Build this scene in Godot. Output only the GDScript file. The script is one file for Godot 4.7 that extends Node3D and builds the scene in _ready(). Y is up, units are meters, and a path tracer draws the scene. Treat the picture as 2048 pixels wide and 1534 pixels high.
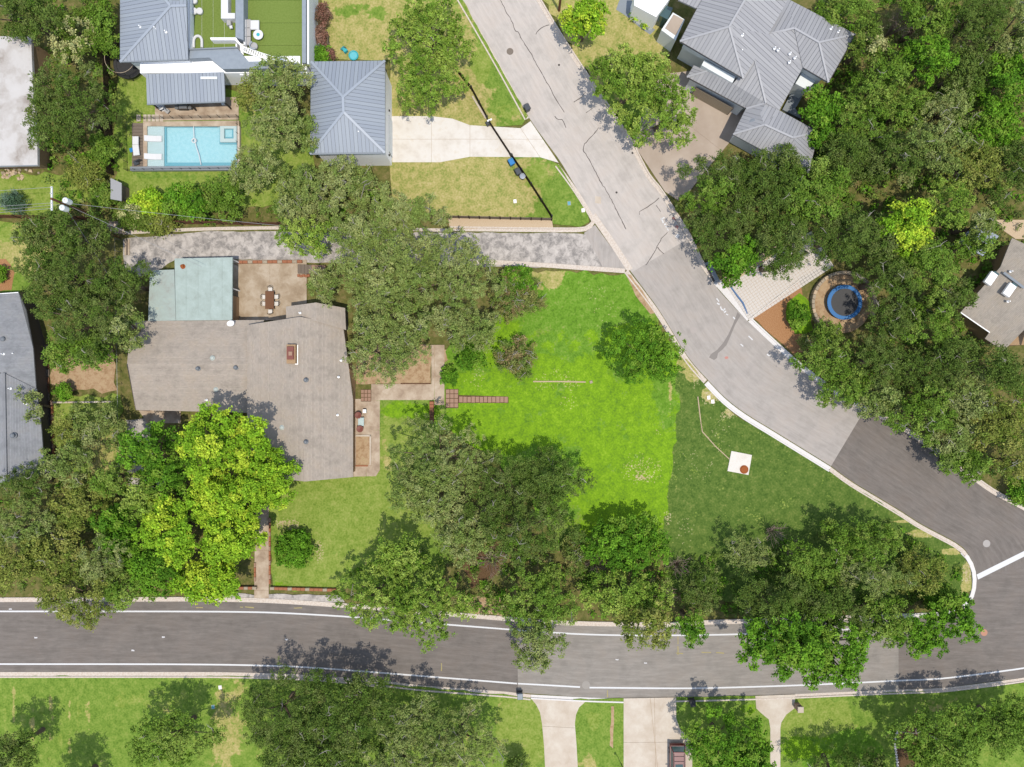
extends Node3D
# World: x to the east of the picture, z to its foot, y up, metres. A drone hangs 88 m over the plot and looks straight down.
const EYE := 88.0
const PPM := 16.4
const EXPO := 1.75

var rng := RandomNumberGenerator.new()
var mats := {}
var taken := {}
var kite_index := PackedInt32Array()
var sprays := {}

# ---------- camera, sky, sun ----------
func setup() -> void:
	var cam := Camera3D.new()
	cam.name = "camera"
	cam.position = Vector3(0, EYE, 0)
	cam.rotation_degrees = Vector3(-90, 0, 0)
	cam.fov = 55.98
	cam.near = 0.5
	cam.far = 600.0
	cam.current = true
	add_child(cam)
	var sky_mat := ProceduralSkyMaterial.new()
	sky_mat.sky_top_color = Color(0.70, 0.77, 0.90)
	sky_mat.sky_horizon_color = Color(0.92, 0.94, 0.96)
	sky_mat.sky_curve = 0.2
	sky_mat.ground_bottom_color = Color(0.3, 0.32, 0.25)
	sky_mat.ground_horizon_color = Color(0.7, 0.75, 0.78)
	var sky := Sky.new()
	sky.sky_material = sky_mat
	var env := Environment.new()
	env.background_mode = Environment.BG_SKY
	env.sky = sky
	env.background_energy_multiplier = 1.32
	env.tonemap_mode = Environment.TONE_MAPPER_LINEAR
	env.tonemap_exposure = 1.0
	env.sdfgi_enabled = true
	env.ssao_enabled = true
	env.ssil_enabled = true
	var around := WorldEnvironment.new()
	around.name = "surroundings"
	around.environment = env
	add_child(around)
	var sun := DirectionalLight3D.new()
	sun.name = "sun"
	sun.light_energy = 1.32
	sun.light_color = Color(1.0, 0.965, 0.91)
	sun.light_angular_distance = 0.55
	sun.shadow_enabled = true
	add_child(sun)
	sun.look_at_from_position(Vector3.ZERO, Vector3(-0.14, -1.0, -0.24), Vector3(1, 0, 0))

# ---------- places ----------
# a pixel of the photograph on the level h metres above the ground
func at(px: float, py: float, h := 0.0) -> Vector3:
	var k := (1.0 - h / EYE) / PPM
	return Vector3((px - 1024.0) * k, h, (py - 767.0) * k)

func flat(p: Vector3) -> Vector2:
	return Vector2(p.x, p.z)

func outline(list: Array, h := 0.0) -> PackedVector2Array:
	var r := PackedVector2Array()
	for i in range(0, list.size(), 2):
		r.append(flat(at(list[i], list[i + 1], h)))
	return r

func rect(x0: float, y0: float, x1: float, y1: float, h := 0.0) -> PackedVector2Array:
	return outline([x0, y0, x1, y0, x1, y1, x0, y1], h)

# ---------- meshes ----------
class Shape:
	var v := PackedVector3Array()
	var n := PackedVector3Array()
	var t := PackedVector2Array()
	func tri(a: Vector3, b: Vector3, c: Vector3, away: Vector3, ta := Vector2.ZERO, tb := Vector2.ZERO, tc := Vector2.ZERO) -> void:
		var x := (b - a).cross(c - a)
		if x.length_squared() < 1e-12:
			return
		var nn := x.normalized()
		if nn.dot(away) > 0.0:
			v.append_array([a, c, b]); t.append_array([ta, tc, tb])
		else:
			nn = -nn
			v.append_array([a, b, c]); t.append_array([ta, tb, tc])
		n.append_array([nn, nn, nn])
	func quad(a: Vector3, b: Vector3, c: Vector3, d: Vector3, away: Vector3, ta := Vector2.ZERO, tb := Vector2.ZERO, tc := Vector2.ZERO, td := Vector2.ZERO) -> void:
		tri(a, b, c, away, ta, tb, tc)
		tri(a, c, d, away, ta, tc, td)
	func mesh() -> ArrayMesh:
		var a := []
		a.resize(Mesh.ARRAY_MAX)
		a[Mesh.ARRAY_VERTEX] = v
		a[Mesh.ARRAY_NORMAL] = n
		a[Mesh.ARRAY_TEX_UV] = t
		var m := ArrayMesh.new()
		m.add_surface_from_arrays(Mesh.PRIMITIVE_TRIANGLES, a)
		return m
	# a slab with a level or tilted top: outline, height of the top and of the underside at each corner
	func slab(p: PackedVector2Array, top: PackedFloat32Array, low: PackedFloat32Array, closed := false, uv_dir := Vector2(1, 0)) -> void:
		var idx := Geometry2D.triangulate_polygon(p)
		var side := Vector2(-uv_dir.y, uv_dir.x)
		for i in range(0, idx.size(), 3):
			var q := []
			var uvs := []
			for k in 3:
				var j: int = idx[i + k]
				q.append(Vector3(p[j].x, top[j], p[j].y))
				uvs.append(Vector2(p[j].dot(uv_dir), p[j].dot(side)))
			tri(q[0], q[1], q[2], Vector3.UP, uvs[0], uvs[1], uvs[2])
			if closed:
				tri(Vector3(q[0].x, low[idx[i]], q[0].z), Vector3(q[1].x, low[idx[i + 1]], q[1].z), Vector3(q[2].x, low[idx[i + 2]], q[2].z), Vector3.DOWN)
		var ccw := 1.0 if Geometry2D.is_polygon_clockwise(p) else -1.0
		for i in p.size():
			var j := (i + 1) % p.size()
			var e := p[j] - p[i]
			var out := Vector3(-e.y, 0, e.x) * ccw
			quad(Vector3(p[i].x, low[i], p[i].y), Vector3(p[j].x, low[j], p[j].y), Vector3(p[j].x, top[j], p[j].y), Vector3(p[i].x, top[i], p[i].y), -out,
				Vector2(0, low[i]), Vector2(e.length(), low[j]), Vector2(e.length(), top[j]), Vector2(0, top[i]))
	func block(p: PackedVector2Array, y0: float, y1: float, closed := false) -> void:
		var a := PackedFloat32Array(); a.resize(p.size()); a.fill(y1)
		var b := PackedFloat32Array(); b.resize(p.size()); b.fill(y0)
		slab(p, a, b, closed)
	# box given by a transform and its full size
	func box(f: Transform3D, s: Vector3, bevel := 0.0, taper := 1.0) -> void:
		var h := s * 0.5
		var rings := [[-h.y, 1.0], [h.y - bevel, taper], [h.y, taper]]
		var pts := []
		for r in rings.size():
			var cut: float = bevel if r == 2 else 0.0
			var ring := []
			for c in [[-1, -1], [1, -1], [1, 1], [-1, 1]]:
				ring.append(f * Vector3(c[0] * (h.x * rings[r][1] - cut), rings[r][0], c[1] * (h.z * rings[r][1] - cut)))
			pts.append(ring)
		var mid := f.origin
		for r in 2:
			if r == 1 and bevel <= 0.0:
				continue
			for k in 4:
				var j := (k + 1) % 4
				var m: Vector3 = (pts[r][k] + pts[r][j] + pts[r + 1][k] + pts[r + 1][j]) * 0.25
				quad(pts[r][k], pts[r][j], pts[r + 1][j], pts[r + 1][k], m - mid)
		quad(pts[2][0], pts[2][1], pts[2][2], pts[2][3], pts[2][0] + pts[2][2] - 2.0 * mid)
		quad(pts[0][0], pts[0][1], pts[0][2], pts[0][3], pts[0][0] + pts[0][2] - 2.0 * mid)
	# tube through points with radii
	func tube(p: Array, r: Array, sides := 6, capped := true) -> void:
		var rings := []
		for i in p.size():
			var d: Vector3 = (p[mini(i + 1, p.size() - 1)] - p[maxi(i - 1, 0)]).normalized()
			var u := d.cross(Vector3(0.31, 0.2, 0.93)).normalized()
			var w := d.cross(u)
			var ring := []
			for k in sides:
				var a := TAU * k / sides
				ring.append(p[i] + (u * cos(a) + w * sin(a)) * r[i])
			rings.append(ring)
		for i in p.size() - 1:
			for k in sides:
				var j := (k + 1) % sides
				var m: Vector3 = (rings[i][k] + rings[i][j] + rings[i + 1][k] + rings[i + 1][j]) * 0.25
				quad(rings[i][k], rings[i][j], rings[i + 1][j], rings[i + 1][k], m - (p[i] + p[i + 1]) * 0.5)
		if capped:
			for e in [0, p.size() - 1]:
				for k in range(1, sides - 1):
					tri(rings[e][0], rings[e][k], rings[e][k + 1], p[e] - p[1 if e == 0 else e - 1])
	# turned shape: profile of [radius, height] from the bottom up
	func lathe(c: Vector3, prof: Array, sides := 20) -> void:
		for i in prof.size() - 1:
			for k in sides:
				var a := TAU * k / sides
				var b := TAU * (k + 1) / sides
				var da := Vector3(cos(a), 0, sin(a))
				var db := Vector3(cos(b), 0, sin(b))
				var e := Vector2(prof[i + 1][0] - prof[i][0], prof[i + 1][1] - prof[i][1])
				var away := (da + db) * 0.5 * e.y - Vector3.UP * e.x
				quad(c + da * prof[i][0] + Vector3.UP * prof[i][1], c + db * prof[i][0] + Vector3.UP * prof[i][1],
					c + db * prof[i + 1][0] + Vector3.UP * prof[i + 1][1], c + da * prof[i + 1][0] + Vector3.UP * prof[i + 1][1], away)

func numbered(called: String) -> String:
	var k: int = taken.get(called, 0)
	taken[called] = k + 1
	return called if k == 0 else "%s_%03d" % [called, k]

func tag(o: Node, label: String, category: String, group := "") -> void:
	o.set_meta("label", label)
	o.set_meta("category", category)
	if group:
		o.set_meta("group", group)

# a thing: a node at its base; parts are given in world coordinates (or about the base with own = true)
func thing(called: String, label: String, category: String, base := Vector3.ZERO, group := "", turn := 0.0) -> Node3D:
	var o := Node3D.new()
	o.name = numbered(called)
	o.position = base
	o.rotation.y = turn
	tag(o, label, category, group)
	add_child(o)
	return o

func put(parent: Node3D, called: String, m: Mesh, mat: Material, own := false) -> MeshInstance3D:
	var o := MeshInstance3D.new()
	o.name = called
	o.mesh = m
	o.material_override = mat
	parent.add_child(o, true)
	if not own and parent != self:
		var w := Transform3D.IDENTITY
		var q: Node = parent
		while q is Node3D and q != self:
			w = (q as Node3D).transform * w
			q = q.get_parent()
		o.transform = w.affine_inverse()
	return o

func structure(called: String, s: Shape, mat: Material) -> MeshInstance3D:
	var o := put(self, numbered(called), s.mesh(), mat)
	o.set_meta("kind", "structure")
	return o

func lone(called: String, s: Shape, mat: Material, label: String, category: String, group := "") -> MeshInstance3D:
	var o := put(self, numbered(called), s.mesh(), mat)
	tag(o, label, category, group)
	return o

func copy_of(o: Node3D, label: String, base: Vector3, turn := 0.0) -> Node3D:
	var c: Node3D = o.duplicate()
	c.name = numbered(str(o.name))
	c.position = base
	c.rotation.y = turn
	c.set_meta("label", label)
	add_child(c)
	return c

func slab_of(p: PackedVector2Array, y0: float, y1: float) -> Shape:
	var s := Shape.new()
	s.block(p, y0, y1)
	return s

func frame(base: Vector3, turn := 0.0) -> Transform3D:
	return Transform3D(Basis(Vector3.UP, turn), base)

# ---------- materials ----------
# colour seen in the sunlit photograph -> base colour
func tone(r: float, g: float, b: float, k := 1.0) -> Color:
	var l := Color(r / 255.0, g / 255.0, b / 255.0).srgb_to_linear()
	var f := k / EXPO
	return Color(l.r * f, l.g * f, l.b * f).linear_to_srgb()

func plain(c: Color, rough := 0.8, metal := 0.0) -> StandardMaterial3D:
	var m := StandardMaterial3D.new()
	m.albedo_color = c
	m.roughness = rough
	m.metallic = metal
	return m

func noise_map(colors: Array, stops: Array, freq: float, seed_: int, octaves := 6, gain := 0.68, size := 512, normal := false, warp := 0.0) -> NoiseTexture2D:
	var f := FastNoiseLite.new()
	f.noise_type = FastNoiseLite.TYPE_SIMPLEX
	f.seed = seed_
	f.frequency = freq
	f.fractal_type = FastNoiseLite.FRACTAL_FBM
	f.fractal_octaves = octaves
	f.fractal_gain = gain
	f.fractal_lacunarity = 2.1
	if warp > 0.0:
		f.domain_warp_enabled = true
		f.domain_warp_amplitude = warp
		f.domain_warp_frequency = freq * 2.0
		f.domain_warp_fractal_octaves = 4
	var x := NoiseTexture2D.new()
	x.width = size
	x.height = size
	x.seamless = true
	x.noise = f
	if normal:
		x.as_normal_map = true
		x.bump_strength = 6.0
		return x
	var g := Gradient.new()
	g.offsets = PackedFloat32Array(stops)
	g.colors = PackedColorArray(colors)
	x.color_ramp = g
	return x

# mottled matter mapped in metres over the world
func matter(colors: Array, stops: Array, metres: float, freq: float, seed_: int, rough := 0.9, octaves := 6, gain := 0.68, size := 512, warp := 0.0) -> StandardMaterial3D:
	var m := StandardMaterial3D.new()
	m.albedo_texture = noise_map(colors, stops, freq, seed_, octaves, gain, size, false, warp)
	m.roughness = rough
	m.metallic_specular = 0.25
	m.uv1_triplanar = true
	m.uv1_world_triplanar = true
	m.uv1_triplanar_sharpness = 4.0
	m.uv1_scale = Vector3.ONE / metres
	return m

func add_patches(m: StandardMaterial3D, colors: Array, stops: Array, metres: float, freq: float, seed_: int) -> void:
	m.detail_enabled = true
	m.detail_blend_mode = BaseMaterial3D.BLEND_MODE_MUL
	m.detail_uv_layer = BaseMaterial3D.DETAIL_UV_2
	m.uv2_triplanar = true
	m.uv2_world_triplanar = true
	m.uv2_triplanar_sharpness = 4.0
	m.uv2_scale = Vector3.ONE / metres
	m.detail_albedo = noise_map(colors, stops, freq, seed_, 5, 0.6)

func make_materials() -> void:
	var w := Color(1, 1, 1)
	# lawns
	mats.lawn = lawn_material()
	mats.turf = matter([tone(116, 138, 62), tone(132, 153, 74), tone(150, 166, 90)], [0.0, 0.5, 1.0], 5.0, 0.03, 17, 0.95, 6, 0.8)
	# bare ground
	mats.litter = matter([tone(84, 88, 46), tone(112, 116, 60), tone(140, 130, 82), tone(174, 154, 114)], [0.0, 0.38, 0.7, 1.0], 11.0, 0.016, 21, 0.98, 8, 0.8, 512, 20.0)
	mats.dirt = matter([tone(160, 128, 94), tone(192, 160, 124), tone(210, 182, 146), tone(176, 158, 104)], [0.0, 0.4, 0.7, 1.0], 9.0, 0.016, 22, 0.98, 8, 0.78, 512, 20.0)
	mats.mulch = matter([tone(150, 106, 68), tone(184, 134, 92), tone(202, 156, 114), tone(220, 182, 142)], [0.0, 0.4, 0.7, 1.0], 5.0, 0.05, 23, 0.98, 6, 0.85)
	mats.dark_mulch = matter([tone(70, 52, 36), tone(112, 88, 62), tone(150, 124, 94)], [0.0, 0.5, 1.0], 4.0, 0.05, 24, 0.98, 6, 0.85)
	mats.gravel = matter([tone(170, 140, 105), tone(214, 186, 150), tone(236, 214, 184), tone(250, 238, 218)], [0.0, 0.35, 0.65, 1.0], 4.0, 0.08, 25, 0.95, 5, 0.9)
	# hard surfaces
	mats.concrete_white = matter([tone(232, 222, 208), tone(248, 240, 228), tone(252, 246, 236), tone(244, 232, 214)], [0.0, 0.4, 0.7, 1.0], 14.0, 0.01, 31, 0.9, 6, 0.6)
	mats.concrete_tan = matter([tone(212, 195, 174), tone(224, 209, 190), tone(231, 218, 200), tone(240, 230, 214)], [0.0, 0.4, 0.65, 1.0], 17.0, 0.008, 32, 0.9, 9, 0.66, 512, 30.0)
	mats.concrete_path = matter([tone(172, 150, 128), tone(200, 178, 154), tone(214, 194, 170), tone(232, 216, 194)], [0.0, 0.38, 0.62, 1.0], 13.0, 0.01, 33, 0.9, 8, 0.64, 512, 30.0)
	mats.patio = matter([tone(168, 146, 120), tone(190, 169, 142), tone(205, 186, 161), tone(222, 206, 184)], [0.0, 0.4, 0.62, 1.0], 14.0, 0.008, 34, 0.9, 8, 0.64, 512, 40.0)
	mats.kerb = matter([tone(206, 184, 164), tone(230, 214, 198), tone(242, 230, 216), tone(250, 240, 228)], [0.0, 0.36, 0.66, 1.0], 5.0, 0.03, 35, 0.9, 6, 0.75)
	mats.kerb_white = matter([tone(240, 232, 224), tone(252, 248, 244), tone(250, 244, 238)], [0.0, 0.5, 1.0], 5.0, 0.03, 36, 0.9, 5, 0.6)
	mats.tan_drive = matter([tone(192, 174, 156), tone(204, 187, 170), tone(214, 198, 182)], [0.0, 0.5, 1.0], 16.0, 0.006, 37, 0.9, 7, 0.55)
	mats.old_drive = matter([tone(138, 133, 129), tone(164, 158, 152), tone(194, 186, 178), tone(217, 208, 199), tone(238, 230, 219)], [0.0, 0.34, 0.47, 0.62, 1.0], 17.0, 0.008, 38, 0.92, 9, 0.84, 1024, 60.0)
	mats.paver = matter([tone(216, 206, 196), tone(238, 230, 220), tone(248, 242, 234)], [0.0, 0.5, 1.0], 3.0, 0.05, 39, 0.9, 5, 0.7)
	mats.stone = matter([tone(120, 108, 92), tone(176, 160, 138), tone(214, 198, 172), tone(232, 220, 198)], [0.0, 0.36, 0.66, 1.0], 2.4, 0.05, 40, 0.92, 6, 0.75)
	mats.brick_red = matter([tone(140, 88, 62), tone(186, 124, 92), tone(208, 150, 118)], [0.0, 0.5, 1.0], 1.6, 0.06, 41, 0.92, 5, 0.8)
	mats.brick_pink = matter([tone(160, 126, 104), tone(188, 152, 130), tone(206, 174, 152)], [0.0, 0.5, 1.0], 1.4, 0.06, 42, 0.92, 5, 0.8)
	mats.road_pale = road([tone(206, 197, 188), tone(216, 207, 198), tone(222, 213, 204), tone(230, 220, 210)], 51)
	mats.road_mid = road([tone(184, 176, 167), tone(194, 186, 178), tone(200, 192, 184), tone(210, 201, 191)], 52)
	mats.road_grey = road([tone(154, 147, 138), tone(163, 156, 147), tone(171, 164, 155), tone(182, 175, 166)], 53)
	mats.road_dark = road([tone(126, 118, 111), tone(136, 128, 121), tone(143, 135, 128), tone(156, 148, 139)], 54)
	mats.crack = plain(tone(112, 104, 98), 0.9)
	mats.wet = plain(tone(132, 124, 118), 0.5)
	mats.paint_white = matter([tone(226, 224, 222), tone(246, 246, 246), tone(252, 252, 252)], [0.0, 0.35, 1.0], 2.0, 0.05, 55, 0.75, 5, 0.8)
	mats.paint_yellow = plain(tone(186, 172, 116), 0.85)
	mats.paint_pale = plain(tone(232, 230, 230), 0.85)
	mats.paint_pink = plain(tone(214, 150, 136), 0.85)
	mats.iron = matter([tone(120, 108, 96), tone(146, 134, 122), tone(160, 148, 134)], [0.0, 0.5, 1.0], 0.8, 0.08, 56, 0.7, 4, 0.7)
	mats.rust = matter([tone(134, 74, 40), tone(176, 100, 56), tone(196, 128, 84)], [0.0, 0.5, 1.0], 0.8, 0.08, 57, 0.9, 4, 0.8)
	# roofs and walls
	mats.metal_blue = [plain(tone(168, 177, 188), 0.55), plain(tone(172, 181, 191), 0.55), plain(tone(164, 173, 185), 0.55)]
	mats.metal_grey = [plain(tone(178, 178, 180), 0.55), plain(tone(183, 183, 185), 0.55), plain(tone(173, 173, 176), 0.55)]
	mats.cap_blue = plain(tone(180, 189, 200), 0.5)
	mats.cap_grey = plain(tone(192, 192, 194), 0.5)
	mats.deck_dark = plain(tone(150, 156, 163), 0.7)
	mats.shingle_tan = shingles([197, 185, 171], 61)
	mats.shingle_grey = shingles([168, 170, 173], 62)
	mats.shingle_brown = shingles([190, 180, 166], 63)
	mats.flat_white = matter([tone(160, 148, 138), tone(204, 197, 190), tone(226, 222, 218), tone(236, 233, 230)], [0.0, 0.24, 0.5, 1.0], 24.0, 0.006, 64, 0.9, 8, 0.62, 512, 40.0)
	mats.flat_teal = matter([tone(172, 184, 176), tone(184, 199, 191), tone(191, 207, 200), tone(202, 217, 211)], [0.0, 0.36, 0.66, 1.0], 12.0, 0.01, 65, 0.7, 8, 0.74, 512, 30.0)
	mats.flat_teal_old = matter([tone(174, 174, 166), tone(184, 195, 187), tone(189, 205, 197), tone(200, 188, 164)], [0.0, 0.36, 0.74, 1.0], 10.0, 0.01, 66, 0.7, 8, 0.76, 512, 30.0)
	mats.flat_blue = matter([tone(158, 168, 178), tone(166, 176, 186), tone(172, 182, 191)], [0.0, 0.5, 1.0], 7.0, 0.014, 67, 0.7, 5, 0.6)
	mats.wall_white = plain(Color(0.92, 0.925, 0.93), 0.85)
	mats.wall_pale = plain(Color(0.80, 0.82, 0.82), 0.85)
	mats.wall_tan = matter([tone(168, 136, 104), tone(192, 160, 124), tone(206, 176, 140)], [0.0, 0.5, 1.0], 3.0, 0.04, 68, 0.9, 5, 0.7)
	mats.wall_dark = plain(tone(92, 84, 78), 0.9)
	mats.glass = plain(tone(70, 100, 98), 0.08)
	mats.glass.metallic_specular = 0.7
	mats.trim_grey = plain(tone(150, 158, 164), 0.6)
	mats.trim_dark = plain(tone(72, 66, 62), 0.7)
	mats.trim_white = plain(Color(0.92, 0.92, 0.91), 0.7)
	# wood and metal
	mats.wood_grey = matter([tone(112, 98, 86), tone(140, 126, 112), tone(160, 146, 132)], [0.0, 0.5, 1.0], 1.6, 0.05, 71, 0.9, 5, 0.8)
	mats.wood_dark = matter([tone(52, 42, 34), tone(72, 60, 50), tone(94, 80, 66)], [0.0, 0.5, 1.0], 1.6, 0.05, 72, 0.9, 5, 0.8)
	mats.wood_brown = matter([tone(104, 72, 52), tone(134, 96, 72), tone(156, 116, 88)], [0.0, 0.5, 1.0], 1.6, 0.05, 73, 0.9, 5, 0.8)
	mats.bark = matter([tone(92, 78, 62), tone(128, 112, 94), tone(156, 142, 122)], [0.0, 0.5, 1.0], 1.2, 0.06, 74, 0.95, 5, 0.8)
	mats.bark_pale = matter([tone(150, 140, 126), tone(184, 178, 166), tone(206, 202, 192)], [0.0, 0.5, 1.0], 1.2, 0.06, 75, 0.95, 5, 0.8)
	mats.twig_dead = matter([tone(136, 116, 102), tone(168, 148, 134), tone(190, 172, 160)], [0.0, 0.5, 1.0], 1.2, 0.06, 76, 0.95, 5, 0.8)
	mats.black = plain(tone(58, 58, 60), 0.6)
	mats.dark_plastic = plain(tone(70, 76, 82), 0.5)
	mats.white_plastic = plain(tone(248, 248, 248), 0.6)
	mats.grey_plastic = plain(tone(176, 184, 194), 0.5)
	mats.blue_plastic = plain(tone(40, 140, 210), 0.45)
	mats.blue_pad = plain(tone(38, 122, 190), 0.55)
	mats.aqua = plain(tone(60, 195, 205), 0.45)
	mats.aqua_water = plain(tone(120, 215, 225), 0.15)
	mats.cushion = plain(tone(196, 194, 192), 0.9)
	mats.vent = plain(tone(128, 134, 140), 0.6)
	mats.vent_pale = plain(tone(206, 214, 206), 0.7)
	mats.steel = plain(tone(170, 172, 174), 0.4, 0.6)
	mats.car_red = plain(tone(112, 10, 24), 0.3)
	mats.car_red.clearcoat_enabled = true
	mats.car_red.clearcoat = 0.3
	mats.copper = plain(tone(136, 70, 56), 0.6)
	mats.pool_tile = matter([tone(164, 224, 232), tone(180, 234, 240), tone(194, 240, 245)], [0.0, 0.5, 1.0], 7.0, 0.02, 77, 0.5, 6, 0.7, 512, 30.0)
	mats.pool_step = plain(tone(96, 178, 194), 0.5)
	mats.pool_shelf = matter([tone(198, 222, 220), tone(212, 232, 230), tone(222, 238, 236)], [0.0, 0.5, 1.0], 3.0, 0.03, 78, 0.5, 4, 0.6)
	var water := StandardMaterial3D.new()
	water.albedo_color = Color(0.75, 0.95, 1.0, 0.08)
	water.transparency = BaseMaterial3D.TRANSPARENCY_ALPHA
	water.roughness = 0.03
	water.normal_enabled = true
	water.normal_texture = noise_map([], [], 0.02, 79, 3, 0.5, 512, true)
	water.normal_scale = 0.25
	water.uv1_triplanar = true
	water.uv1_world_triplanar = true
	water.uv1_scale = Vector3.ONE * 0.22
	mats.water = water
	var net := StandardMaterial3D.new()
	net.albedo_color = Color(0.05, 0.05, 0.05, 0.3)
	net.transparency = BaseMaterial3D.TRANSPARENCY_ALPHA
	net.roughness = 0.9
	mats.net = net
	mats.wire = plain(tone(180, 182, 184), 0.5)
	mats.leaf = StandardMaterial3D.new()
	mats.leaf.vertex_color_use_as_albedo = true
	mats.leaf.roughness = 0.7
	mats.leaf.metallic_specular = 0.22
	mats.leaf.backlight_enabled = true
	mats.leaf.backlight = Color(0.42, 0.5, 0.16)
	mats.leaf.cull_mode = BaseMaterial3D.CULL_DISABLED

# the mown grass of the whole neighbourhood, mapped over the ground in metres: which kind grows where, and its tufts
const LAWN_W := 1536
const LAWN_H := 1152
func lawn_material() -> StandardMaterial3D:
	var kinds := [
		[[98, 130, 46], [122, 154, 60], [143, 169, 74], [166, 178, 92]],
		[[134, 154, 72], [174, 173, 98], [201, 189, 122], [219, 202, 146]],
		[[114, 142, 52], [140, 164, 68], [160, 177, 86], [184, 186, 108]],
		[[102, 140, 46], [125, 167, 40], [141, 186, 38], [168, 202, 64]],
		[[92, 128, 44], [112, 158, 46], [130, 172, 62], [166, 178, 100]],
		[[172, 152, 100], [192, 174, 126], [210, 194, 150], [228, 214, 178]],
		[[74, 102, 42], [94, 122, 52], [112, 136, 62], [150, 156, 88]]]
	var lut := PackedByteArray()
	for k in kinds:
		for i in 64:
			var f := i / 63.0 * 3.0
			var j := mini(int(f), 2)
			var c: Array = []
			for q in 3:
				c.append(lerpf(k[j][q], k[j + 1][q], f - j))
			var t := tone(c[0], c[1], c[2])
			lut.append_array([int(t.r * 255), int(t.g * 255), int(t.b * 255)])
	# what grows where: [pixel x, pixel y, reach x, reach y, kind, strength]
	var spots := [
		[770, 70, 170, 120, 1, 1.0], [880, 200, 150, 60, 1, 1.0], [720, 20, 70, 22, 0, 1.1], [860, 20, 60, 30, 2, 0.8], [680, 110, 60, 20, 1, 1.0], [900, 370, 190, 70, 1, 1.05], [960, 345, 60, 14, 4, 0.5], [860, 340, 30, 10, 2, 0.9], [1000, 330, 40, 12, 2, 0.7], [1060, 350, 40, 30, 2, 0.8], [1120, 400, 60, 50, 0, 1.0],
		[1000, 180, 40, 60, 0, 1.0], [1010, 215, 30, 20, 2, 0.9], [960, 130, 20, 40, 2, 1.0], [1200, 40, 150, 120, 1, 1.0], [400, 370, 300, 60, 2, 0.9], [330, 350, 90, 12, 0, 1.0], [420, 350, 120, 16, 1, 0.7], [260, 200, 40, 60, 2, 0.8], [560, 300, 80, 60, 2, 0.8],
		[30, 390, 120, 50, 2, 0.9], [60, 490, 90, 50, 1, 0.8], [30, 470, 40, 20, 2, 0.9], [150, 840, 90, 80, 2, 0.9], [210, 900, 50, 50, 1, 0.9],
		[690, 1010, 170, 90, 2, 1.0], [640, 980, 60, 30, 0, 0.7], [740, 1000, 40, 40, 1, 0.5], [620, 1140, 90, 40, 2, 1.0], [600, 1165, 60, 14, 3, 0.6], [820, 822, 60, 14, 3, 1.1], [790, 820, 20, 20, 3, 1.0], [800, 880, 40, 60, 2, 1.0], [770, 900, 10, 60, 1, 0.7],
		[1150, 820, 260, 200, 4, 0.92], [1120, 800, 220, 130, 3, 1.2], [1250, 920, 130, 150, 3, 1.2], [1000, 860, 110, 60, 3, 1.2], [1250, 720, 110, 80, 3, 1.0], [930, 770, 60, 40, 3, 0.9], [1010, 690, 90, 60, 3, 0.7], [1150, 600, 150, 50, 4, 1.25], [1240, 590, 60, 60, 4, 1.2], [1090, 560, 40, 30, 1, 1.0], [1180, 700, 40, 30, 4, 0.9], [1260, 720, 30, 50, 4, 0.8], [1320, 840, 30, 90, 4, 0.9], [1335, 830, 8, 110, 1, 0.8], [980, 780, 40, 16, 4, 0.9], [1100, 720, 50, 20, 4, 0.8],
		[1280, 935, 52, 38, 5, 0.56], [1280, 950, 24, 8, 5, 0.9], [1110, 760, 60, 26, 5, 0.5], [1130, 800, 30, 24, 5, 0.45], [1190, 580, 60, 20, 5, 0.4], [950, 750, 24, 30, 5, 0.5], [1210, 620, 40, 40, 5, 0.4], [1330, 1030, 10, 22, 5, 0.7], [1430, 870, 40, 50, 5, 0.36], [1390, 930, 50, 60, 5, 0.34], [1370, 1060, 30, 40, 5, 0.4], [572, 1046, 34, 12, 5, 0.85], [634, 1098, 12, 24, 5, 0.85], [1385, 745, 12, 30, 5, 0.8], [1420, 790, 22, 22, 5, 0.8], [1456, 824, 22, 14, 5, 0.8], [1380, 740, 30, 40, 1, 1.8], [1415, 785, 30, 30, 1, 1.8], [1456, 822, 24, 16, 1, 1.8], [1840, 1064, 60, 16, 1, 1.8], [1900, 1100, 40, 18, 1, 1.8], [1930, 1140, 20, 40, 1, 1.8], [1800, 1040, 40, 12, 1, 1.8], [1930, 1140, 14, 30, 5, 0.9], [1850, 1066, 60, 8, 5, 0.6], [1310, 860, 10, 14, 5, 0.6], [1000, 1000, 60, 60, 4, 0.8],
		[200, 1420, 320, 90, 0, 0.9], [300, 1400, 120, 30, 2, 0.9], [330, 1420, 40, 16, 1, 0.8], [450, 1430, 40, 90, 1, 0.75], [420, 1370, 60, 14, 0, 1.0], [1050, 1450, 50, 80, 2, 1.0], [1200, 1460, 50, 70, 0, 1.0], [1190, 1440, 24, 30, 2, 1.0], [1180, 1500, 16, 40, 1, 0.6],
		[1440, 1440, 90, 60, 0, 1.0], [1490, 1420, 20, 20, 3, 0.9], [1400, 1430, 40, 10, 3, 0.8], [1640, 1440, 80, 40, 2, 1.0], [1630, 1490, 60, 30, 3, 1.0], [1740, 1430, 60, 40, 0, 0.9], [1600, 630, 40, 50, 3, 1.4], [1680, 1500, 80, 60, 4, 0.9]]
	for i in 10:
		spots.append([6.0 + i * 18.5, 1430, 5.0, 70, 1 if i % 2 else 2, 0.95])
	var gw := 256
	var gh := 192
	var w := []
	for k in 7:
		var arr := PackedFloat32Array()
		arr.resize(gw * gh)
		arr.fill(0.3 if k == 0 else 0.0)
		w.append(arr)
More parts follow.
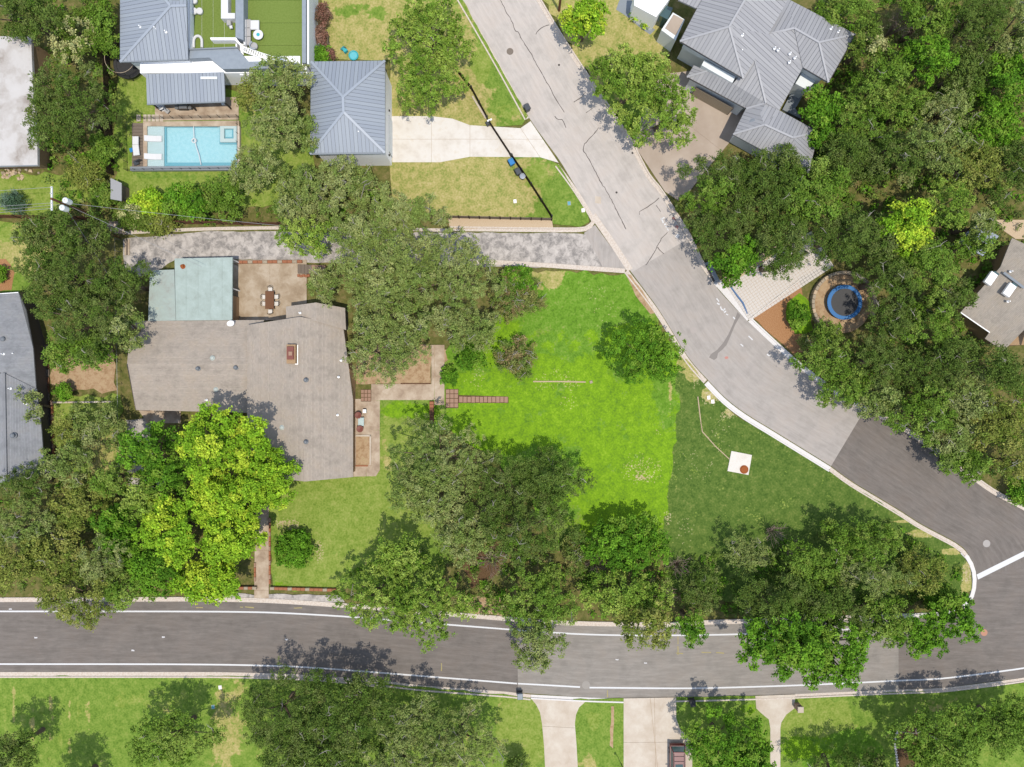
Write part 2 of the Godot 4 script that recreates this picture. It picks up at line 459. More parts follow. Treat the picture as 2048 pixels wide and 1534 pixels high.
	for s in spots:
		var cx: float = s[0] / 8.0
		var cy: float = s[1] / 8.0
		var rx: float = maxf(s[2] / 8.0, 0.9)
		var ry: float = maxf(s[3] / 8.0, 0.9)
		var arr: PackedFloat32Array = w[s[4]]
		for y in range(maxi(0, int(cy - ry * 1.5)), mini(gh, int(cy + ry * 1.5) + 1)):
			for x in range(maxi(0, int(cx - rx * 1.5)), mini(gw, int(cx + rx * 1.5) + 1)):
				var d := Vector2((x - cx) / rx, (y - cy) / ry).length()
				var f: float = s[5] * smoothstep(1.5, 0.45, d)
				if f > arr[y * gw + x]:
					arr[y * gw + x] = f
		w[s[4]] = arr
	# new sod laid in the corner of the plot, a different grass with a seam against the old lawn
	var sod := PackedVector2Array([Vector2(1348, 740), Vector2(1400, 740), Vector2(1940, 1080), Vector2(1900, 1240), Vector2(1326, 1240), Vector2(1324, 1060), Vector2(1331, 1010), Vector2(1342, 900), Vector2(1354, 800)])
	for y in range(90, 156):
		for x in range(164, 244):
			if Geometry2D.is_point_in_polygon(Vector2(x * 8.0, y * 8.0), sod):
				w[6][y * gw + x] = 1.7
	var big := []
	for k in 7:
		var im := Image.create_from_data(gw, gh, false, Image.FORMAT_RF, w[k].to_byte_array())
		im.resize(LAWN_W, LAWN_H, Image.INTERPOLATE_BILINEAR)
		big.append(im.get_data().to_float32_array())
	var noises := []
	for k in 5:
		var f := FastNoiseLite.new()
		f.noise_type = FastNoiseLite.TYPE_SIMPLEX
		f.seed = 900 + k
		f.fractal_type = FastNoiseLite.FRACTAL_FBM
		f.fractal_octaves = 5 if k < 4 else 3
		f.fractal_gain = [0.72, 0.7, 0.7, 0.75, 0.8][k]
		f.frequency = [0.05, 0.016, 0.02, 0.03, 0.22][k]
		noises.append(f.get_image(LAWN_W, LAWN_H).get_data())
	var n0: PackedByteArray = noises[0]
	var n1: PackedByteArray = noises[1]
	var n2: PackedByteArray = noises[2]
	var n3: PackedByteArray = noises[3]
	var n4: PackedByteArray = noises[4]
	var w0: PackedFloat32Array = big[0]
	var w1: PackedFloat32Array = big[1]
	var w2: PackedFloat32Array = big[2]
	var w3: PackedFloat32Array = big[3]
	var w4: PackedFloat32Array = big[4]
	var w5: PackedFloat32Array = big[5]
	var w6: PackedFloat32Array = big[6]
	var out := PackedByteArray()
	out.resize(LAWN_W * LAWN_H * 3)
	for i in LAWN_W * LAWN_H:
		var a: float = n1[i] * 0.0039
		var b: float = n2[i] * 0.0039
		var c: float = n3[i] * 0.0039
		var e: float = n4[i] * 0.0039
		var kind := 0
		var best := w0[i] + a * 0.7 + e * 0.25
		var v := w1[i] + b * 0.7 + c * 0.25
		if v > best:
			best = v
			kind = 1
		v = w2[i] + c * 0.7 + e * 0.25
		if v > best:
			best = v
			kind = 2
		v = w3[i] + (1.0 - b) * 0.7 + (1.0 - e) * 0.25
		if w3[i] > 0.01 and v > best:
			best = v
			kind = 3
		v = w4[i] + (1.0 - a) * 0.7 + c * 0.25
		if w4[i] > 0.01 and v > best:
			best = v
			kind = 4
		v = w6[i] + b * 0.7 + c * 0.3
		if w6[i] > 0.01 and v > best:
			best = v
			kind = 6
			if b * 0.5 + e * 0.5 + (1.0 - a) * 0.4 > 0.98:
				kind = 2
		if w5[i] > 0.01 and w5[i] * 0.6 + e * 0.75 + (1.0 - c) * 0.3 > 1.02:
			kind = 5
		var t := clampi(int((n0[i] * 0.0039 * 0.75 + e * 0.85 + a * 0.2 - 0.4) * 63.0), 0, 63)
		var q := (kind * 64 + t) * 3
		var o := i * 3
		out[o] = lut[q]
		out[o + 1] = lut[q + 1]
		out[o + 2] = lut[q + 2]
	var m := StandardMaterial3D.new()
	m.albedo_texture = ImageTexture.create_from_image(Image.create_from_data(LAWN_W, LAWN_H, false, Image.FORMAT_RGB8, out))
	m.roughness = 0.95
	m.metallic_specular = 0.2
	# the slabs carry metres in their UVs; 124.88 x 93.54 m of ground to one map, its middle at the origin
	m.uv1_scale = Vector3(PPM / 2048.0, PPM / 1534.0, 1)
	m.uv1_offset = Vector3(0.5, 0.5, 0)
	return m

# worn asphalt: streaks along the way of travel (v runs along the road)
func road(colors: Array, seed_: int) -> StandardMaterial3D:
	var m := StandardMaterial3D.new()
	m.albedo_texture = noise_map(colors, [0.0, 0.38, 0.64, 1.0], 0.012, seed_, 7, 0.8, 1024)
	m.uv1_scale = Vector3(1.0 / 9.0, 1.0 / 70.0, 1)
	m.roughness = 0.92
	m.metallic_specular = 0.3
	add_patches(m, [Color(0.93, 0.93, 0.93), Color(1, 1, 1), Color(1, 0.99, 0.98)], [0.0, 0.5, 1.0], 23.0, 0.012, seed_ + 100)
	return m

# courses of asphalt shingles far too small to tell apart: grain of a roof, u along the course, v up the slope (metres)
func shingles(rgb: Array, seed_: int) -> StandardMaterial3D:
	var r := RandomNumberGenerator.new()
	r.seed = seed_
	var im := Image.create(768, 768, false, Image.FORMAT_RGB8)
	var rows := 44
	for j in rows:
		var y0 := int(768.0 * j / rows)
		var y1 := int(768.0 * (j + 1) / rows)
		var x := -int(r.randf() * 30.0)
		var row := r.randf_range(0.96, 1.03)
		while x < 768:
			var wd := r.randi_range(16, 42)
			var k := row * r.randf_range(0.93, 1.06)
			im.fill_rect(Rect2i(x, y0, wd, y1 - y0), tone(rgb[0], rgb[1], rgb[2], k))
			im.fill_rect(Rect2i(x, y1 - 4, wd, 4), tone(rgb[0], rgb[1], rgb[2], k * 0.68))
			x += wd
	var m := StandardMaterial3D.new()
	m.albedo_texture = ImageTexture.create_from_image(im)
	m.uv1_scale = Vector3(1.0 / 6.2, 1.0 / 6.2, 1)
	m.roughness = 0.95
	m.metallic_specular = 0.2
	add_patches(m, [Color(0.9, 0.9, 0.9), Color(1, 1, 1), Color(1, 0.99, 0.97)], [0.0, 0.5, 1.0], 19.0, 0.012, seed_ + 100)
	return m

# ---------- ground, roads, kerbs ----------
func smooth(list: Array, step := 0.8, h := 0.0) -> PackedVector2Array:
	var c := Curve2D.new()
	var p := outline(list, h)
	for i in p.size():
		var a := p[maxi(i - 1, 0)]
		var b := p[mini(i + 1, p.size() - 1)]
		var d := (b - a).normalized()
		var l0 := (p[i] - a).length() * 0.3
		var l1 := (b - p[i]).length() * 0.3
		c.add_point(p[i], -d * l0, d * l1)
	var n := maxi(2, int(c.get_baked_length() / step))
	var r := PackedVector2Array()
	for i in n + 1:
		r.append(c.sample_baked(c.get_baked_length() * i / n, true))
	return r

func resample(p: PackedVector2Array, n: int) -> PackedVector2Array:
	var c := Curve2D.new()
	for q in p:
		c.add_point(q)
	var r := PackedVector2Array()
	for i in n + 1:
		r.append(c.sample_baked(c.get_baked_length() * i / n))
	return r

# a carriageway between its two edges; v runs along it
func carriageway(a: Array, b: Array, y: float, mat: Material) -> MeshInstance3D:
	var n := 60
	var p := resample(smooth(a), n)
	var q := resample(smooth(b), n)
	var s := Shape.new()
	var along := 0.0
	for i in n:
		var step := ((p[i + 1] + q[i + 1]) - (p[i] + q[i])).length() * 0.5
		var w0 := (q[i] - p[i]).length()
		var w1 := (q[i + 1] - p[i + 1]).length()
		s.quad(Vector3(p[i].x, y, p[i].y), Vector3(q[i].x, y, q[i].y), Vector3(q[i + 1].x, y, q[i + 1].y), Vector3(p[i + 1].x, y, p[i + 1].y), Vector3.UP,
			Vector2(0, along), Vector2(w0, along), Vector2(w1, along + step), Vector2(0, along + step))
		along += step
	return structure("road", s, mat)

# band of a given width laid along a line
func band(line: PackedVector2Array, width: float, y: float, ragged := 0.0) -> Shape:
	var s := Shape.new()
	var l := PackedVector2Array()
	var r := PackedVector2Array()
	for i in line.size():
		var d := (line[mini(i + 1, line.size() - 1)] - line[maxi(i - 1, 0)]).normalized()
		var o := Vector2(-d.y, d.x)
		l.append(line[i] + o * width * 0.5 * (1.0 + rng.randf_range(-ragged, ragged)))
		r.append(line[i] - o * width * 0.5 * (1.0 + rng.randf_range(-ragged, ragged)))
	for i in line.size() - 1:
		s.quad(Vector3(l[i].x, y, l[i].y), Vector3(r[i].x, y, r[i].y), Vector3(r[i + 1].x, y, r[i + 1].y), Vector3(l[i + 1].x, y, l[i + 1].y), Vector3.UP)
	return s

# kerb and gutter poured along the edge of the road; side +1 has the kerb to the right of the way the list runs
func kerb(list: Array, side: float, width: float, mat: Material) -> void:
	var line := smooth(list, 1.0)
	var prof := [[0.0, 0.035], [width - 0.2, 0.045], [width - 0.16, 0.15], [width, 0.15], [width + 0.01, 0.0]]
	var s := Shape.new()
	var rows := []
	for i in line.size():
		var d := (line[mini(i + 1, line.size() - 1)] - line[maxi(i - 1, 0)]).normalized()
		var o := Vector2(-d.y, d.x) * side
		var row := []
		for q in prof:
			var z: Vector2 = line[i] + o * q[0]
			row.append(Vector3(z.x, q[1], z.y))
		rows.append(row)
	for i in line.size() - 1:
		for k in prof.size() - 1:
			var o := (rows[i][4] - rows[i][0]) as Vector3
			var away := Vector3.UP * 1.0
			if k == 1:
				away = -o + Vector3.UP * 0.1
			elif k == 3:
				away = o
			s.quad(rows[i][k], rows[i][k + 1], rows[i + 1][k + 1], rows[i + 1][k], away)
	structure("kerb", s, mat)

# a patch of ground with an uneven edge
func patch(called: String, list: Array, y: float, mat: Material, rough := 0.35) -> MeshInstance3D:
	var p := outline(list)
	var r := PackedVector2Array()
	for i in p.size():
		var a := p[i]
		var b := p[(i + 1) % p.size()]
		var n := maxi(1, int((b - a).length() / 0.9))
		var o := (b - a).normalized().orthogonal()
		for k in n:
			r.append(a.lerp(b, float(k) / n) + (o * rng.randf_range(-rough, rough) if k > 0 else Vector2.ZERO))
	if Geometry2D.triangulate_polygon(r).is_empty():
		r = p
	var s := Shape.new()
	s.block(r, 0.0, y)
	return structure(called, s, mat)

# flagged or poured paving: each bay of concrete is a slab of its own with an open joint
func bays(called: String, list: Array, y: float, cuts: Array, mat: Material, gap := 0.03) -> Node3D:
	var holder := MeshInstance3D.new()
	var base := Shape.new()
	base.block(outline(list), 0.0, y - 0.03)
	holder = structure(called, base, mats.dirt)
	var polys := [outline(list)]
	for c in cuts:
		var a := flat(at(c[0], c[1]))
		var b := flat(at(c[2], c[3]))
		var d := (b - a).normalized()
		var o := d.orthogonal()
		var next := []
		for s in [1.0, -1.0]:
			var half := PackedVector2Array([a - d * 400 + o * s * gap * 0.5, a + d * 400 + o * s * gap * 0.5, a + d * 400 + o * s * 400, a - d * 400 + o * s * 400])
			for q in polys:
				next.append_array(Geometry2D.intersect_polygons(q, half))
		polys = next
	for q in polys:
		if q.size() < 3:
			continue
		var s := Shape.new()
		s.block(q, y - 0.06, y)
		put(holder, "slab", s.mesh(), mat)
	return holder

func paint(parent: Node3D, list: Array, width: float, mat: Material, called := "marking", y := 0.0275, step := 1.0, ragged := 0.0) -> void:
	put(parent, called, band(smooth(list, step), width, y, ragged).mesh(), mat)

func crack(parent: Node3D, list: Array, width := 0.085) -> void:
	var p := smooth(list, 0.35)
	for i in p.size():
		p[i] += Vector2(rng.randf_range(-0.05, 0.05), rng.randf_range(-0.05, 0.05))
	put(parent, "crack", band(p, width, 0.025, 0.45).mesh(), mats.crack)

func disc(parent: Node3D, called: String, c: Vector3, r: float, y: float, mat: Material) -> void:
	var s := Shape.new()
	s.lathe(Vector3(c.x, 0, c.z), [[r, y - 0.01], [r, y], [r * 0.86, y], [r * 0.84, y - 0.004], [0.0, y - 0.004]], 20)
	put(parent, called, s.mesh(), mat)

const ROAD_Y := 0.02

func build_ground() -> void:
	var g := Shape.new()
	g.quad(Vector3(-220, 0, -220), Vector3(220, 0, -220), Vector3(220, 0, 220), Vector3(-220, 0, 220), Vector3.UP)
	structure("ground", g, mats.litter)
	# lawns
	patch("lawn", [640, -60, 890, -60, 925, 0, 1056, 232, 1044, 250, 945, 256, 905, 250, 780, 242, 780, 120, 655, 120], 0.10, mats.lawn, 0.1)
	patch("lawn", [780, 312, 880, 318, 940, 308, 1046, 308, 1104, 436, 1000, 436, 900, 434, 785, 420], 0.10, mats.lawn, 0.12)
	patch("lawn", [1036, 306, 1080, 310, 1118, 330, 1176, 428, 1178, 444, 1160, 454, 1106, 448, 1102, 436], 0.104, mats.lawn, 0.05)
	patch("lawn", [236, 140, 300, 120, 500, 200, 630, 240, 630, 400, 240, 440, 225, 300], 0.08, mats.lawn)
	patch("lawn", [1085, 0, 1060, -60, 1280, -60, 1330, 40, 1340, 110, 1270, 270, 1255, 270], 0.10, mats.lawn)
	patch("lawn", [-60, 345, 150, 350, 180, 400, 110, 432, -60, 434], 0.08, mats.lawn)
	patch("lawn", [-60, 440, 100, 444, 90, 540, 40, 584, -60, 590], 0.08, mats.lawn)
	patch("lawn", [112, 790, 240, 790, 250, 930, 200, 960, 120, 940, 104, 840], 0.06, mats.lawn)
	patch("lawn", [535, 1000, 600, 945, 700, 945, 750, 945, 750, 792, 874, 792, 880, 880, 870, 1000, 910, 1100, 870, 1178, 545, 1180], 0.10, mats.lawn)
	patch("lawn", [900, 690, 990, 640, 1050, 560, 1060, 541, 1250, 547, 1305, 622, 1400, 780, 1356, 790, 1352, 900, 1340, 1020, 1335, 1100, 1150, 1120, 1000, 930, 862, 840, 866, 790], 0.098, mats.lawn)
	patch("lawn", [1340, 768, 1356, 716, 1372, 718, 1412, 770, 1444, 804, 1472, 832, 1537, 870, 1655, 941, 1800, 1030, 1846, 1060, 1908, 1094, 1938, 1130, 1942, 1180, 1900, 1200, 1500, 1210, 1330, 1180, 1326, 1060, 1332, 1010, 1346, 900], 0.11, mats.lawn, 0.12)
	patch("verge", [1250, 548, 1262, 550, 1312, 626, 1300, 628, 1270, 590], 0.115, mats.dirt, 0.1)
	patch("lawn", [-80, 1352, 480, 1352, 760, 1366, 1021, 1390, 1070, 1396, 1090, 1420, 1100, 1620, -80, 1620], 0.10, mats.lawn, 0.1)
	patch("lawn", [1146, 1398, 1254, 1396, 1254, 1620, 1150, 1620, 1144, 1450], 0.10, mats.lawn, 0.08)
	patch("verge", [1222, 1412, 1228, 1412, 1226, 1496, 1219, 1490], 0.106, mats.dirt, 0.1)
	patch("lawn", [1346, 1394, 1520, 1390, 1546, 1440, 1546, 1620, 1346, 1620], 0.10, mats.lawn, 0.08)
	patch("lawn", [1554, 1440, 1582, 1394, 1800, 1384, 1890, 1382, 2060, 1364, 2200, 1340, 2200, 1620, 1558, 1620], 0.10, mats.lawn, 0.08)
	patch("mulch_bed", [1800, 1452, 1840, 1448, 1830, 1510, 1812, 1620, 1794, 1620, 1790, 1510], 0.12, mats.dark_mulch, 0.2)
	patch("mulch_bed", [1503, 634, 1598, 560, 1606, 600, 1600, 660, 1612, 700, 1590, 712], 0.11, mats.mulch, 0.1)
	patch("lawn", [1574, 606, 1598, 586, 1622, 610, 1626, 660, 1590, 668, 1572, 640], 0.118, mats.lawn, 0.3)
	patch("mulch_bed", [-40, 520, 12, 518, 30, 545, 24, 580, -40, 590], 0.09, mats.mulch, 0.15)
	patch("dirt_patch", [100, 715, 228, 700, 236, 780, 140, 786, 104, 770], 0.08, mats.dirt, 0.4)
	patch("dirt_patch", [925, 1110, 985, 1080, 1010, 1110, 990, 1150, 940, 1180], 0.07, mats.dark_mulch, 0.4)
	patch("dirt_patch", [920, 1190, 1010, 1195, 1005, 1232, 940, 1226], 0.09, mats.dirt, 0.3)
	patch("bed", [870, 700, 905, 700, 922, 770, 918, 800, 894, 780, 872, 760], 0.09, mats.dirt, 0.2)
	patch("bed", [706, 798, 746, 798, 746, 936, 706, 936], 0.095, mats.concrete_path, 0.05)
	patch("bed", [712, 690, 862, 690, 862, 766, 712, 768], 0.085, mats.dirt, 0.1)
	# roads
	var pale := carriageway([885, -70, 925, 0, 1000, 130, 1061, 240, 1120, 322, 1155, 380, 1192, 440, 1263, 545], [1030, -70, 1072, 0, 1115, 72, 1166, 150, 1257, 287, 1291, 352, 1315, 382, 1375, 478], ROAD_Y, mats.road_pale)
	var mid := carriageway([1263, 545, 1318, 620, 1367, 700, 1387, 728, 1416, 760, 1451, 796, 1490, 826, 1550, 863, 1662, 932], [1375, 478, 1400, 530, 1433, 575, 1482, 629, 1499, 646, 1578, 719, 1650, 775, 1728, 822], ROAD_Y, mats.road_mid)
	carriageway([1662, 932, 1700, 960, 1799, 1020, 1843, 1048, 1914, 1086, 1935, 1106, 1950, 1134, 1953, 1153], [1728, 822, 1796, 856, 1929, 948, 1984, 987, 2048, 1021, 2160, 1085, 2180, 1095, 2200, 1105], ROAD_Y, mats.road_dark)
	var main := carriageway([-90, 1204, 0, 1204, 300, 1203, 419, 1203, 540, 1206, 667, 1214, 800, 1224, 953, 1237, 1034, 1243], [-90, 1344, 0, 1344, 419, 1344, 484, 1345, 600, 1349, 760, 1361, 838, 1370, 1021, 1384, 1036, 1385], ROAD_Y, mats.road_dark)
	var grey := carriageway([1034, 1243, 1124, 1250, 1250, 1253, 1346, 1253, 1420, 1249, 1600, 1244, 1726, 1238, 1797, 1236], [1036, 1385, 1180, 1395, 1247, 1397, 1350, 1395, 1400, 1394, 1590, 1388, 1700, 1383, 1797, 1379], ROAD_Y, mats.road_grey)
	var j := Shape.new()
	var jp := outline([1797, 1236, 1880, 1232, 1920, 1222, 1940, 1200, 1951, 1172, 1953, 1153, 2200, 1105, 2200, 1310, 2048, 1355, 1890, 1375, 1797, 1379])
	var jt := PackedFloat32Array(); jt.resize(jp.size()); jt.fill(ROAD_Y)
	var jl := PackedFloat32Array(); jl.resize(jp.size()); jl.fill(0.0)
	j.slab(jp, jt, jl, false, Vector2(0, 1))
	var junction := structure("road_junction", j, mats.road_dark)
	# kerbs
	kerb([885, -70, 925, 0, 1000, 130, 1058, 236], 1.0, 0.62, mats.kerb)
	kerb([1117, 328, 1155, 380, 1188, 434, 1190, 446, 1180, 458, 1160, 464, 900, 462], 1.0, 0.55, mats.kerb)
	kerb([1256, 540, 1263, 549, 1318, 622, 1367, 702, 1387, 730, 1414, 760], 1.0, 0.6, mats.kerb)
	kerb([1416, 762, 1451, 798, 1490, 828, 1550, 865, 1662, 934], 1.0, 0.66, mats.kerb_white)
	kerb([1662, 934, 1700, 962, 1799, 1022, 1843, 1050, 1914, 1088, 1935, 1108], 1.0, 0.55, mats.kerb)
	kerb([1926, 1100, 1941, 1116, 1950, 1138, 1953, 1156, 1950, 1186, 1938, 1208, 1916, 1224, 1880, 1232, 1797, 1236, 1726, 1238], 1.0, 0.55, mats.kerb_white)
	kerb([1726, 1238, 1600, 1244, 1420, 1249, 1346, 1253, 1250, 1253, 1124, 1250, 953, 1237, 800, 1224, 667, 1214, 540, 1206, 419, 1203, 300, 1203, 0, 1204, -90, 1204], 1.0, 0.58, mats.kerb)
	kerb([1030, -70, 1072, 0, 1115, 72, 1166, 150, 1257, 287, 1291, 352, 1315, 382, 1375, 478, 1400, 530, 1433, 575], -1.0, 0.58, mats.kerb)
	kerb([1496, 643, 1578, 719, 1650, 775, 1728, 822], -1.0, 0.6, mats.kerb_white)
	kerb([1728, 822, 1796, 856, 1929, 948, 1984, 987, 2048, 1021, 2160, 1085], -1.0, 0.6, mats.kerb)
	kerb([-90, 1344, 0, 1344, 419, 1344, 484, 1345, 600, 1349, 760, 1361, 838, 1370, 1021, 1384, 1062, 1389], 1.0, 0.66, mats.kerb)
	kerb([1062, 1389, 1180, 1395, 1247, 1397], 1.0, 0.5, mats.kerb_white)
	kerb([1350, 1395, 1400, 1394, 1510, 1391], 1.0, 0.5, mats.kerb)
	kerb([1510, 1391, 1590, 1388, 1700, 1383, 1797, 1379, 1890, 1375, 2048, 1355, 2200, 1330], 1.0, 0.5, mats.kerb)
	# valley gutter across the old drive
	structure("gutter", band(smooth([1186, 430, 1197, 446, 1230, 494, 1260, 540]), 0.75, 0.045), mats.kerb)
	# paint on the streets
	paint(main, [-90, 1222, 0, 1222.6, 400, 1223, 540, 1225, 690, 1233, 880, 1248, 940, 1252.6, 1034, 1260], 0.19, mats.paint_white)
	paint(grey, [1034, 1260, 1150, 1267.7, 1250, 1270.5, 1350, 1270.5, 1430, 1269.5, 1560, 1265.6, 1720, 1257, 1797, 1252], 0.19, mats.paint_white)
	paint(main, [-90, 1328, 0, 1328, 420, 1329, 604, 1334, 800, 1348.5, 1034, 1367], 0.19, mats.paint_white)
	paint(grey, [1036, 1367, 1100, 1370.5, 1160, 1374], 0.19, mats.paint_white)
	paint(grey, [1179, 1375, 1380, 1376.4, 1562, 1371.7, 1700, 1366, 1797, 1361], 0.19, mats.paint_white)
	paint(junction, [1797, 1361, 1882, 1357, 2048, 1336, 2200, 1310], 0.19, mats.paint_white)
	put(junction, "marking", slab_of(outline([1953, 1149, 2060, 1096, 2160, 1046, 2166, 1056, 2062, 1106, 1956, 1159]), ROAD_Y, 0.0275).mesh(), mats.paint_white)
	for l in [[480, 1214, 486, 1214.5], [490, 1213.5, 508, 1215.5], [588, 1216, 604, 1215.5], [1403, 1304.5, 1422, 1305], [1432, 1305, 1448, 1306], [1356, 1292, 1356, 1310], [1356, 1272, 1356, 1288], [1352, 1306, 1366, 1307], [392, 1215, 406, 1215], [883, 1326, 883, 1342], [1215, 1380, 1215, 1394]]:
		paint(main if l[0] < 1034 else grey, l, 0.12, mats.paint_yellow, "marking", 0.0275, 0.3, 0.4)
	for c in [[21, 1218], [72, 1275], [327, 1274], [266, 1300.5], [573, 1279], [1234, 1319], [1291, 1325.5]]:
		put(main if c[0] < 1034 else grey, "marking", band(smooth([c[0] - 3, c[1], c[0] + 3, c[1] + 0.3], 0.2), 0.14, 0.0275, 0.5).mesh(), mats.paint_pale)
	for l in [[1433, 597, 1438, 603], [1434, 606, 1439, 609], [1441, 613, 1444, 621, 1448, 619], [1446, 622, 1450, 617], [1448, 625, 1452, 622], [1452, 628, 1456, 630], [1466, 634, 1470, 638], [1497, 672, 1505, 680], [1534, 708, 1539, 712], [1481, 688, 1486, 693]]:
		paint(mid, l, 0.14, mats.paint_white, "marking", 0.0275, 0.3, 0.4)
	for l in [[1322, 437, 1327, 446], [1322, 438, 1329, 435], [1328, 449, 1332, 448], [1331, 454, 1334, 453], [1334, 457, 1337, 461], [1351, 474, 1356, 468], [1354, 476, 1358, 470]]:
		paint(pale, l, 0.16, mats.paint_white, "marking", 0.0275, 0.3, 0.4)
	for l in [[1344, 436, 1352, 438], [1349, 433, 1352, 441], [1351, 452, 1356, 456]]:
		paint(pale, l, 0.3, mats.paint_pink, "marking", 0.0275, 0.25, 0.6)
	paint(mid, [1450, 717, 1456, 714], 0.25, mats.paint_pink, "marking", 0.0275, 0.25, 0.6)
	# sealed cracks
	for l in [[1001, 0, 1012, 22, 1025, 45, 1029, 60, 1036, 64, 1048, 86, 1060, 104, 1078, 138, 1098, 172, 1110, 196, 1122, 215, 1128, 225], [1110, 232, 1115, 240, 1124, 239, 1132, 255], [1071, 69, 1076, 61, 1088, 54, 1099, 49], [1166, 300, 1169, 288, 1188, 268, 1197, 256], [1166, 300, 1180, 322, 1200, 362, 1213, 382, 1232, 418, 1252, 458], [1278, 430, 1279, 424, 1294, 415, 1310, 404, 1318, 395], [1291, 530, 1306, 508, 1322, 480, 1335, 464], [1315, 494, 1319, 500, 1327, 508], [1313, 410, 1318, 418, 1321, 424], [1147, 204, 1158, 198, 1172, 184], [1172, 226, 1187, 215]]:
		crack(pale, l)
	for l in [[1155, 480, 1166, 494, 1178, 512, 1190, 520], [950, 500, 1010, 494, 1080, 505], [980, 480, 1020, 482, 1040, 476, 1090, 484]]:
		crack(pale, l, 0.08)
	put(mid, "wet_streak", slab_of(outline([1475, 624, 1481, 631, 1470, 650, 1461, 672, 1453, 690, 1444, 700, 1436, 706, 1434, 716, 1428, 720, 1418, 715, 1422, 708, 1434, 700, 1446, 686, 1456, 670, 1466, 648]), ROAD_Y, 0.0245).mesh(), mats.wet)
	disc(pale, "manhole_cover", at(1020, 103), 0.42, 0.03, mats.iron)
	disc(junction, "manhole_cover", at(1973, 1087), 0.45, 0.03, plain(tone(192, 186, 180), 0.9))
	disc(junction, "manhole_cover", at(1968, 1265), 0.42, 0.03, plain(tone(206, 152, 124), 0.9))
	disc(grey, "manhole_cover", at(1172, 1370), 0.5, 0.03, plain(tone(176, 169, 160), 0.9))
	disc(mid, "manhole_cover", at(1387, 660), 0.4, 0.03, plain(tone(196, 186, 178), 0.9))
	for c in [[1118, 130], [1265, 306], [1233, 385]]:
		disc(pale, "valve_cover", at(c[0], c[1]), 0.13, 0.03, mats.trim_dark)
	put(pale, "utility_patch", slab_of(outline([1190, 392, 1202, 394, 1202, 408, 1190, 406]), ROAD_Y, 0.026).mesh(), mats.concrete_tan)
	# drives and paths
	bays("driveway", [784, 233, 862, 233, 905, 238, 940, 251, 1041, 257, 1061, 243, 1117, 326, 1080, 315, 940, 314, 880, 325, 785, 325], 0.125, [[940, 240, 940, 330], [863, 200, 863, 340], [785, 279, 1040, 279], [1041, 257, 1080, 315]], mats.concrete_white)
	bays("driveway", [1062, 1396, 1171, 1402, 1158, 1414, 1152, 1428, 1149.5, 1446, 1153, 1490, 1160, 1620, 1094, 1620, 1088, 1490, 1084, 1447, 1080, 1424, 1072, 1408], 0.125, [[1060, 1450, 1170, 1456], [1060, 1545, 1170, 1550]], mats.concrete_tan)
	bays("driveway", [1247, 1396, 1352, 1394, 1352, 1436, 1360, 1458, 1384, 1480, 1384, 1620, 1247, 1620], 0.125, [[1240, 1484, 1400, 1483], [1300, 1396, 1310, 1490], [1310, 1490, 1312, 1620]], mats.concrete_tan)
	bays("driveway", [1510, 1391, 1590, 1388, 1588, 1416, 1572, 1428, 1562, 1444, 1560, 1456, 1560, 1620, 1540, 1620, 1540, 1456, 1537, 1438, 1520, 1424, 1512, 1416], 0.125, [[1530, 1490, 1570, 1490], [1530, 1560, 1570, 1560]], mats.concrete_tan)
	bays("driveway", [1263, 283, 1320, 150, 1400, 140, 1500, 230, 1480, 260, 1408, 345, 1362, 405, 1330, 384], 0.125, [[1300, 190, 1440, 300]], mats.tan_drive, 0.02)
	patch("driveway", [246, 478, 420, 462, 700, 466, 1120, 466, 1200, 470, 1250, 538, 700, 528, 470, 518, 350, 520, 310, 545, 248, 560], 0.03, mats.old_drive, 0.1)
	put(self, numbered("kerb"), band(smooth([940, 522, 1080, 530, 1250, 542]), 0.55, 0.11).mesh(), mats.kerb).set_meta("kind", "structure")
	put(self, numbered("kerb"), band(smooth([246, 466, 420, 458, 640, 456, 900, 461]), 0.4, 0.11).mesh(), mats.kerb).set_meta("kind", "structure")
	structure("apron", slab_of(outline([1168, 466, 1190, 450, 1256, 540, 1206, 536, 1188, 500]), 0.0, 0.034), mats.road_mid)
	patch("gravel_strip", [896, 434, 1104, 440, 1106, 456, 900, 458], 0.108, mats.gravel, 0.1)
	bays("path", [863, 690, 889, 690, 889, 810, 869, 810, 869, 800, 760, 800, 760, 940, 752, 952, 706, 953, 706, 932, 738, 930, 743, 920, 743, 768, 863, 768], 0.12, [[700, 801.5, 900, 801.5], [700, 860, 900, 860], [869, 600, 869, 1000], [733, 930, 733, 960]], mats.concrete_path)
	bays("path", [511, 1010, 538, 1010, 538, 1196, 509, 1196], 0.12, [[500, 1180, 560, 1180], [500, 1100, 560, 1100]], mats.concrete_path)
	bays("path", [272, 812, 362, 812, 362, 846, 296, 846], 0.12, [], mats.concrete_path)
	patch("driveway", [252, 840, 306, 836, 300, 900, 360, 960, 258, 990], 0.06, mats.old_drive, 0.15)
	bays("patio", [468, 520, 614, 520, 614, 606, 580, 640, 468, 642], 0.16, [[540, 400, 540, 700]], mats.patio, 0.012)
	bays("patio", [311, 195, 478, 195, 478, 240, 311, 242], 0.125, [], mats.concrete_path, 0.02)
	patch("gravel_strip", [455, 1183, 510, 1190, 540, 1188, 680, 1190, 690, 1204, 560, 1200, 440, 1196], 0.1, mats.old_drive, 0.08)
	# verge walls, brick walks, steps
	var walk := structure("brick_walk", slab_of(outline([891, 778, 917, 778, 917, 790, 1017, 793, 1017, 806, 917, 806, 917, 816, 891, 816]), 0.0, 0.108), mats.dark_mulch)
	for i in 12:
		put(walk, "brick", slab_of(rect(918.5 + i * 8.2, 793.0 + (i % 3) * 0.3, 918.5 + i * 8.2 + 6.9, 804.6 + (i % 2) * 0.4), 0.09, 0.135).mesh(), mats.brick_pink)
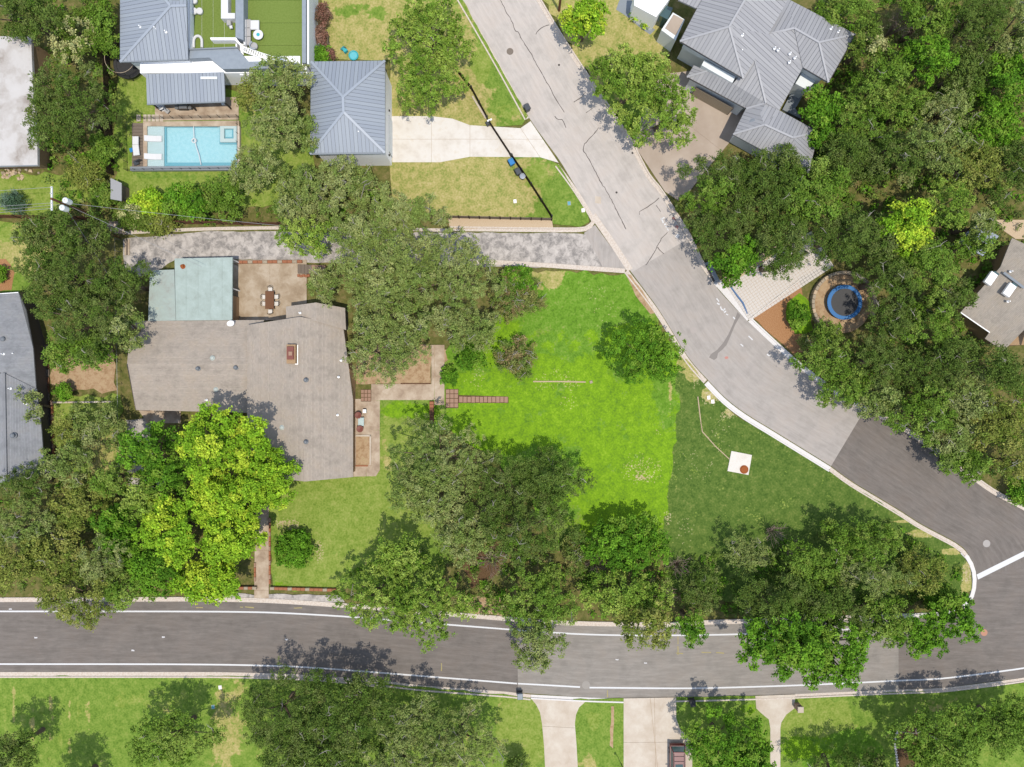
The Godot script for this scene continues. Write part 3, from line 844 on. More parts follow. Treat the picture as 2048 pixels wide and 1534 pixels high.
	for r in 4:
		for c in 3:
			put(walk, "brick", slab_of(rect(892 + c * 8.4, 779 + r * 9.2, 892 + c * 8.4 + 7.2, 779 + r * 9.2 + 7.9), 0.09, 0.135).mesh(), mats.brick_pink)
	var pad := structure("brick_landing", slab_of(rect(722, 779, 743, 803), 0.0, 0.108), mats.dark_mulch)
	for r in 3:
		for c in 3:
			put(pad, "brick", slab_of(rect(722.5 + c * 6.8, 779.5 + r * 7.8, 722.5 + c * 6.8 + 5.7, 779.5 + r * 7.8 + 6.7), 0.09, 0.13).mesh(), mats.brick_pink)
	# paver apron with its band
	structure("apron", slab_of(outline([1428, 568, 1440, 560, 1504, 632, 1494, 642]), 0.0, 0.06), mats.kerb_white)
	var pv := structure("paver_drive", slab_of(outline([1440, 560, 1600, 460, 1660, 520, 1600, 556, 1504, 632]), 0.0, 0.1), mats.gravel)
	var ps := Shape.new()
	var a := flat(at(1452, 572))
	var u := (flat(at(1590, 482)) - a).normalized()
	var v := Vector2(-u.y, u.x)
	for i in 30:
		for k in 15:
			var c := a + u * (0.22 + i * 0.41) + v * (0.22 + k * 0.34)
			var q := PackedVector2Array([c - u * 0.19 - v * 0.156, c + u * 0.19 - v * 0.156, c + u * 0.19 + v * 0.156, c - u * 0.19 + v * 0.156])
			ps.block(q, 0.07, 0.12 + rng.randf_range(-0.006, 0.006))
	put(pv, "pavers", ps.mesh(), mats.paver).set_meta("kind", "stuff")

# ---------- buildings ----------
# corners are [pixel x, pixel y, height]; they lie where the photograph's ray meets that height
func corners(list: Array) -> PackedVector3Array:
	var r := PackedVector3Array()
	for c in list:
		r.append(at(c[0], c[1], c[2]))
	return r

func height_on(pts: PackedVector3Array, idx: PackedInt32Array, p: Vector2) -> float:
	var best := 1e9
	var y := 0.0
	for i in range(0, idx.size(), 3):
		var a := pts[idx[i]]
		var b := pts[idx[i + 1]]
		var c := pts[idx[i + 2]]
		var d := (b.z - c.z) * (a.x - c.x) + (c.x - b.x) * (a.z - c.z)
		if absf(d) < 1e-9:
			continue
		var u := ((b.z - c.z) * (p.x - c.x) + (c.x - b.x) * (p.y - c.z)) / d
		var v := ((c.z - a.z) * (p.x - c.x) + (a.x - c.x) * (p.y - c.z)) / d
		var w := 1.0 - u - v
		var out := maxf(0.0, -minf(u, minf(v, w)))
		if out < best:
			best = out
			y = u * a.y + v * b.y + w * c.y
	return y

# one slope of a standing-seam roof: every pan is a piece; seam = direction the seams run, in pixels
func seam_roof(parent: Node3D, list: Array, seam: Vector2, pan: float, pans: Array) -> void:
	var pts := corners(list)
	var flat_pts := PackedVector2Array()
	for p in pts:
		flat_pts.append(flat(p))
	var idx := Geometry2D.triangulate_polygon(flat_pts)
	var d := seam.normalized()
	var o := d.orthogonal()
	var lo := 1e9
	var hi := -1e9
	for p in flat_pts:
		lo = minf(lo, p.dot(o))
		hi = maxf(hi, p.dot(o))
	var deck := Shape.new()
	var top := PackedFloat32Array()
	var low := PackedFloat32Array()
	for p in pts:
		top.append(p.y - 0.1)
		low.append(p.y - 0.24)
	deck.slab(flat_pts, top, low, true)
	put(parent, "roof_deck", deck.mesh(), mats.deck_dark)
	var n := maxi(1, roundi((hi - lo) / pan))
	var w := (hi - lo) / n
	var gap := 0.034
	for i in n:
		var a := lo + i * w + gap * 0.5
		var b := lo + (i + 1) * w - gap * 0.5
		var strip := PackedVector2Array([o * a - d * 300, o * b - d * 300, o * b + d * 300, o * a + d * 300])
		for q in Geometry2D.intersect_polygons(flat_pts, strip):
			if q.size() < 3:
				continue
			var t := PackedFloat32Array()
			var l := PackedFloat32Array()
			for p in q:
				var y := height_on(pts, idx, p)
				t.append(y)
				l.append(y - 0.13)
			var s := Shape.new()
			s.slab(q, t, l)
			if s.v.size():
				put(parent, "roof_panel", s.mesh(), pans[(i * 7 + i / 3) % pans.size()])

func cap(parent: Node3D, a: Array, b: Array, mat: Material, width := 0.3) -> void:
	var p := at(a[0], a[1], a[2])
	var q := at(b[0], b[1], b[2])
	var d := (q - p)
	var s := Shape.new()
	var side := Vector3(-d.z, 0, d.x).normalized()
	var up := d.cross(side).normalized()
	if up.y < 0:
		up = -up
	s.box(Transform3D(Basis(side, up, d.normalized()), (p + q) * 0.5 + Vector3.UP * 0.04), Vector3(width, 0.06, d.length()), 0.02)
	put(parent, "ridge_cap", s.mesh(), mat)

# a shingled slope; course = direction the courses run, in pixels
func shingle_roof(parent: Node3D, called: String, list: Array, course: Vector2, mat: Material, thick := 0.16) -> void:
	var pts := corners(list)
	var p := PackedVector2Array()
	var top := PackedFloat32Array()
	var low := PackedFloat32Array()
	for q in pts:
		p.append(flat(q))
		top.append(q.y)
		low.append(q.y - thick)
	var s := Shape.new()
	s.slab(p, top, low, true, course.normalized())
	put(parent, called, s.mesh(), mat)

func walls(parent: Node3D, p: PackedVector2Array, y0: float, y1: float, mat: Material, called := "wall") -> void:
	var s := Shape.new()
	s.block(p, y0, y1)
	put(parent, called, s.mesh(), mat)

func slab_part(parent: Node3D, called: String, list: Array, h0: float, h1: float, mat: Material) -> MeshInstance3D:
	var s := Shape.new()
	s.block(outline(list, h1), h0, h1, true)
	return put(parent, called, s.mesh(), mat)

func box_part(parent: Node3D, called: String, c: Vector3, size: Vector3, mat: Material, turn := 0.0, bevel := 0.02, taper := 1.0) -> MeshInstance3D:
	var s := Shape.new()
	s.box(frame(c, turn), size, bevel, taper)
	return put(parent, called, s.mesh(), mat)

func round_vent(parent: Node3D, px: float, py: float, h: float, r: float, mat: Material) -> void:
	var c := at(px, py, h + 0.25)
	var s := Shape.new()
	s.lathe(c - Vector3.UP * 0.25, [[r * 1.25, -0.1], [r * 1.25, 0.03], [r * 0.62, 0.06], [r * 0.62, 0.26], [r, 0.28], [r * 0.96, 0.38], [r * 0.6, 0.47], [0.0, 0.5]], 14)
	put(parent, "roof_vent", s.mesh(), mat)

func pipe_vent(parent: Node3D, px: float, py: float, h: float, mat: Material) -> void:
	var c := at(px, py, h)
	var s := Shape.new()
	s.lathe(c, [[0.16, -0.05], [0.13, 0.04], [0.06, 0.08], [0.06, 0.4], [0.0, 0.4]], 10)
	put(parent, "vent_pipe", s.mesh(), mat)

func window_on(parent: Node3D, a: Vector3, b: Vector3, h: float, out: Vector3, glass: Material = null) -> void:
	var d := (b - a)
	var c := (a + b) * 0.5 + out * 0.015
	var turn := atan2(-d.z, d.x)
	var s := Shape.new()
	s.box(frame(c, turn), Vector3(d.length(), h, 0.06))
	var w := put(parent, "window", s.mesh(), mats.trim_dark)
	var g := Shape.new()
	g.box(frame(c + out * 0.02, turn), Vector3(d.length() - 0.12, h - 0.12, 0.05))
	put(w, "pane", g.mesh(), glass if glass else mats.glass)

func build_houses() -> void:
	tan_house()
	white_house()
	garage()
	grey_house()
	side_houses()

func tan_house() -> void:
	var o := thing("brick_bungalow", "tan shingled bungalow with two wings and a pale teal flat-roofed carport", "house", at(480, 780))
	# west wing, ridge across the picture
	shingle_roof(o, "roof_slope", [[262, 642, 2.9], [528, 640, 2.9], [506, 728, 3.7], [254, 728, 3.9]], Vector2(1, 0), mats.shingle_tan)
	shingle_roof(o, "roof_slope", [[254, 728, 3.9], [506, 728, 3.7], [520, 826, 2.8], [272, 820, 2.8]], Vector2(1, 0), mats.shingle_tan)
	# east wing, ridge up the picture
	shingle_roof(o, "roof_slope", [[494, 650, 3.9], [600, 633.5, 4.9], [610, 963, 4.9], [494, 950, 3.9]], Vector2(0, 1), mats.shingle_tan)
	shingle_roof(o, "roof_slope", [[600, 633.5, 4.9], [686, 650, 3.2], [706, 800, 3.2], [706, 954, 3.2], [610, 963, 4.9]], Vector2(0, 1), mats.shingle_tan)
	# north block
	shingle_roof(o, "roof_slope", [[572, 613, 3.9], [632, 605, 4.5], [632, 642, 4.5], [572, 640, 3.9]], Vector2(0, 1), mats.shingle_tan)
	shingle_roof(o, "roof_slope", [[632, 605, 4.5], [690, 616, 3.4], [692, 660, 3.4], [632, 642, 4.5]], Vector2(0, 1), mats.shingle_tan)
	walls(o, rect(270, 652, 530, 812, 2.6), 0.0, 2.75, mats.wall_tan)
	walls(o, outline([500, 654, 682, 654, 682, 700, 700, 740, 700, 948, 500, 948], 3.0), 0.0, 3.05, mats.wall_tan)
	walls(o, rect(580, 616, 684, 656, 3.2), 0.0, 3.3, mats.wall_dark)
	# eaves trim
	for e in [[[254, 728, 4.0], [272, 820, 2.7]], [[272, 820, 2.7], [300, 821, 2.7]], [[706, 800, 3.1], [706, 954, 3.1]]]:
		cap(o, e[0], e[1], mats.trim_dark, 0.06)
	window_on(o, at(703, 780, 2.0), at(703, 792, 2.0), 1.2, Vector3(1, 0, 0), mats.glass)
	window_on(o, at(703, 804, 2.0), at(703, 816, 2.0), 1.2, Vector3(1, 0, 0), mats.glass)
	# carport
	var c := slab_part(o, "carport_roof", [349, 517, 465, 514.5, 464, 640, 352, 641], 2.75, 3.0, mats.flat_teal)
	for i in 4:
		var s := Shape.new()
		var x := 372.0 + i * 24.0
		s.box(frame((at(x, 519, 3.0) + at(x, 637, 3.0)) * 0.5 + Vector3.UP * 0.01), Vector3(0.05, 0.03, 6.9), 0.0)
		put(c, "roof_seam", s.mesh(), mats.flat_teal)
	slab_part(o, "carport_roof", [300, 541, 348.5, 539, 351.5, 641, 296, 642], 2.7, 2.92, mats.flat_teal_old)
	for p in [[352, 520], [462, 518], [352, 576], [462, 576], [306, 546]]:
		box_part(o, "post", at(p[0], p[1], 2.9) - Vector3.UP * 1.48, Vector3(0.12, 2.75, 0.12), mats.trim_white)
	walls(o, rect(300, 590, 462, 650, 2.7), 0.0, 2.68, mats.wall_tan)
	var rv := Shape.new()
	rv.lathe(at(366, 533, 3.0), [[0.3, 0.0], [0.26, 0.05], [0.12, 0.08], [0.12, 0.3], [0.2, 0.32], [0.0, 0.42]], 12)
	put(o, "roof_vent", rv.mesh(), mats.rust)
	# vents on the shingles
	round_vent(o, 395, 737, 3.7, 0.22, mats.vent)
	round_vent(o, 471, 735, 3.6, 0.24, mats.vent)
	round_vent(o, 611, 760, 4.85, 0.22, mats.vent)
	round_vent(o, 611, 884, 4.85, 0.22, mats.vent)
	for v in [[425, 716, 3.7], [432, 779, 3.2], [564, 855, 4.5]]:
		var s := Shape.new()
		s.lathe(at(v[0], v[1], v[2]), [[0.3, -0.06], [0.3, 0.05], [0.25, 0.08], [0.17, 0.2], [0.0, 0.26]], 14)
		put(o, "roof_vent", s.mesh(), mats.vent_pale)
	for v in [[682, 721, 3.6], [677, 754, 3.7], [675, 830, 3.7], [413, 800, 3.2], [600, 626, 4.4]]:
		pipe_vent(o, v[0], v[1], v[2], mats.trim_white)
	# chimney
	var ch := slab_part(o, "chimney", [573, 689, 591, 689, 591, 727, 573, 727], 3.6, 5.5, mats.wall_tan)
	slab_part(ch, "flashing", [590, 690, 596, 690, 596, 729, 590, 729], 4.55, 4.86, mats.trim_white)
	slab_part(ch, "chimney_cap", [573.5, 693, 587, 693, 587, 719, 573.5, 719], 5.5, 5.75, mats.copper)
	slab_part(ch, "flue", [577, 703, 584, 703, 584, 711, 577, 711], 5.75, 5.9, mats.brick_pink)
	# satellite dish
	var d := thing("satellite_dish", "white satellite dish on the tan shingle roof by the patio", "satellite dish", at(462, 648, 3.2))
	var s := Shape.new()
	s.tube([at(462, 649, 3.15), at(466, 652, 3.6)], [0.03, 0.03], 6)
	put(d, "mast", s.mesh(), mats.steel)
	var ds := Shape.new()
	var f := Transform3D(Basis(Vector3(1, 0, 0), 0.6).rotated(Vector3.UP, 0.5), at(461, 646, 3.75))
	for k in 18:
		var a0 := TAU * k / 18
		var a1 := TAU * (k + 1) / 18
		ds.tri(f * Vector3.ZERO, f * Vector3(cos(a0) * 0.42, 0.09, sin(a0) * 0.34), f * Vector3(cos(a1) * 0.42, 0.09, sin(a1) * 0.34), f.basis.y)
	put(d, "dish", ds.mesh(), mats.wall_white)
	# patio walls and steps
	var w := thing("patio_wall", "low orange brick wall along the tan patio beside the old drive", "wall", at(540, 524))
	for i in 14:
		box_part(w, "brick", at(470 + i * 9.9, 523.5 - i * 0.1 + 0.5, 0.5) - Vector3.UP * 0.25, Vector3(0.58, 0.5, 0.34), mats.brick_red if i % 3 else mats.stone, 0.0, 0.03)
	var st := thing("garden_steps", "brick and timber steps climbing from the tan patio under the oak", "steps", at(624, 538))
	for i in 8:
		box_part(st, "step", at(599 + i * 7.1, 538 + i * 0.4, 0.2) + Vector3.UP * i * 0.02, Vector3(0.41, 0.22 + i * 0.04, 1.1), mats.wood_grey if i < 4 else mats.brick_pink, 0.0, 0.02)
	var sw := thing("planter_wall", "short brick planter wall beneath the garden steps", "wall", at(612, 552))
	for i in 5:
		box_part(sw, "brick", at(597 + i * 5, 551 + (i % 2), 0.3) - Vector3.UP * 0.12, Vector3(0.3, 0.36, 0.3), mats.brick_red, 0.0, 0.03)
	# retaining wall at the street
	var rw := thing("retaining_wall", "low orange stone retaining wall of the lawn above the street", "wall", at(610, 1178))
	for i in 15:
		box_part(rw, "stone", at(544 + i * 8.8, 1177 + i * 0.25, 0.5) - Vector3.UP * 0.24, Vector3(0.52, 0.56 + rng.randf_range(-0.04, 0.04), 0.34), mats.brick_red if i % 4 else mats.stone, rng.randf_range(-0.05, 0.05), 0.03)
	var rw2 := thing("retaining_wall", "short stone wall end between the path and the yellow-green maple", "wall", at(490, 1176))
	for i in 5:
		box_part(rw2, "stone", at(474 + i * 8.6, 1176.5, 0.5) - Vector3.UP * 0.24, Vector3(0.5, 0.55, 0.34), mats.brick_red if i % 2 else mats.stone, rng.randf_range(-0.05, 0.05), 0.03)
	for q in [[539.5, "brick edging along the lawn side of the street path", 1040, 1176], [510, "brick edging of the street path below the maple", 1130, 1176]]:
		var e := thing("path_edging", q[1], "edging", at(q[0], 1110))
		var n := int((q[3] - q[2]) / 9.5)
		for i in n:
			box_part(e, "brick", at(q[0], q[2] + i * 9.5, 0.2) - Vector3.UP * 0.05, Vector3(0.22, 0.3, 0.54), mats.brick_red if i % 3 else mats.brick_pink, 0.0, 0.02)
	var bw := thing("garden_wall", "rust brown brick wall stub running from the path into the olive oak", "wall", at(863, 830))
	for i in 7:
		box_part(bw, "brick", at(863, 806 + i * 6.4, 0.7) - Vector3.UP * 0.35, Vector3(0.5, 0.7, 0.36), mats.brick_red if i < 2 else mats.wood_brown, 0.0, 0.02)
	var bk := thing("bed_edging", "dark timber edging of the planting bed under the live oak", "edging", at(800, 766))
	for i in 8:
		box_part(bk, "board", at(805 + i * 7.4, 767.5, 0.2) - Vector3.UP * 0.05, Vector3(0.44, 0.3, 0.1), mats.wood_brown)
	# planter between wall and path
	var pl := thing("planter_bed", "straw-filled planter bed between the bungalow wall and the path", "planter", at(726, 902))
	slab_part(pl, "soil", [712, 873, 739, 873, 739, 926, 736, 931, 712, 931], 0.0, 0.16, mats.dirt)
	slab_part(pl, "rim", [739, 871, 742, 871, 742, 930, 739, 930], 0.0, 0.24, mats.concrete_tan)
	slab_part(pl, "rim", [711, 870, 742, 870, 742, 873, 711, 873], 0.0, 0.24, mats.concrete_tan)
	slab_part(pl, "rim", [711, 930.5, 736, 930.5, 736, 933, 711, 933], 0.0, 0.22, mats.brick_red)

func white_house() -> void:
	var o := thing("modern_house", "white modern house with blue-grey metal roofs and turf roof terraces", "house", at(440, 60))
	var E := 4.7
	# hip roof of the tall block
	seam_roof(o, [[240, 124, E], [240, -110, E], [300, -40, 6.5], [341, 12, 6.5]], Vector2(1, 0), 0.42, mats.metal_blue)
	seam_roof(o, [[240, 124, E], [341, 12, 6.5], [373, 11, 6.5], [376, 120, E]], Vector2(0, 1), 0.42, mats.metal_blue)
	seam_roof(o, [[341, 12, 6.5], [300, -40, 6.5], [372, -110, 5.2], [373, 11, 6.5]], Vector2(0, 1), 0.42, mats.metal_blue)
	cap(o, [240, 124, E], [341, 12, 6.5], mats.cap_blue)
	cap(o, [341, 12, 6.5], [373, 11, 6.5], mats.cap_blue)
	cap(o, [341, 12, 6.5], [300, -40, 6.5], mats.cap_blue)
	cap(o, [240, 124, E + 0.02], [376, 120, E + 0.02], mats.trim_grey, 0.14)
	walls(o, rect(252, -110, 374, 117, 4.5), 0.0, 4.52, mats.wall_white)
	for w in [[268, 292], [332, 352]]:
		window_on(o, at(w[0], 117.6, 3.95), at(w[1] + 14, 117.6, 3.95), 0.8, Vector3(0, 0, 1))
	pipe_vent(o, 281, 54, 5.4, mats.trim_white)
	pipe_vent(o, 311, 57, 5.7, mats.trim_white)
	pipe_vent(o, 332, 64, 5.7, mats.trim_white)
	slab_part(o, "parapet", [372, -110, 380, -110, 380, 97, 372, 97], 0.0, 4.3, mats.wall_white)
	# west terrace
	walls(o, rect(376, -110, 474, 128, 3.2), 0.0, 3.2, mats.wall_white)
	for i in 4:
		slab_part(o, "turf_roll", [381.3 + i * 22.5, -110, 403.2 + i * 22.5, -110, 403.2 + i * 22.5, 100, 381.3 + i * 22.5, 100], 3.2, 3.25 + 0.008 * (i % 2), mats.turf)
	slab_part(o, "partition", [471, -110, 487, -110, 487, 80, 471, 74], 0.0, 4.6, mats.flat_blue)
	slab_part(o, "partition_end", [420, 75, 471, 75, 489, 96, 486, 98, 470, 80, 422, 80], 3.2, 4.2, mats.wall_white)
	# east terrace
	walls(o, rect(480, -110, 614, 150, 3.1), 0.0, 3.1, mats.wall_white)
	for i in 5:
		slab_part(o, "turf_roll", [487, -44 + i * 45.0 - 45, 604, -44 + i * 45.0 - 45, 604, -44.5 + i * 45.0, 487, -44.5 + i * 45.0], 3.12, 3.17 + 0.008 * (i % 2), mats.turf)
	slab_part(o, "parapet", [604, -110, 612, -110, 612, 126, 604, 126], 0.0, 4.0, mats.flat_blue)
	slab_part(o, "parapet", [614, -110, 618, -110, 618, 128, 614, 128], 0.0, 4.0, mats.wall_pale)
	window_on(o, at(618.6, 30, 2.2), at(618.6, 50, 2.2), 1.2, Vector3(1, 0, 0))
	# linking flat roof
	slab_part(o, "flat_roof", [371, 100, 473, 95, 496, 123, 571, 121, 600, 128, 600, 136, 446, 138, 418, 115, 378, 117], 3.6, 4.4, mats.flat_blue)
	slab_part(o, "coping", [371, 97.5, 473, 93, 475, 95.5, 371, 100], 4.2, 4.6, mats.trim_grey)
	walls(o, rect(280, 112, 600, 146, 3.4), 0.0, 3.4, mats.wall_white)
	window_on(o, at(384, 140, 2.0), at(424, 140, 2.0), 2.0, Vector3(0, 0, 1))
	window_on(o, at(470, 140, 2.2), at(500, 140, 2.2), 1.6, Vector3(0, 0, 1))
	# pool-side roof
	seam_roof(o, [[292, 148, 3.5], [448, 144, 3.5], [450, 204, 3.0], [294, 209, 3.0]], Vector2(0, 1), 0.42, mats.metal_blue)
	cap(o, [294, 209, 3.02], [450, 204, 3.02], mats.trim_grey, 0.14)
	for p in [[300, 204], [372, 203], [444, 200]]:
		box_part(o, "post", at(p[0], p[1], 2.9) - Vector3.UP * 1.45, Vector3(0.14, 2.8, 0.14), mats.trim_dark)
	slab_part(o, "skylight", [401, 153, 434, 153, 434, 158, 401, 158], 3.44, 3.5, mats.wall_pale)
	# stair up to the terrace
	var st := thing("roof_stair", "white open-tread stair beside the turf roof terrace", "stairs", at(515, 105, 3.2))
	for i in 14:
		box_part(st, "tread", at(486 + i * 4.4, 97 + i * 1.6, 3.7) - Vector3.UP * (0.12 + i * 0.01), Vector3(0.2, 0.05, 0.7), mats.trim_white, -0.3)
	for k in [-1.0, 1.0]:
		var s := Shape.new()
		s.tube([at(484, 98 + k * 5, 3.9), at(546, 118 + k * 5, 3.7)], [0.035, 0.035], 5)
		put(st, "handrail", s.mesh(), mats.trim_white)

func garage() -> void:
	var o := thing("garage", "white garage with blue-grey hipped metal roof beside the pale driveway", "garage", at(700, 230))
	var E := 5.4
	var R := 7.2
	seam_roof(o, [[622, 123, E], [770, 121, E], [686, 194, R]], Vector2(0, 1), 0.42, mats.metal_blue)
	seam_roof(o, [[770, 121, E], [770, 306, E], [687, 224, R], [686, 194, R]], Vector2(1, 0), 0.42, mats.metal_blue)
	seam_roof(o, [[770, 306, E], [620, 308, E], [687, 224, R]], Vector2(0, 1), 0.42, mats.metal_blue)
	seam_roof(o, [[620, 308, E], [622, 123, E], [686, 194, R], [687, 224, R]], Vector2(1, 0), 0.42, mats.metal_blue)
	for e in [[[622, 123, E], [686, 194, R]], [[770, 121, E], [686, 194, R]], [[770, 306, E], [687, 224, R]], [[620, 308, E], [687, 224, R]], [[686, 194, R], [687, 224, R]]]:
		cap(o, e[0], e[1], mats.cap_blue)
	cap(o, [770, 306, E], [620, 308, E], mats.trim_grey, 0.2)
	walls(o, rect(632, 136, 769, 304, 5.2), 0.0, 5.24, mats.wall_white)
	pipe_vent(o, 718, 265, 6.1, mats.trim_white)
	# garage door and small lamps on the drive side
	var x := at(769, 0, 5.2).x
	var z0 := at(0, 244, 0).z
	var z1 := at(0, 316, 0).z
	var s := Shape.new()
	s.box(frame(Vector3(x + 0.02, 1.15, (z0 + z1) * 0.5)), Vector3(0.08, 2.3, z1 - z0))
	var door := put(o, "garage_door", s.mesh(), mats.trim_grey)
	for i in 4:
		var p := Shape.new()
		p.box(frame(Vector3(x + 0.05, 0.3 + i * 0.56, (z0 + z1) * 0.5)), Vector3(0.06, 0.5, z1 - z0 - 0.1))
		put(door, "door_panel", p.mesh(), mats.wall_pale)
	for z in [z0 - 0.5, z1 + 0.4]:
		box_part(o, "wall_lamp", Vector3(x + 0.08, 2.4, z), Vector3(0.16, 0.3, 0.16), mats.trim_dark)
	window_on(o, at(690, 304.5, 3.6), at(722, 304.5, 3.6), 0.6, Vector3(0, 0, 1))

func g(x: float, y: float, h: float) -> Array:
	return [1200.0 + x / 3.835, y / 3.835, h]

func grey_house() -> void:
	var o := thing("grey_metal_house", "large pale grey house with many hipped standing-seam metal roofs", "house", at(1480, 130))
	var P: Array = mats.metal_grey
	var across := Vector2(490, 288)
	var down := Vector2(-288, 490)
	# upper block
	var a := g(990, 205, 8.3)
	var r := g(1110, 0, 8.3)
	var r2 := g(1240, -220, 8.3)
	seam_roof(o, [g(745, 65, 6.4), g(612, 316, 6.4), a, r, r2, g(940, -260, 6.6)], across, 0.42, P)
	seam_roof(o, [g(612, 316, 6.4), g(1098, 602, 6.3), a], down, 0.42, P)
	seam_roof(o, [g(600, 0, 6.0), g(745, 66, 6.2), g(940, 0, 6.9), g(1060, -200, 6.9), g(660, -140, 6.0)], down, 0.42, P)
	seam_roof(o, [a, r, g(1440, 0, 7.3), g(1294, 262, 6.9)], across, 0.42, P)
	seam_roof(o, [a, g(1294, 262, 6.9), g(1556, 516, 4.9), g(1190, 455, 6.5)], across, 0.42, P)
	seam_roof(o, [g(1294, 262, 6.9), g(1490, 215, 6.6), g(1556, 516, 4.9)], across, 0.42, P)
	seam_roof(o, [g(1190, 455, 6.5), g(1556, 516, 4.9), g(1376, 846, 4.3), g(1272, 790, 5.0)], across, 0.42, P)
	seam_roof(o, [a, g(1190, 455, 6.5), g(1098, 602, 6.2)], across, 0.42, P)
	# east wing
	var b := g(1490, 215, 6.7)
	var c := g(1680, 325, 6.7)
	seam_roof(o, [g(1440, -10, 5.4), g(1960, 262, 5.2), c, b], down, 0.42, P)
	seam_roof(o, [g(1440, -10, 5.4), b, g(1292, 262, 6.7)], down, 0.42, P)
	seam_roof(o, [c, g(1960, 262, 5.2), g(1752, 632, 5.2)], across, 0.42, P)
	seam_roof(o, [b, c, g(1752, 632, 5.2), g(1556, 518, 5.0)], down, 0.42, P)
	# garage wing and the low south wing
	seam_roof(o, [g(665, 590, 3.7), g(720, 500, 3.9), g(822, 546, 4.5)], across, 0.42, P)
	seam_roof(o, [g(665, 590, 3.7), g(822, 546, 4.5), g(1020, 640, 4.9), g(1120, 832, 3.7)], down, 0.42, P)
	seam_roof(o, [g(1020, 640, 4.9), g(1188, 455, 6.4), g(1272, 790, 4.95)], down, 0.42, P)
	seam_roof(o, [g(1020, 640, 4.9), g(1272, 790, 4.95), g(1120, 832, 3.7)], down, 0.42, P)
	var e := g(1228, 875, 4.9)
	var f := g(1262, 956, 5.2)
	seam_roof(o, [g(1120, 832, 3.9), g(1272, 790, 4.85), e], across, 0.42, P)
	seam_roof(o, [g(1120, 832, 3.9), e, f, g(1020, 1030, 3.8)], across, 0.42, P)
	seam_roof(o, [g(1020, 1030, 3.8), f, g(1480, 1056, 5.2), g(1600, 1340, 3.8)], down, 0.42, P)
	seam_roof(o, [e, g(1272, 790, 4.85), g(1376, 846, 4.3), f], down, 0.42, P)
	seam_roof(o, [f, g(1376, 846, 4.3), g(1676, 1010, 3.8), g(1480, 1056, 5.2)], down, 0.42, P)
	seam_roof(o, [g(1480, 1056, 5.2), g(1676, 1010, 3.8), g(1600, 1340, 3.8)], across, 0.42, P)
	for k in [[a, g(612, 316, 6.4)], [a, g(1098, 602, 6.3)], [a, r], [b, c], [c, g(1960, 262, 5.2)], [c, g(1752, 632, 5.2)], [b, g(1294, 262, 6.6)], [g(1188, 455, 6.4), g(1272, 790, 5.0)], [g(1272, 790, 4.9), g(1120, 832, 3.9)], [f, g(1020, 1030, 3.8)], [f, g(1480, 1056, 5.2)], [g(1480, 1056, 5.2), g(1676, 1010, 3.8)], [g(665, 590, 3.7), g(822, 546, 4.5)], [g(745, 65, 6.3), g(940, 0, 6.9)]]:
		cap(o, k[0], k[1], mats.cap_grey, 0.24)
	for k in [[g(612, 316, 6.35), g(1098, 602, 6.25)], [g(665, 590, 3.65), g(1120, 832, 3.65)], [g(1120, 832, 3.8), g(1020, 1030, 3.75)], [g(1556, 518, 4.95), g(1752, 632, 5.15)], [g(1960, 262, 5.15), g(1752, 632, 5.15)], [g(745, 65, 6.3), g(612, 316, 6.35)]]:
		cap(o, k[0], k[1], mats.trim_dark, 0.1)
	var w := func(l: Array, h: float, m: Material, y0 := 0.0) -> void:
		var p := PackedVector2Array()
		for i in range(0, l.size(), 2):
			var q := g(l[i], l[i + 1], h)
			p.append(flat(at(q[0], q[1], h)))
		walls(o, p, y0, h, m)
	w.call([770, 110, 660, 310, 1090, 560, 1200, 440, 1290, 700, 1500, 500, 1560, 440, 1440, 60, 1100, -160, 900, -160], 4.6, mats.wall_pale)
	w.call([760, 110, 655, 312, 1086, 560, 1290, 240, 1110, 40], 6.1, mats.wall_pale, 4.4)
	w.call([1460, 60, 1900, 280, 1730, 580, 1540, 470, 1400, 300], 4.9, mats.wall_pale)
	w.call([735, 530, 700, 590, 1120, 800, 1240, 700, 1160, 480], 3.6, mats.wall_pale)
	w.call([1140, 850, 1060, 1010, 1560, 1290, 1640, 1040, 1370, 880], 3.6, mats.wall_pale)
	# garage doors under the wide eave
	var a0 := g(740, 640, 0)
	var a1 := g(1050, 812, 0)
	var d0 := at(a0[0], a0[1], 3.2)
	var d1 := at(a1[0], a1[1], 3.2)
	d0.y = 1.2
	d1.y = 1.2
	window_on(o, d0.lerp(d1, 0.03), d0.lerp(d1, 0.97), 2.3, Vector3(-0.5, 0, 0.86).normalized(), mats.stone)
	# clerestory box, porch, planter
	w.call([800, 460, 1040, 590, 1015, 635, 780, 500], 5.0, mats.wall_pale, 3.4)
	w.call([560, 95, 650, 150, 580, 310, 470, 230], 3.0, mats.wall_pale)
	w.call([565, 110, 640, 150, 580, 270, 500, 215], 3.06, mats.tan_drive, 2.9)
	w.call([270, -60, 560, -60, 520, 10, 430, 130, 262, 40], 3.4, mats.wall_white)
	w.call([470, 30, 560, 60, 520, 150, 440, 110], 2.4, mats.glass)
	w.call([1560, 540, 1670, 605, 1590, 690, 1500, 640], 3.0, mats.wall_pale)
	w.call([1500, 650, 1580, 690, 1500, 830, 1545, 910, 1400, 840], 0.4, mats.trim_grey)
	for v in [[1092, 270, 7.7], [1338, 372, 6.6], [1366, 384, 6.6], [1456, 412, 6.0], [1494, 444, 5.8], [1452, 478, 5.8], [1826, 246, 5.6], [1770, 220, 5.7], [1084, 392, 7.0]]:
		var q := g(v[0], v[1], v[2])
		pipe_vent(o, q[0], q[1], v[2], mats.trim_white)
	var pb := thing("planter_box", "dark steel planter box with two light green shrubs by the grey house", "planter", at(1278, 40))
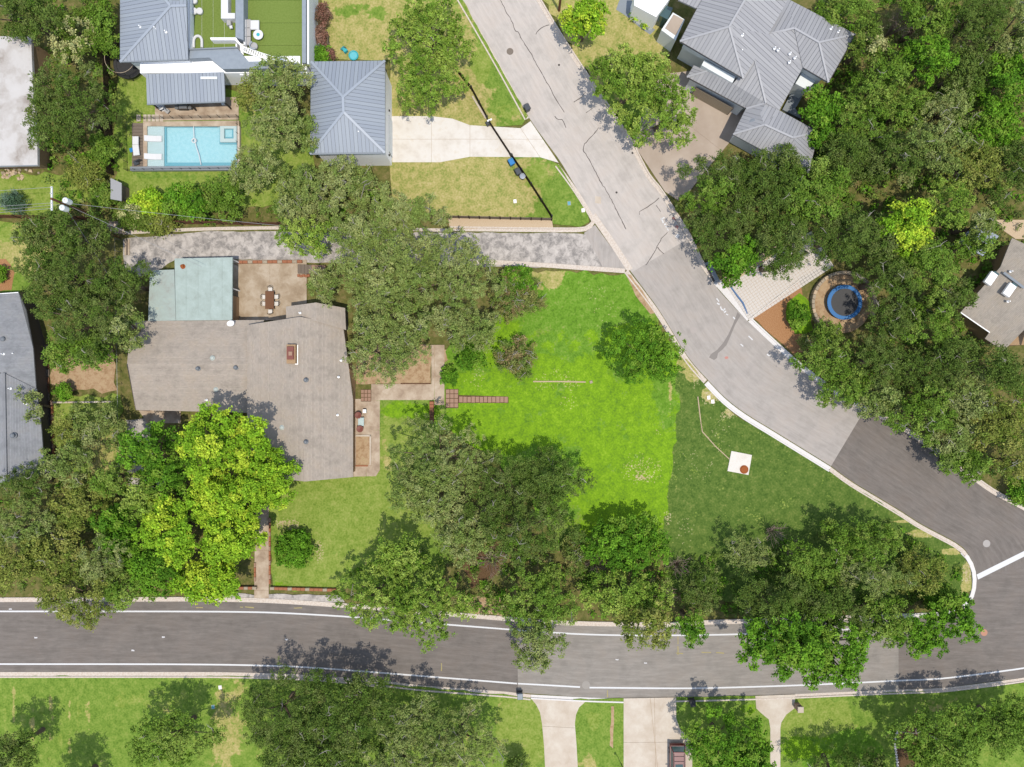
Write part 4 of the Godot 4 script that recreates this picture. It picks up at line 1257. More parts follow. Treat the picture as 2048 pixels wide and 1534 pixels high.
	slab_part(pb, "bed", [1261, 34, 1272, 18, 1304, 40, 1296, 52], 0.0, 0.4, mats.trim_dark)
	slab_part(pb, "soil", [1265, 33, 1273, 22, 1299, 40, 1294, 48], 0.4, 0.43, mats.dark_mulch)
	patch("mulch_bed", [1232, 20, 1245, -10, 1270, 5, 1262, 30, 1310, 60, 1300, 70], 0.11, mats.trim_grey, 0.1)

func side_houses() -> void:
	# grey shingled neighbour
	var o := thing("grey_bungalow", "grey shingled bungalow beside the dark oaks", "house", at(0, 780))
	shingle_roof(o, "roof_slope", [[-140, 592, 3.0], [37, 585, 3.0], [52, 620, 3.0], [66, 696, 4.0], [-140, 700, 4.6]], Vector2(1, 0), mats.shingle_grey)
	shingle_roof(o, "roof_slope", [[-140, 700, 4.6], [66, 696, 4.0], [72, 780, 3.0], [0, 745, 4.4], [-60, 720, 4.6]], Vector2(1, 0), mats.shingle_grey)
	shingle_roof(o, "roof_slope", [[8, 746, 4.4], [73, 778, 3.1], [83, 862, 3.1], [89, 948, 3.1], [12, 966, 4.4]], Vector2(0, 1), mats.shingle_grey)
	shingle_roof(o, "roof_slope", [[8, 746, 4.4], [12, 966, 4.4], [-140, 966, 2.9], [-140, 760, 2.9]], Vector2(0, 1), mats.shingle_grey)
	walls(o, outline([-140, 600, 34, 594, 60, 690, 66, 780, 80, 950, -140, 950], 2.9), 0.0, 2.95, mats.wall_dark)
	cap(o, [8, 746, 4.45], [12, 966, 4.45], mats.shingle_grey, 0.3)
	cap(o, [-60, 592, 2.95], [37, 585, 2.95], mats.trim_white, 0.1)
	round_vent(o, 6, 678, 3.8, 0.28, mats.vent)
	round_vent(o, 25, 871, 4.1, 0.28, mats.vent)
	for v in [[7, 708, 4.3], [29, 707, 4.1], [21, 777, 4.2], [52, 807, 3.6]]:
		pipe_vent(o, v[0], v[1], v[2], mats.trim_white)
	# side yard of that house
	var d := thing("side_deck", "narrow timber side deck along the grey bungalow", "deck", at(78, 760))
	for i in 16:
		slab_part(d, "board", [84 + (i / 10) * 4, 690 + i * 16.2, 98 + (i / 10) * 5, 690 + i * 16.2, 98 + (i / 10) * 5, 704 + i * 16.2, 84 + (i / 10) * 4, 704 + i * 16.2], 0.1, 0.22 + rng.randf_range(0, 0.02), mats.wood_brown if i % 3 else mats.wood_grey)
	# flat white roof
	var f := thing("flat_roofed_house", "house with stained white flat roof beside dark oaks", "house", at(0, 210))
	slab_part(f, "roof", [-140, 76, 62, 71, 66, 180, 74, 260, 75, 331, -140, 336], 3.1, 3.5, mats.flat_white)
	walls(f, rect(-140, 84, 66, 322, 3.1), 0.0, 3.15, mats.wall_tan)
	cap(f, [-140, 336, 3.45], [75, 331, 3.45], mats.trim_grey, 0.12)
	var pt := thing("side_patio", "small dark side patio with two blue mats by the flat white roof", "patio", at(84, 310))
	slab_part(pt, "floor", [74, 288, 95, 288, 95, 334, 74, 336], 0.0, 0.12, mats.wood_brown)
	slab_part(pt, "mat", [79, 300, 87, 298, 88, 308, 80, 310], 0.12, 0.16, mats.pool_step)
	slab_part(pt, "mat", [79, 314, 87, 313, 88, 322, 80, 323], 0.12, 0.16, mats.pool_step)
	for i in 26:
		var c := Vector2(rng.randf_range(4, 80), rng.randf_range(338, 358)) if i > 4 else Vector2(8 + i * 8, 346)
		var s := Shape.new()
		var k := rng.randf_range(0.16, 0.34)
		s.box(Transform3D(Basis.from_euler(Vector3(rng.randf(), rng.randf() * 6, rng.randf())), at(c.x, c.y) + Vector3.UP * k * 0.4), Vector3(k * 1.5, k, k * 1.2), k * 0.25, 0.8)
		lone("garden_stone", s, mats.gravel if i % 3 else mats.stone, "pale garden stone heaped under the flat white roof's edge", "stone", "stones along the flat-roofed house")
	# shingled house at the wood's edge
	var h := thing("brown_bungalow", "brown shingled bungalow with two white skylights at the wood's edge", "house", at(2010, 600))
	var along := Vector2(215, 137)
	shingle_roof(h, "roof_slope", [[1921, 625, 3.0], [2001, 534, 3.2], [2024, 476, 3.4], [2120, 520, 4.4], [2060, 700, 4.2], [2048, 660, 3.8], [2007, 702, 3.1], [1970, 677, 3.0], [1979, 665, 3.1]], Vector2(137, -160), mats.shingle_brown)
	walls(h, outline([1932, 622, 2006, 540, 2030, 486, 2110, 525, 2050, 690, 2004, 690], 2.8), 0.0, 2.85, mats.wall_tan)
	cap(h, [1921, 625, 3.0], [1979, 665, 3.05], mats.trim_white, 0.12)
	cap(h, [2007, 545, 3.6], [2048, 576, 4.0], mats.trim_grey, 0.3)
	for k in [[1981, 557, 3.3], [2018, 580, 3.7]]:
		var p := at(k[0], k[1], k[2] + 0.25)
		box_part(h, "skylight", p, Vector3(0.9, 0.4, 1.5), mats.trim_white, -0.62, 0.06)
		box_part(h, "skylight", p + Vector3(0.5, -0.06, -0.4), Vector3(0.7, 0.3, 0.8), mats.glass, -0.62, 0.04)
	pipe_vent(h, 2021, 543, 3.7, mats.trim_white)
	pipe_vent(h, 2016, 603, 3.8, mats.trim_white)
	var sh := thing("carport", "pale metal carport roof half hidden beneath oaks by the brown bungalow", "carport", at(1960, 485))
	seam_roof(sh, [[1915, 485, 2.8], [1950, 446, 2.8], [1998, 472, 2.6], [1966, 512, 2.6]], Vector2(48, 26), 0.42, mats.metal_blue)
	for p in [[1922, 484], [1952, 454], [1990, 474], [1964, 504]]:
		box_part(sh, "post", at(p[0], p[1], 2.6) - Vector3.UP * 1.3, Vector3(0.12, 2.5, 0.12), mats.trim_grey)
	structure("pavement", slab_of(outline([1975, 440, 2100, 440, 2100, 480, 2030, 478]), 0.0, 0.1), mats.gravel)

# ---------- pool, fences, street things ----------
func build_things() -> void:
	pool()
	terrace_things()
	fences()
	street_things()
	yard_things()

func water_box(parent: Node3D, called: String, x0: float, y0: float, x1: float, y1: float, depth: float, floor_mat: Material, rim := 0.1) -> void:
	var p := rect(x0, y0, x1, y1)
	var s := Shape.new()
	var a := p[0]
	var c := p[2]
	s.quad(Vector3(a.x, -depth, a.y), Vector3(c.x, -depth, a.y), Vector3(c.x, -depth, c.y), Vector3(a.x, -depth, c.y), Vector3.UP)
	put(parent, called, s.mesh(), floor_mat)

func pool() -> void:
	var o := thing("swimming_pool", "turquoise rectangular swimming pool with pale sun shelf and corner spa", "swimming pool", at(384, 290))
	# the pool stands proud of the lawn inside its coping; its floor is laid just above the ground sheet
	var T := 0.62
	slab_part(o, "basin_wall", [286, 243, 478, 241, 478, 252, 286, 252], 0.0, T, mats.concrete_path)
	slab_part(o, "basin_wall", [260, 333, 478, 331, 478, 340, 260, 341], 0.0, T, mats.trim_grey)
	slab_part(o, "basin_wall", [286, 252, 294, 252, 294, 333, 286, 333], 0.0, T, mats.concrete_path)
	slab_part(o, "basin_wall", [474, 252, 479, 252, 479, 331, 474, 331], 0.0, T, mats.kerb)
	slab_part(o, "basin_floor", [292, 250, 476, 250, 476, 334, 292, 334], 0.0, 0.13, mats.pool_tile)
	slab_part(o, "basin_step", [327, 251.5, 333, 251.5, 333, 332.5, 327, 332.5], 0.1, 0.3, mats.pool_step)
	slab_part(o, "sun_shelf", [294, 252, 328, 252, 328, 332.5, 294, 332.5], 0.1, 0.46, mats.pool_shelf)
	slab_part(o, "basin_step", [333, 325, 474, 325, 474, 332, 333, 332], 0.1, 0.3, mats.pool_step)
	slab_part(o, "basin_step", [333, 251.5, 434, 251.5, 434, 254.5, 333, 254.5], 0.1, 0.3, mats.pool_step)
	slab_part(o, "basin_step", [433, 251.5, 439, 251.5, 439, 288, 474, 288, 474, 282, 440, 282, 440, 251.5], 0.1, 0.3, mats.pool_step)
	for r in [[440, 250, 448, 284], [467, 250, 475, 284], [448, 250, 467, 257], [448, 277, 467, 284]]:
		slab_part(o, "spa_wall", [r[0], r[1], r[2], r[1], r[2], r[3], r[0], r[3]], 0.1, T - 0.02, mats.pool_shelf)
	slab_part(o, "spa_bench", [448, 257, 467, 257, 467, 277, 448, 277], 0.1, 0.25, mats.pool_step)
	slab_part(o, "spa_floor", [451, 260, 464, 260, 464, 274, 451, 274], 0.1, 0.27, mats.pool_tile)
	var s := Shape.new()
	s.block(outline([294, 252, 474, 252, 474, 332.5, 294, 332.5], 0.5), 0.49, 0.53)
	put(o, "water", s.mesh(), mats.water)
	# timber deck and its boards
	var d := thing("pool_deck", "grey-brown timber deck at the pool's shallow end", "deck", at(275, 290))
	for i in 14:
		slab_part(d, "board", [264, 246 + i * 6.25, 286, 246 + i * 6.25, 286, 251.7 + i * 6.25, 264, 251.7 + i * 6.25], 0.4, 0.64 + rng.randf_range(0, 0.015), mats.wood_grey)
	var lp := "white chaise lounge standing on the pool's sun shelf"
	for y in [[278.0, "white chaise lounge on the sun shelf, nearer the covered patio"], [314.0, "white chaise lounge on the sun shelf, nearer the pool's grey edge"]]:
		var l := thing("chaise_lounge", y[1], "chaise lounge", at(308, y[0], 0.5), "chaises in the pool")
		var q := Shape.new()
		var prof := [[-1.0, 0.42], [-0.4, 0.22], [0.3, 0.12], [1.0, 0.14]]
		for i in 3:
			var c := at(308, y[0], 0.5)
			var h := 0.34
			q.quad(c + Vector3(prof[i][0], prof[i][1], -h), c + Vector3(prof[i + 1][0], prof[i + 1][1], -h), c + Vector3(prof[i + 1][0], prof[i + 1][1], h), c + Vector3(prof[i][0], prof[i][1], h), Vector3.UP)
			for k in [-1.0, 1.0]:
				q.quad(c + Vector3(prof[i][0], prof[i][1], h * k), c + Vector3(prof[i + 1][0], prof[i + 1][1], h * k), c + Vector3(prof[i + 1][0], -0.05, h * k), c + Vector3(prof[i][0], -0.05, h * k), Vector3(0, 0, k))
		put(l, "shell", q.mesh(), mats.white_plastic)
	var tw := thing("deck_lounger", "white towel-covered lounger on the timber pool deck", "lounger", at(272, 292, 0.6))
	box_part(tw, "seat", at(272, 300, 1.0), Vector3(0.75, 0.14, 1.3), mats.white_plastic, 0.12, 0.04)
	box_part(tw, "backrest", at(271, 281, 1.15), Vector3(0.72, 0.16, 1.0), mats.white_plastic, 0.0, 0.04)
	for k in [[267, 276], [276, 276], [267, 308], [277, 308]]:
		box_part(tw, "leg", at(k[0], k[1], 0.95) - Vector3.UP * 0.2, Vector3(0.05, 0.42, 0.05), mats.steel)
	box_part(tw, "towel", at(262.5, 300, 0.9), Vector3(0.4, 0.06, 0.5), mats.blue_plastic, 0.3)
	var gc := thing("deck_chair", "dark grey folding chair at the corner of the pool deck", "chair", at(272, 325, 0.6))
	box_part(gc, "seat", at(272, 325, 1.0), Vector3(0.6, 0.08, 0.55), mats.dark_plastic, 0.5)
	box_part(gc, "backrest", at(276, 321, 1.25), Vector3(0.6, 0.5, 0.08), mats.dark_plastic, 0.5)
	for k in [[268, 323], [276, 322], [268, 330], [277, 329]]:
		box_part(gc, "leg", at(k[0], k[1], 0.9) - Vector3.UP * 0.15, Vector3(0.05, 0.36, 0.05), mats.dark_plastic)
	# float rope with a ring
	var fr := thing("pool_float_line", "white float line with a ring drifting across the pool", "float line", at(388, 285, 0.5))
	var rope := Shape.new()
	rope.tube([at(387, 252, 0.56), at(388, 275, 0.56), at(392, 292, 0.56), at(398, 310, 0.56), at(402, 330, 0.56)], [0.045, 0.045, 0.05, 0.05, 0.045], 6)
	put(fr, "rope", rope.mesh(), mats.white_plastic)
	var ring := Shape.new()
	var pts := []
	var rr := []
	for i in 17:
		var a := TAU * i / 16
		pts.append(at(388, 281, 0.58) + Vector3(cos(a), 0, sin(a)) * 0.24)
		rr.append(0.07)
	ring.tube(pts, rr, 6, false)
	put(fr, "ring", ring.mesh(), mats.white_plastic)
	# stepping slabs up to the patio
	for i in 6:
		var w := 9.0 if i == 0 else 7.0
		var x := 274.0 if i == 0 else 288.0 + (i - 1) * 8.2
		var q := Shape.new()
		q.block(rect(x, 230, x + w - 0.6, 243.5), 0.0, 0.16)
		lone("stepping_slab", q, mats.concrete_tan, "cream stepping slab between the lawn and the covered patio", "paving slab", "stepping slabs above the pool")
	# dark mesh fence around the pool
	var fence := thing("pool_fence", "black mesh safety fence around the swimming pool", "fence", at(384, 340))
	var line := [[254, 240], [479, 236], [480, 340], [257, 343], [254, 240]]
	for k in 4:
		var p := at(line[k][0], line[k][1])
		var q := at(line[k + 1][0], line[k + 1][1])
		var n := roundi((q - p).length() / 1.1)
		for i in n:
			var f := p.lerp(q, float(i) / n)
			var t := p.lerp(q, float(i + 1) / n)
			var c := Shape.new()
			c.tube([f, f + Vector3.UP * 1.25], [0.028, 0.028], 5)
			put(fence, "post", c.mesh(), mats.black)
			var m := Shape.new()
			m.quad(f + Vector3.UP * 0.08, t + Vector3.UP * 0.08, t + Vector3.UP * 1.2, f + Vector3.UP * 1.2, (q - p).cross(Vector3.UP))
			put(fence, "mesh_panel", m.mesh(), mats.net)
	# covered patio furniture
	var ps := thing("patio_table", "small round white table on a white rug edge by the covered patio", "table", at(326, 217))
	var q2 := Shape.new()
	q2.lathe(at(326, 217), [[0.4, 0.13], [0.4, 0.16], [0.07, 0.18], [0.07, 0.68], [0.45, 0.7], [0.45, 0.76], [0.0, 0.76]], 18)
	put(ps, "pedestal_table", q2.mesh(), mats.white_plastic)
	for k in [[319, 213, 0.6], [334, 222, -0.7]]:
		var ch := thing("patio_chair", "grey chair beside the small round white patio table", "chair", at(k[0], k[1], 0.12), "grey chairs at the small patio table", k[2])
		box_part(ch, "seat", at(k[0], k[1], 0.5), Vector3(0.5, 0.08, 0.5), mats.cushion, k[2], 0.02)
		box_part(ch, "backrest", at(k[0], k[1], 0.7) + Vector3(0.2, 0.05, 0.2) * signf(k[2]), Vector3(0.5, 0.45, 0.07), mats.grey_plastic, k[2])
		box_part(ch, "base", at(k[0], k[1], 0.3), Vector3(0.4, 0.36, 0.4), mats.grey_plastic, k[2])
	var gr := thing("barbecue_grill", "black barbecue grill under the edge of the poolside metal roof", "grill", at(366, 214))
	box_part(gr, "cabinet", at(366, 214, 0.5), Vector3(1.2, 0.8, 0.6), mats.black)
	box_part(gr, "hood", at(366, 213, 1.05), Vector3(1.0, 0.3, 0.5), mats.steel, 0.0, 0.08)
	for k in [-1.0, 1.0]:
		box_part(gr, "side_shelf", at(366, 214, 0.9) + Vector3(0.8 * k, 0, 0), Vector3(0.4, 0.04, 0.5), mats.steel)
	var pt := thing("patio_heater", "white round patio heater beside the poolside roof corner", "heater", at(448, 208))
	var hs := Shape.new()
	hs.lathe(at(448, 208), [[0.25, 0.12], [0.25, 0.3], [0.04, 0.34], [0.04, 2.0], [0.36, 2.05], [0.3, 2.16], [0.0, 2.24]], 16)
	put(pt, "lamp_column", hs.mesh(), mats.wall_pale)

func terrace_things() -> void:
	var H := 3.26
	for k in [[388, 1, "beside the white parapet"], [388, 22, "next to the parapet in the pair"], [399, 22, "at the open side of the pair"]]:
		var t := thing("round_stool", "white round stool on the turf terrace " + k[2], "stool", at(k[0], k[1], H))
		var s := Shape.new()
		s.lathe(at(k[0], k[1], H + 0.4) - Vector3.UP * 0.4, [[0.3, 0.0], [0.36, 0.2], [0.4, 0.42], [0.36, 0.5], [0.0, 0.52]], 18)
		put(t, "cushion", s.mesh(), mats.white_plastic)
		var b := Shape.new()
		b.lathe(at(k[0], k[1], H + 0.4) - Vector3.UP * 0.4, [[0.24, -0.0], [0.31, 0.02], [0.31, 0.06], [0.0, 0.06]], 14)
		put(t, "base", b.mesh(), mats.steel)
	var ar := thing("arch_float", "white arched inflatable float on the turf terrace", "float", at(397, 86, H))
	var pts := []
	var rr := []
	for i in 13:
		var a := PI * i / 12
		pts.append(at(397, 84, H) + Vector3(cos(a) * 0.48, 0.2, -sin(a) * 0.62))
		rr.append(0.16)
	pts.push_front(pts[0] + Vector3(0, 0, 0.75))
	pts.append(pts[pts.size() - 1] + Vector3(0, 0, 0.75))
	rr.append(0.15)
	rr.append(0.15)
	var s := Shape.new()
	s.tube(pts, rr, 8)
	put(ar, "tube", s.mesh(), mats.white_plastic)
	var bar := thing("outdoor_counter", "white L-shaped outdoor kitchen counter on the turf terrace", "counter", at(456, 18, H))
	slab_part(bar, "counter_run", [442, -60, 456, -60, 456, 26, 442, 26], H, H + 1.0, mats.white_plastic)
	slab_part(bar, "counter_return", [442, 26, 470, 26, 470, 37, 442, 37], H, H + 1.0, mats.white_plastic)
	var sp := thing("tower_speaker", "small grey appliance with round lamp beside the white counter", "appliance", at(459, 48, H))
	box_part(sp, "body", at(459, 47, H + 0.3), Vector3(0.5, 0.6, 0.6), mats.cushion, 0.0, 0.06)
	box_part(sp, "head", at(462, 54, H + 0.5), Vector3(0.35, 0.2, 0.35), mats.white_plastic, 0.2, 0.06)
	var so := thing("outdoor_sofa", "light grey outdoor sofa along the terrace partition", "sofa", at(494, 64, H))
	slab_part(so, "base", [487, 38, 501, 38, 501, 91, 487, 91], H, H + 0.3, mats.steel)
	for i in 3:
		slab_part(so, "seat_cushion", [491, 39 + i * 17.2, 501, 39 + i * 17.2, 501, 55 + i * 17.2, 491, 55 + i * 17.2], H + 0.3, H + 0.46, mats.cushion)
		slab_part(so, "back_cushion", [487, 39 + i * 17.2, 491, 39 + i * 17.2, 491, 55 + i * 17.2, 487, 55 + i * 17.2], H + 0.3, H + 0.85, mats.white_plastic)
	var ot := thing("ottoman", "white square ottoman in front of the terrace sofa", "ottoman", at(509, 50, H))
	box_part(ot, "cushion", at(509, 50, H + 0.34), Vector3(1.1, 0.22, 1.1), mats.white_plastic, 0.0, 0.07)
	box_part(ot, "base", at(509, 50, H + 0.12), Vector3(1.0, 0.2, 1.0), mats.steel)
	var rt := thing("fire_table", "round white terrace table with turquoise centre", "table", at(519, 73, H))
	var q := Shape.new()
	q.lathe(at(519, 73, H), [[0.4, 0.0], [0.5, 0.3], [0.58, 0.42], [0.58, 0.48], [0.2, 0.48]], 22)
	put(rt, "table_top", q.mesh(), mats.white_plastic)
	var q2 := Shape.new()
	q2.lathe(at(519, 73, H), [[0.2, 0.46], [0.2, 0.49], [0.0, 0.5]], 16)
	put(rt, "bowl", q2.mesh(), mats.aqua)
	var lc := thing("lounge_chair", "grey tub lounge chair turned towards the fire table", "chair", at(510, 95, H))
	var q3 := Shape.new()
	q3.lathe(at(510, 95, H), [[0.36, 0.0], [0.44, 0.3], [0.42, 0.42], [0.0, 0.44]], 16)
	put(lc, "seat", q3.mesh(), mats.cushion)
	var back := []
	var br := []
	for i in 9:
		var a := PI * 0.3 + PI * 1.1 * i / 8
		back.append(at(510, 95, H) + Vector3(cos(a) * 0.42, 0.6, sin(a) * 0.42))
		br.append(0.1)
	var q4 := Shape.new()
	q4.tube(back, br, 7)
	put(lc, "backrest", q4.mesh(), mats.grey_plastic)

# a run of fence: posts and, between them, a panel of thin boards
func fence_run(o: Node3D, list: Array, h: float, bay: float, post_mat: Material, board_mat: Material, board := 0.0, lean := 0.0) -> void:
	for k in list.size() / 2 - 1:
		var p := at(list[k * 2], list[k * 2 + 1])
		var q := at(list[k * 2 + 2], list[k * 2 + 3])
		var n := maxi(1, roundi((q - p).length() / bay))
		var turn := atan2(-(q - p).z, (q - p).x)
		for i in n + 1:
			if i == n and k < list.size() / 2 - 2:
				continue
			var f := p.lerp(q, float(i) / n)
			var s := Shape.new()
			s.box(frame(f + Vector3.UP * (h + 0.1) * 0.5, turn), Vector3(0.13, h + 0.1, 0.13), 0.02)
			put(o, "post", s.mesh(), post_mat)
			if i == n:
				continue
			var t := p.lerp(q, float(i + 1) / n)
			if board <= 0.0:
				var b := Shape.new()
				var m := roundi((t - f).length() / 0.13)
				for j in m:
					var c := f.lerp(t, (j + 0.5) / m)
					b.box(frame(c + Vector3.UP * (h * 0.5 + rng.randf_range(-0.02, 0.02)), turn), Vector3(0.1, h, 0.03))
				for y in [0.3, h - 0.25]:
					b.box(frame((f + t) * 0.5 + Vector3.UP * y, turn), Vector3((t - f).length(), 0.08, 0.05))
				put(o, "picket_panel", b.mesh(), board_mat)
			else:
				var y := 0.06
				while y < h - 0.02:
					var b := Shape.new()
					b.box(frame((f + t) * 0.5 + Vector3.UP * (y + board * 0.47) , turn), Vector3((t - f).length() - 0.13, board * 0.94, 0.04))
					put(o, "board", b.mesh(), board_mat)
					y += board

func fences() -> void:
	var a := thing("picket_fence", "black picket fence between the dry lawn and the pale street", "fence", at(945, 200))
	fence_run(a, [915, 146, 944, 182, 975, 240], 1.5, 2.2, mats.black, mats.wood_dark)
	var gt := thing("driveway_gate", "black sliding gate across the pale concrete driveway", "gate", at(1000, 275))
	fence_run(gt, [980, 250, 1022, 314], 1.35, 4.6, mats.black, mats.wood_dark)
	var mo := thing("gate_motor", "small grey gate motor box where driveway and gate meet", "gate motor", at(977, 246))
	box_part(mo, "housing", at(976, 247, 0.4) - Vector3.UP * 0.1, Vector3(0.5, 0.6, 0.5), mats.dark_plastic, 0.5, 0.06)
	box_part(mo, "bracket", at(979, 240, 1.2), Vector3(0.6, 0.06, 0.2), mats.trim_white, 0.4)
	box_part(mo, "mounting_post", at(978, 243, 0.6) , Vector3(0.1, 1.2, 0.1), mats.steel)
	var b := thing("picket_fence", "black picket fence behind the wheelie bins down to the plank fence", "fence", at(1060, 370))
	fence_run(b, [1024, 316, 1062, 372, 1103, 436], 1.5, 2.2, mats.black, mats.wood_dark)
	var tr := thing("gate_track", "pale steel gate track laid along the black fence", "track", at(960, 215))
	var s := Shape.new()
	s.box(frame((at(945, 193) + at(972, 238)) * 0.5 + Vector3.UP * 0.13, -atan2(45, 27)), Vector3(3.2, 0.08, 0.22))
	put(tr, "rail", s.mesh(), mats.concrete_tan)
	var c := thing("plank_fence", "weathered grey plank fence with dark posts above the gravel strip", "fence", at(1000, 440))
	fence_run(c, [898, 436, 1103, 441], 1.2, 1.22, mats.wood_dark, mats.wood_grey, 0.2)
	var d := thing("timber_fence", "red-brown timber fence near the utility pole", "fence", at(100, 435))
	fence_run(d, [-80, 434, 208, 440], 1.7, 2.4, mats.wood_dark, mats.wood_brown)
	var e := thing("timber_fence", "red-brown timber fence hidden behind the shrubs along the old drive", "fence", at(450, 452))
	fence_run(e, [256, 446, 640, 452], 1.6, 2.4, mats.wood_dark, mats.wood_brown)
	var f := thing("wire_fence", "thin wire fence between the dirt yard and the tan bungalow", "fence", at(240, 760))
	for i in 20:
		var p := at(240 + i * 0.4, 480 + i * 24)
		var q := at(240 + (i + 1) * 0.4, 504 + i * 24)
		var t := Shape.new()
		t.tube([p, p + Vector3.UP * 1.2], [0.03, 0.03], 5)
		put(f, "post", t.mesh(), mats.steel)
		var m := Shape.new()
		m.tube([p + Vector3.UP * 1.18, q + Vector3.UP * 1.18], [0.02, 0.02], 4)
		put(f, "rail", m.mesh(), mats.steel)
	var w := thing("timber_fence", "dark timber fence by the black trampoline", "fence", at(224, 20))
	fence_run(w, [198, -60, 218, 60, 228, 350], 1.7, 2.4, mats.wood_dark, mats.wood_dark)
	var rw := thing("yard_edging", "pale concrete edging across the dirt yard", "edging", at(170, 806))
	for i in 11:
		box_part(rw, "block", at(108 + i * 11.2, 805 - i * 0.15, 0.2) - Vector3.UP * 0.02, Vector3(0.64, 0.22, 0.2), mats.concrete_tan, 0.0, 0.02)
	var rb := thing("bed_wall", "red brick bed wall beside the grey bungalow's deck", "wall", at(104, 860))
	for i in 13:
		box_part(rb, "brick", at(103 + i * 0.35, 806 + i * 9.6, 0.3) - Vector3.UP * 0.05, Vector3(0.2, 0.36, 0.54), mats.brick_red if i % 3 else mats.brick_pink, 0.0, 0.02)
	# small roofs at the corner of the plot
	var sd := thing("garden_shed", "small garden shed with plain grey roof at the lawn's edge", "shed", at(233, 378))
	slab_part(sd, "roof", [221, 356, 243, 366, 243, 402, 221, 398], 2.1, 2.2, mats.metal_grey[0])
	walls(sd, outline([224, 360, 241, 368, 241, 399, 224, 395], 2.1), 0.0, 2.12, mats.wood_grey)
	var tr2 := thing("lean_to", "tan boarded lean-to roof by the foot of the utility pole", "lean-to", at(222, 460))
	for i in 5:
		slab_part(tr2, "roof_board", [196 + i * 8, 442 + i * 5.0, 236 + i * 4, 442 + i * 5.2, 236 + i * 4, 447 + i * 5.2, 198 + i * 7.5, 447 + i * 5.0], 1.7 - i * 0.03, 1.76 - i * 0.03, mats.concrete_path if i % 2 else mats.wood_grey)
	for p in [[206, 450], [240, 450], [226, 470]]:
		box_part(tr2, "post", at(p[0], p[1], 1.7) - Vector3.UP * 0.88, Vector3(0.1, 1.62, 0.1), mats.wood_brown)
	var bd := thing("board_stack", "weathered boards lying beside the old drive", "boards", at(254, 492))
	for i in 3:
		slab_part(bd, "board", [249 + i * 3.4, 478, 252 + i * 3.4, 478, 252 + i * 3.4, 510, 249 + i * 3.4, 510], 0.05, 0.14, mats.wood_grey if i % 2 else mats.concrete_path)

func make_bin(label: String, base: Vector3, turn: float, body: Material, lid: Material) -> Node3D:
	var o := thing("wheelie_bin", label, "trash bin", base, "wheelie bins put out along the streets", turn)
	var s := Shape.new()
	s.box(frame(Vector3(0, 0.5, 0)), Vector3(0.52, 0.96, 0.58), 0.02, 1.18)
	put(o, "body", s.mesh(), body, true)
	var l := Shape.new()
	l.box(frame(Vector3(0, 1.02, 0.02)), Vector3(0.66, 0.1, 0.74), 0.05)
	put(o, "lid", l.mesh(), lid, true)
	var h := Shape.new()
	h.tube([Vector3(-0.28, 0.98, -0.42), Vector3(0.28, 0.98, -0.42)], [0.03, 0.03], 6)
	put(o, "handle", h.mesh(), body, true)
	for k in [-1.0, 1.0]:
		var w := Shape.new()
		w.tube([Vector3(0.26 * k, 0.13, -0.26), Vector3(0.34 * k, 0.13, -0.26)], [0.13, 0.13], 12)
		put(o, "wheel", w.mesh(), mats.black, true)
	return o

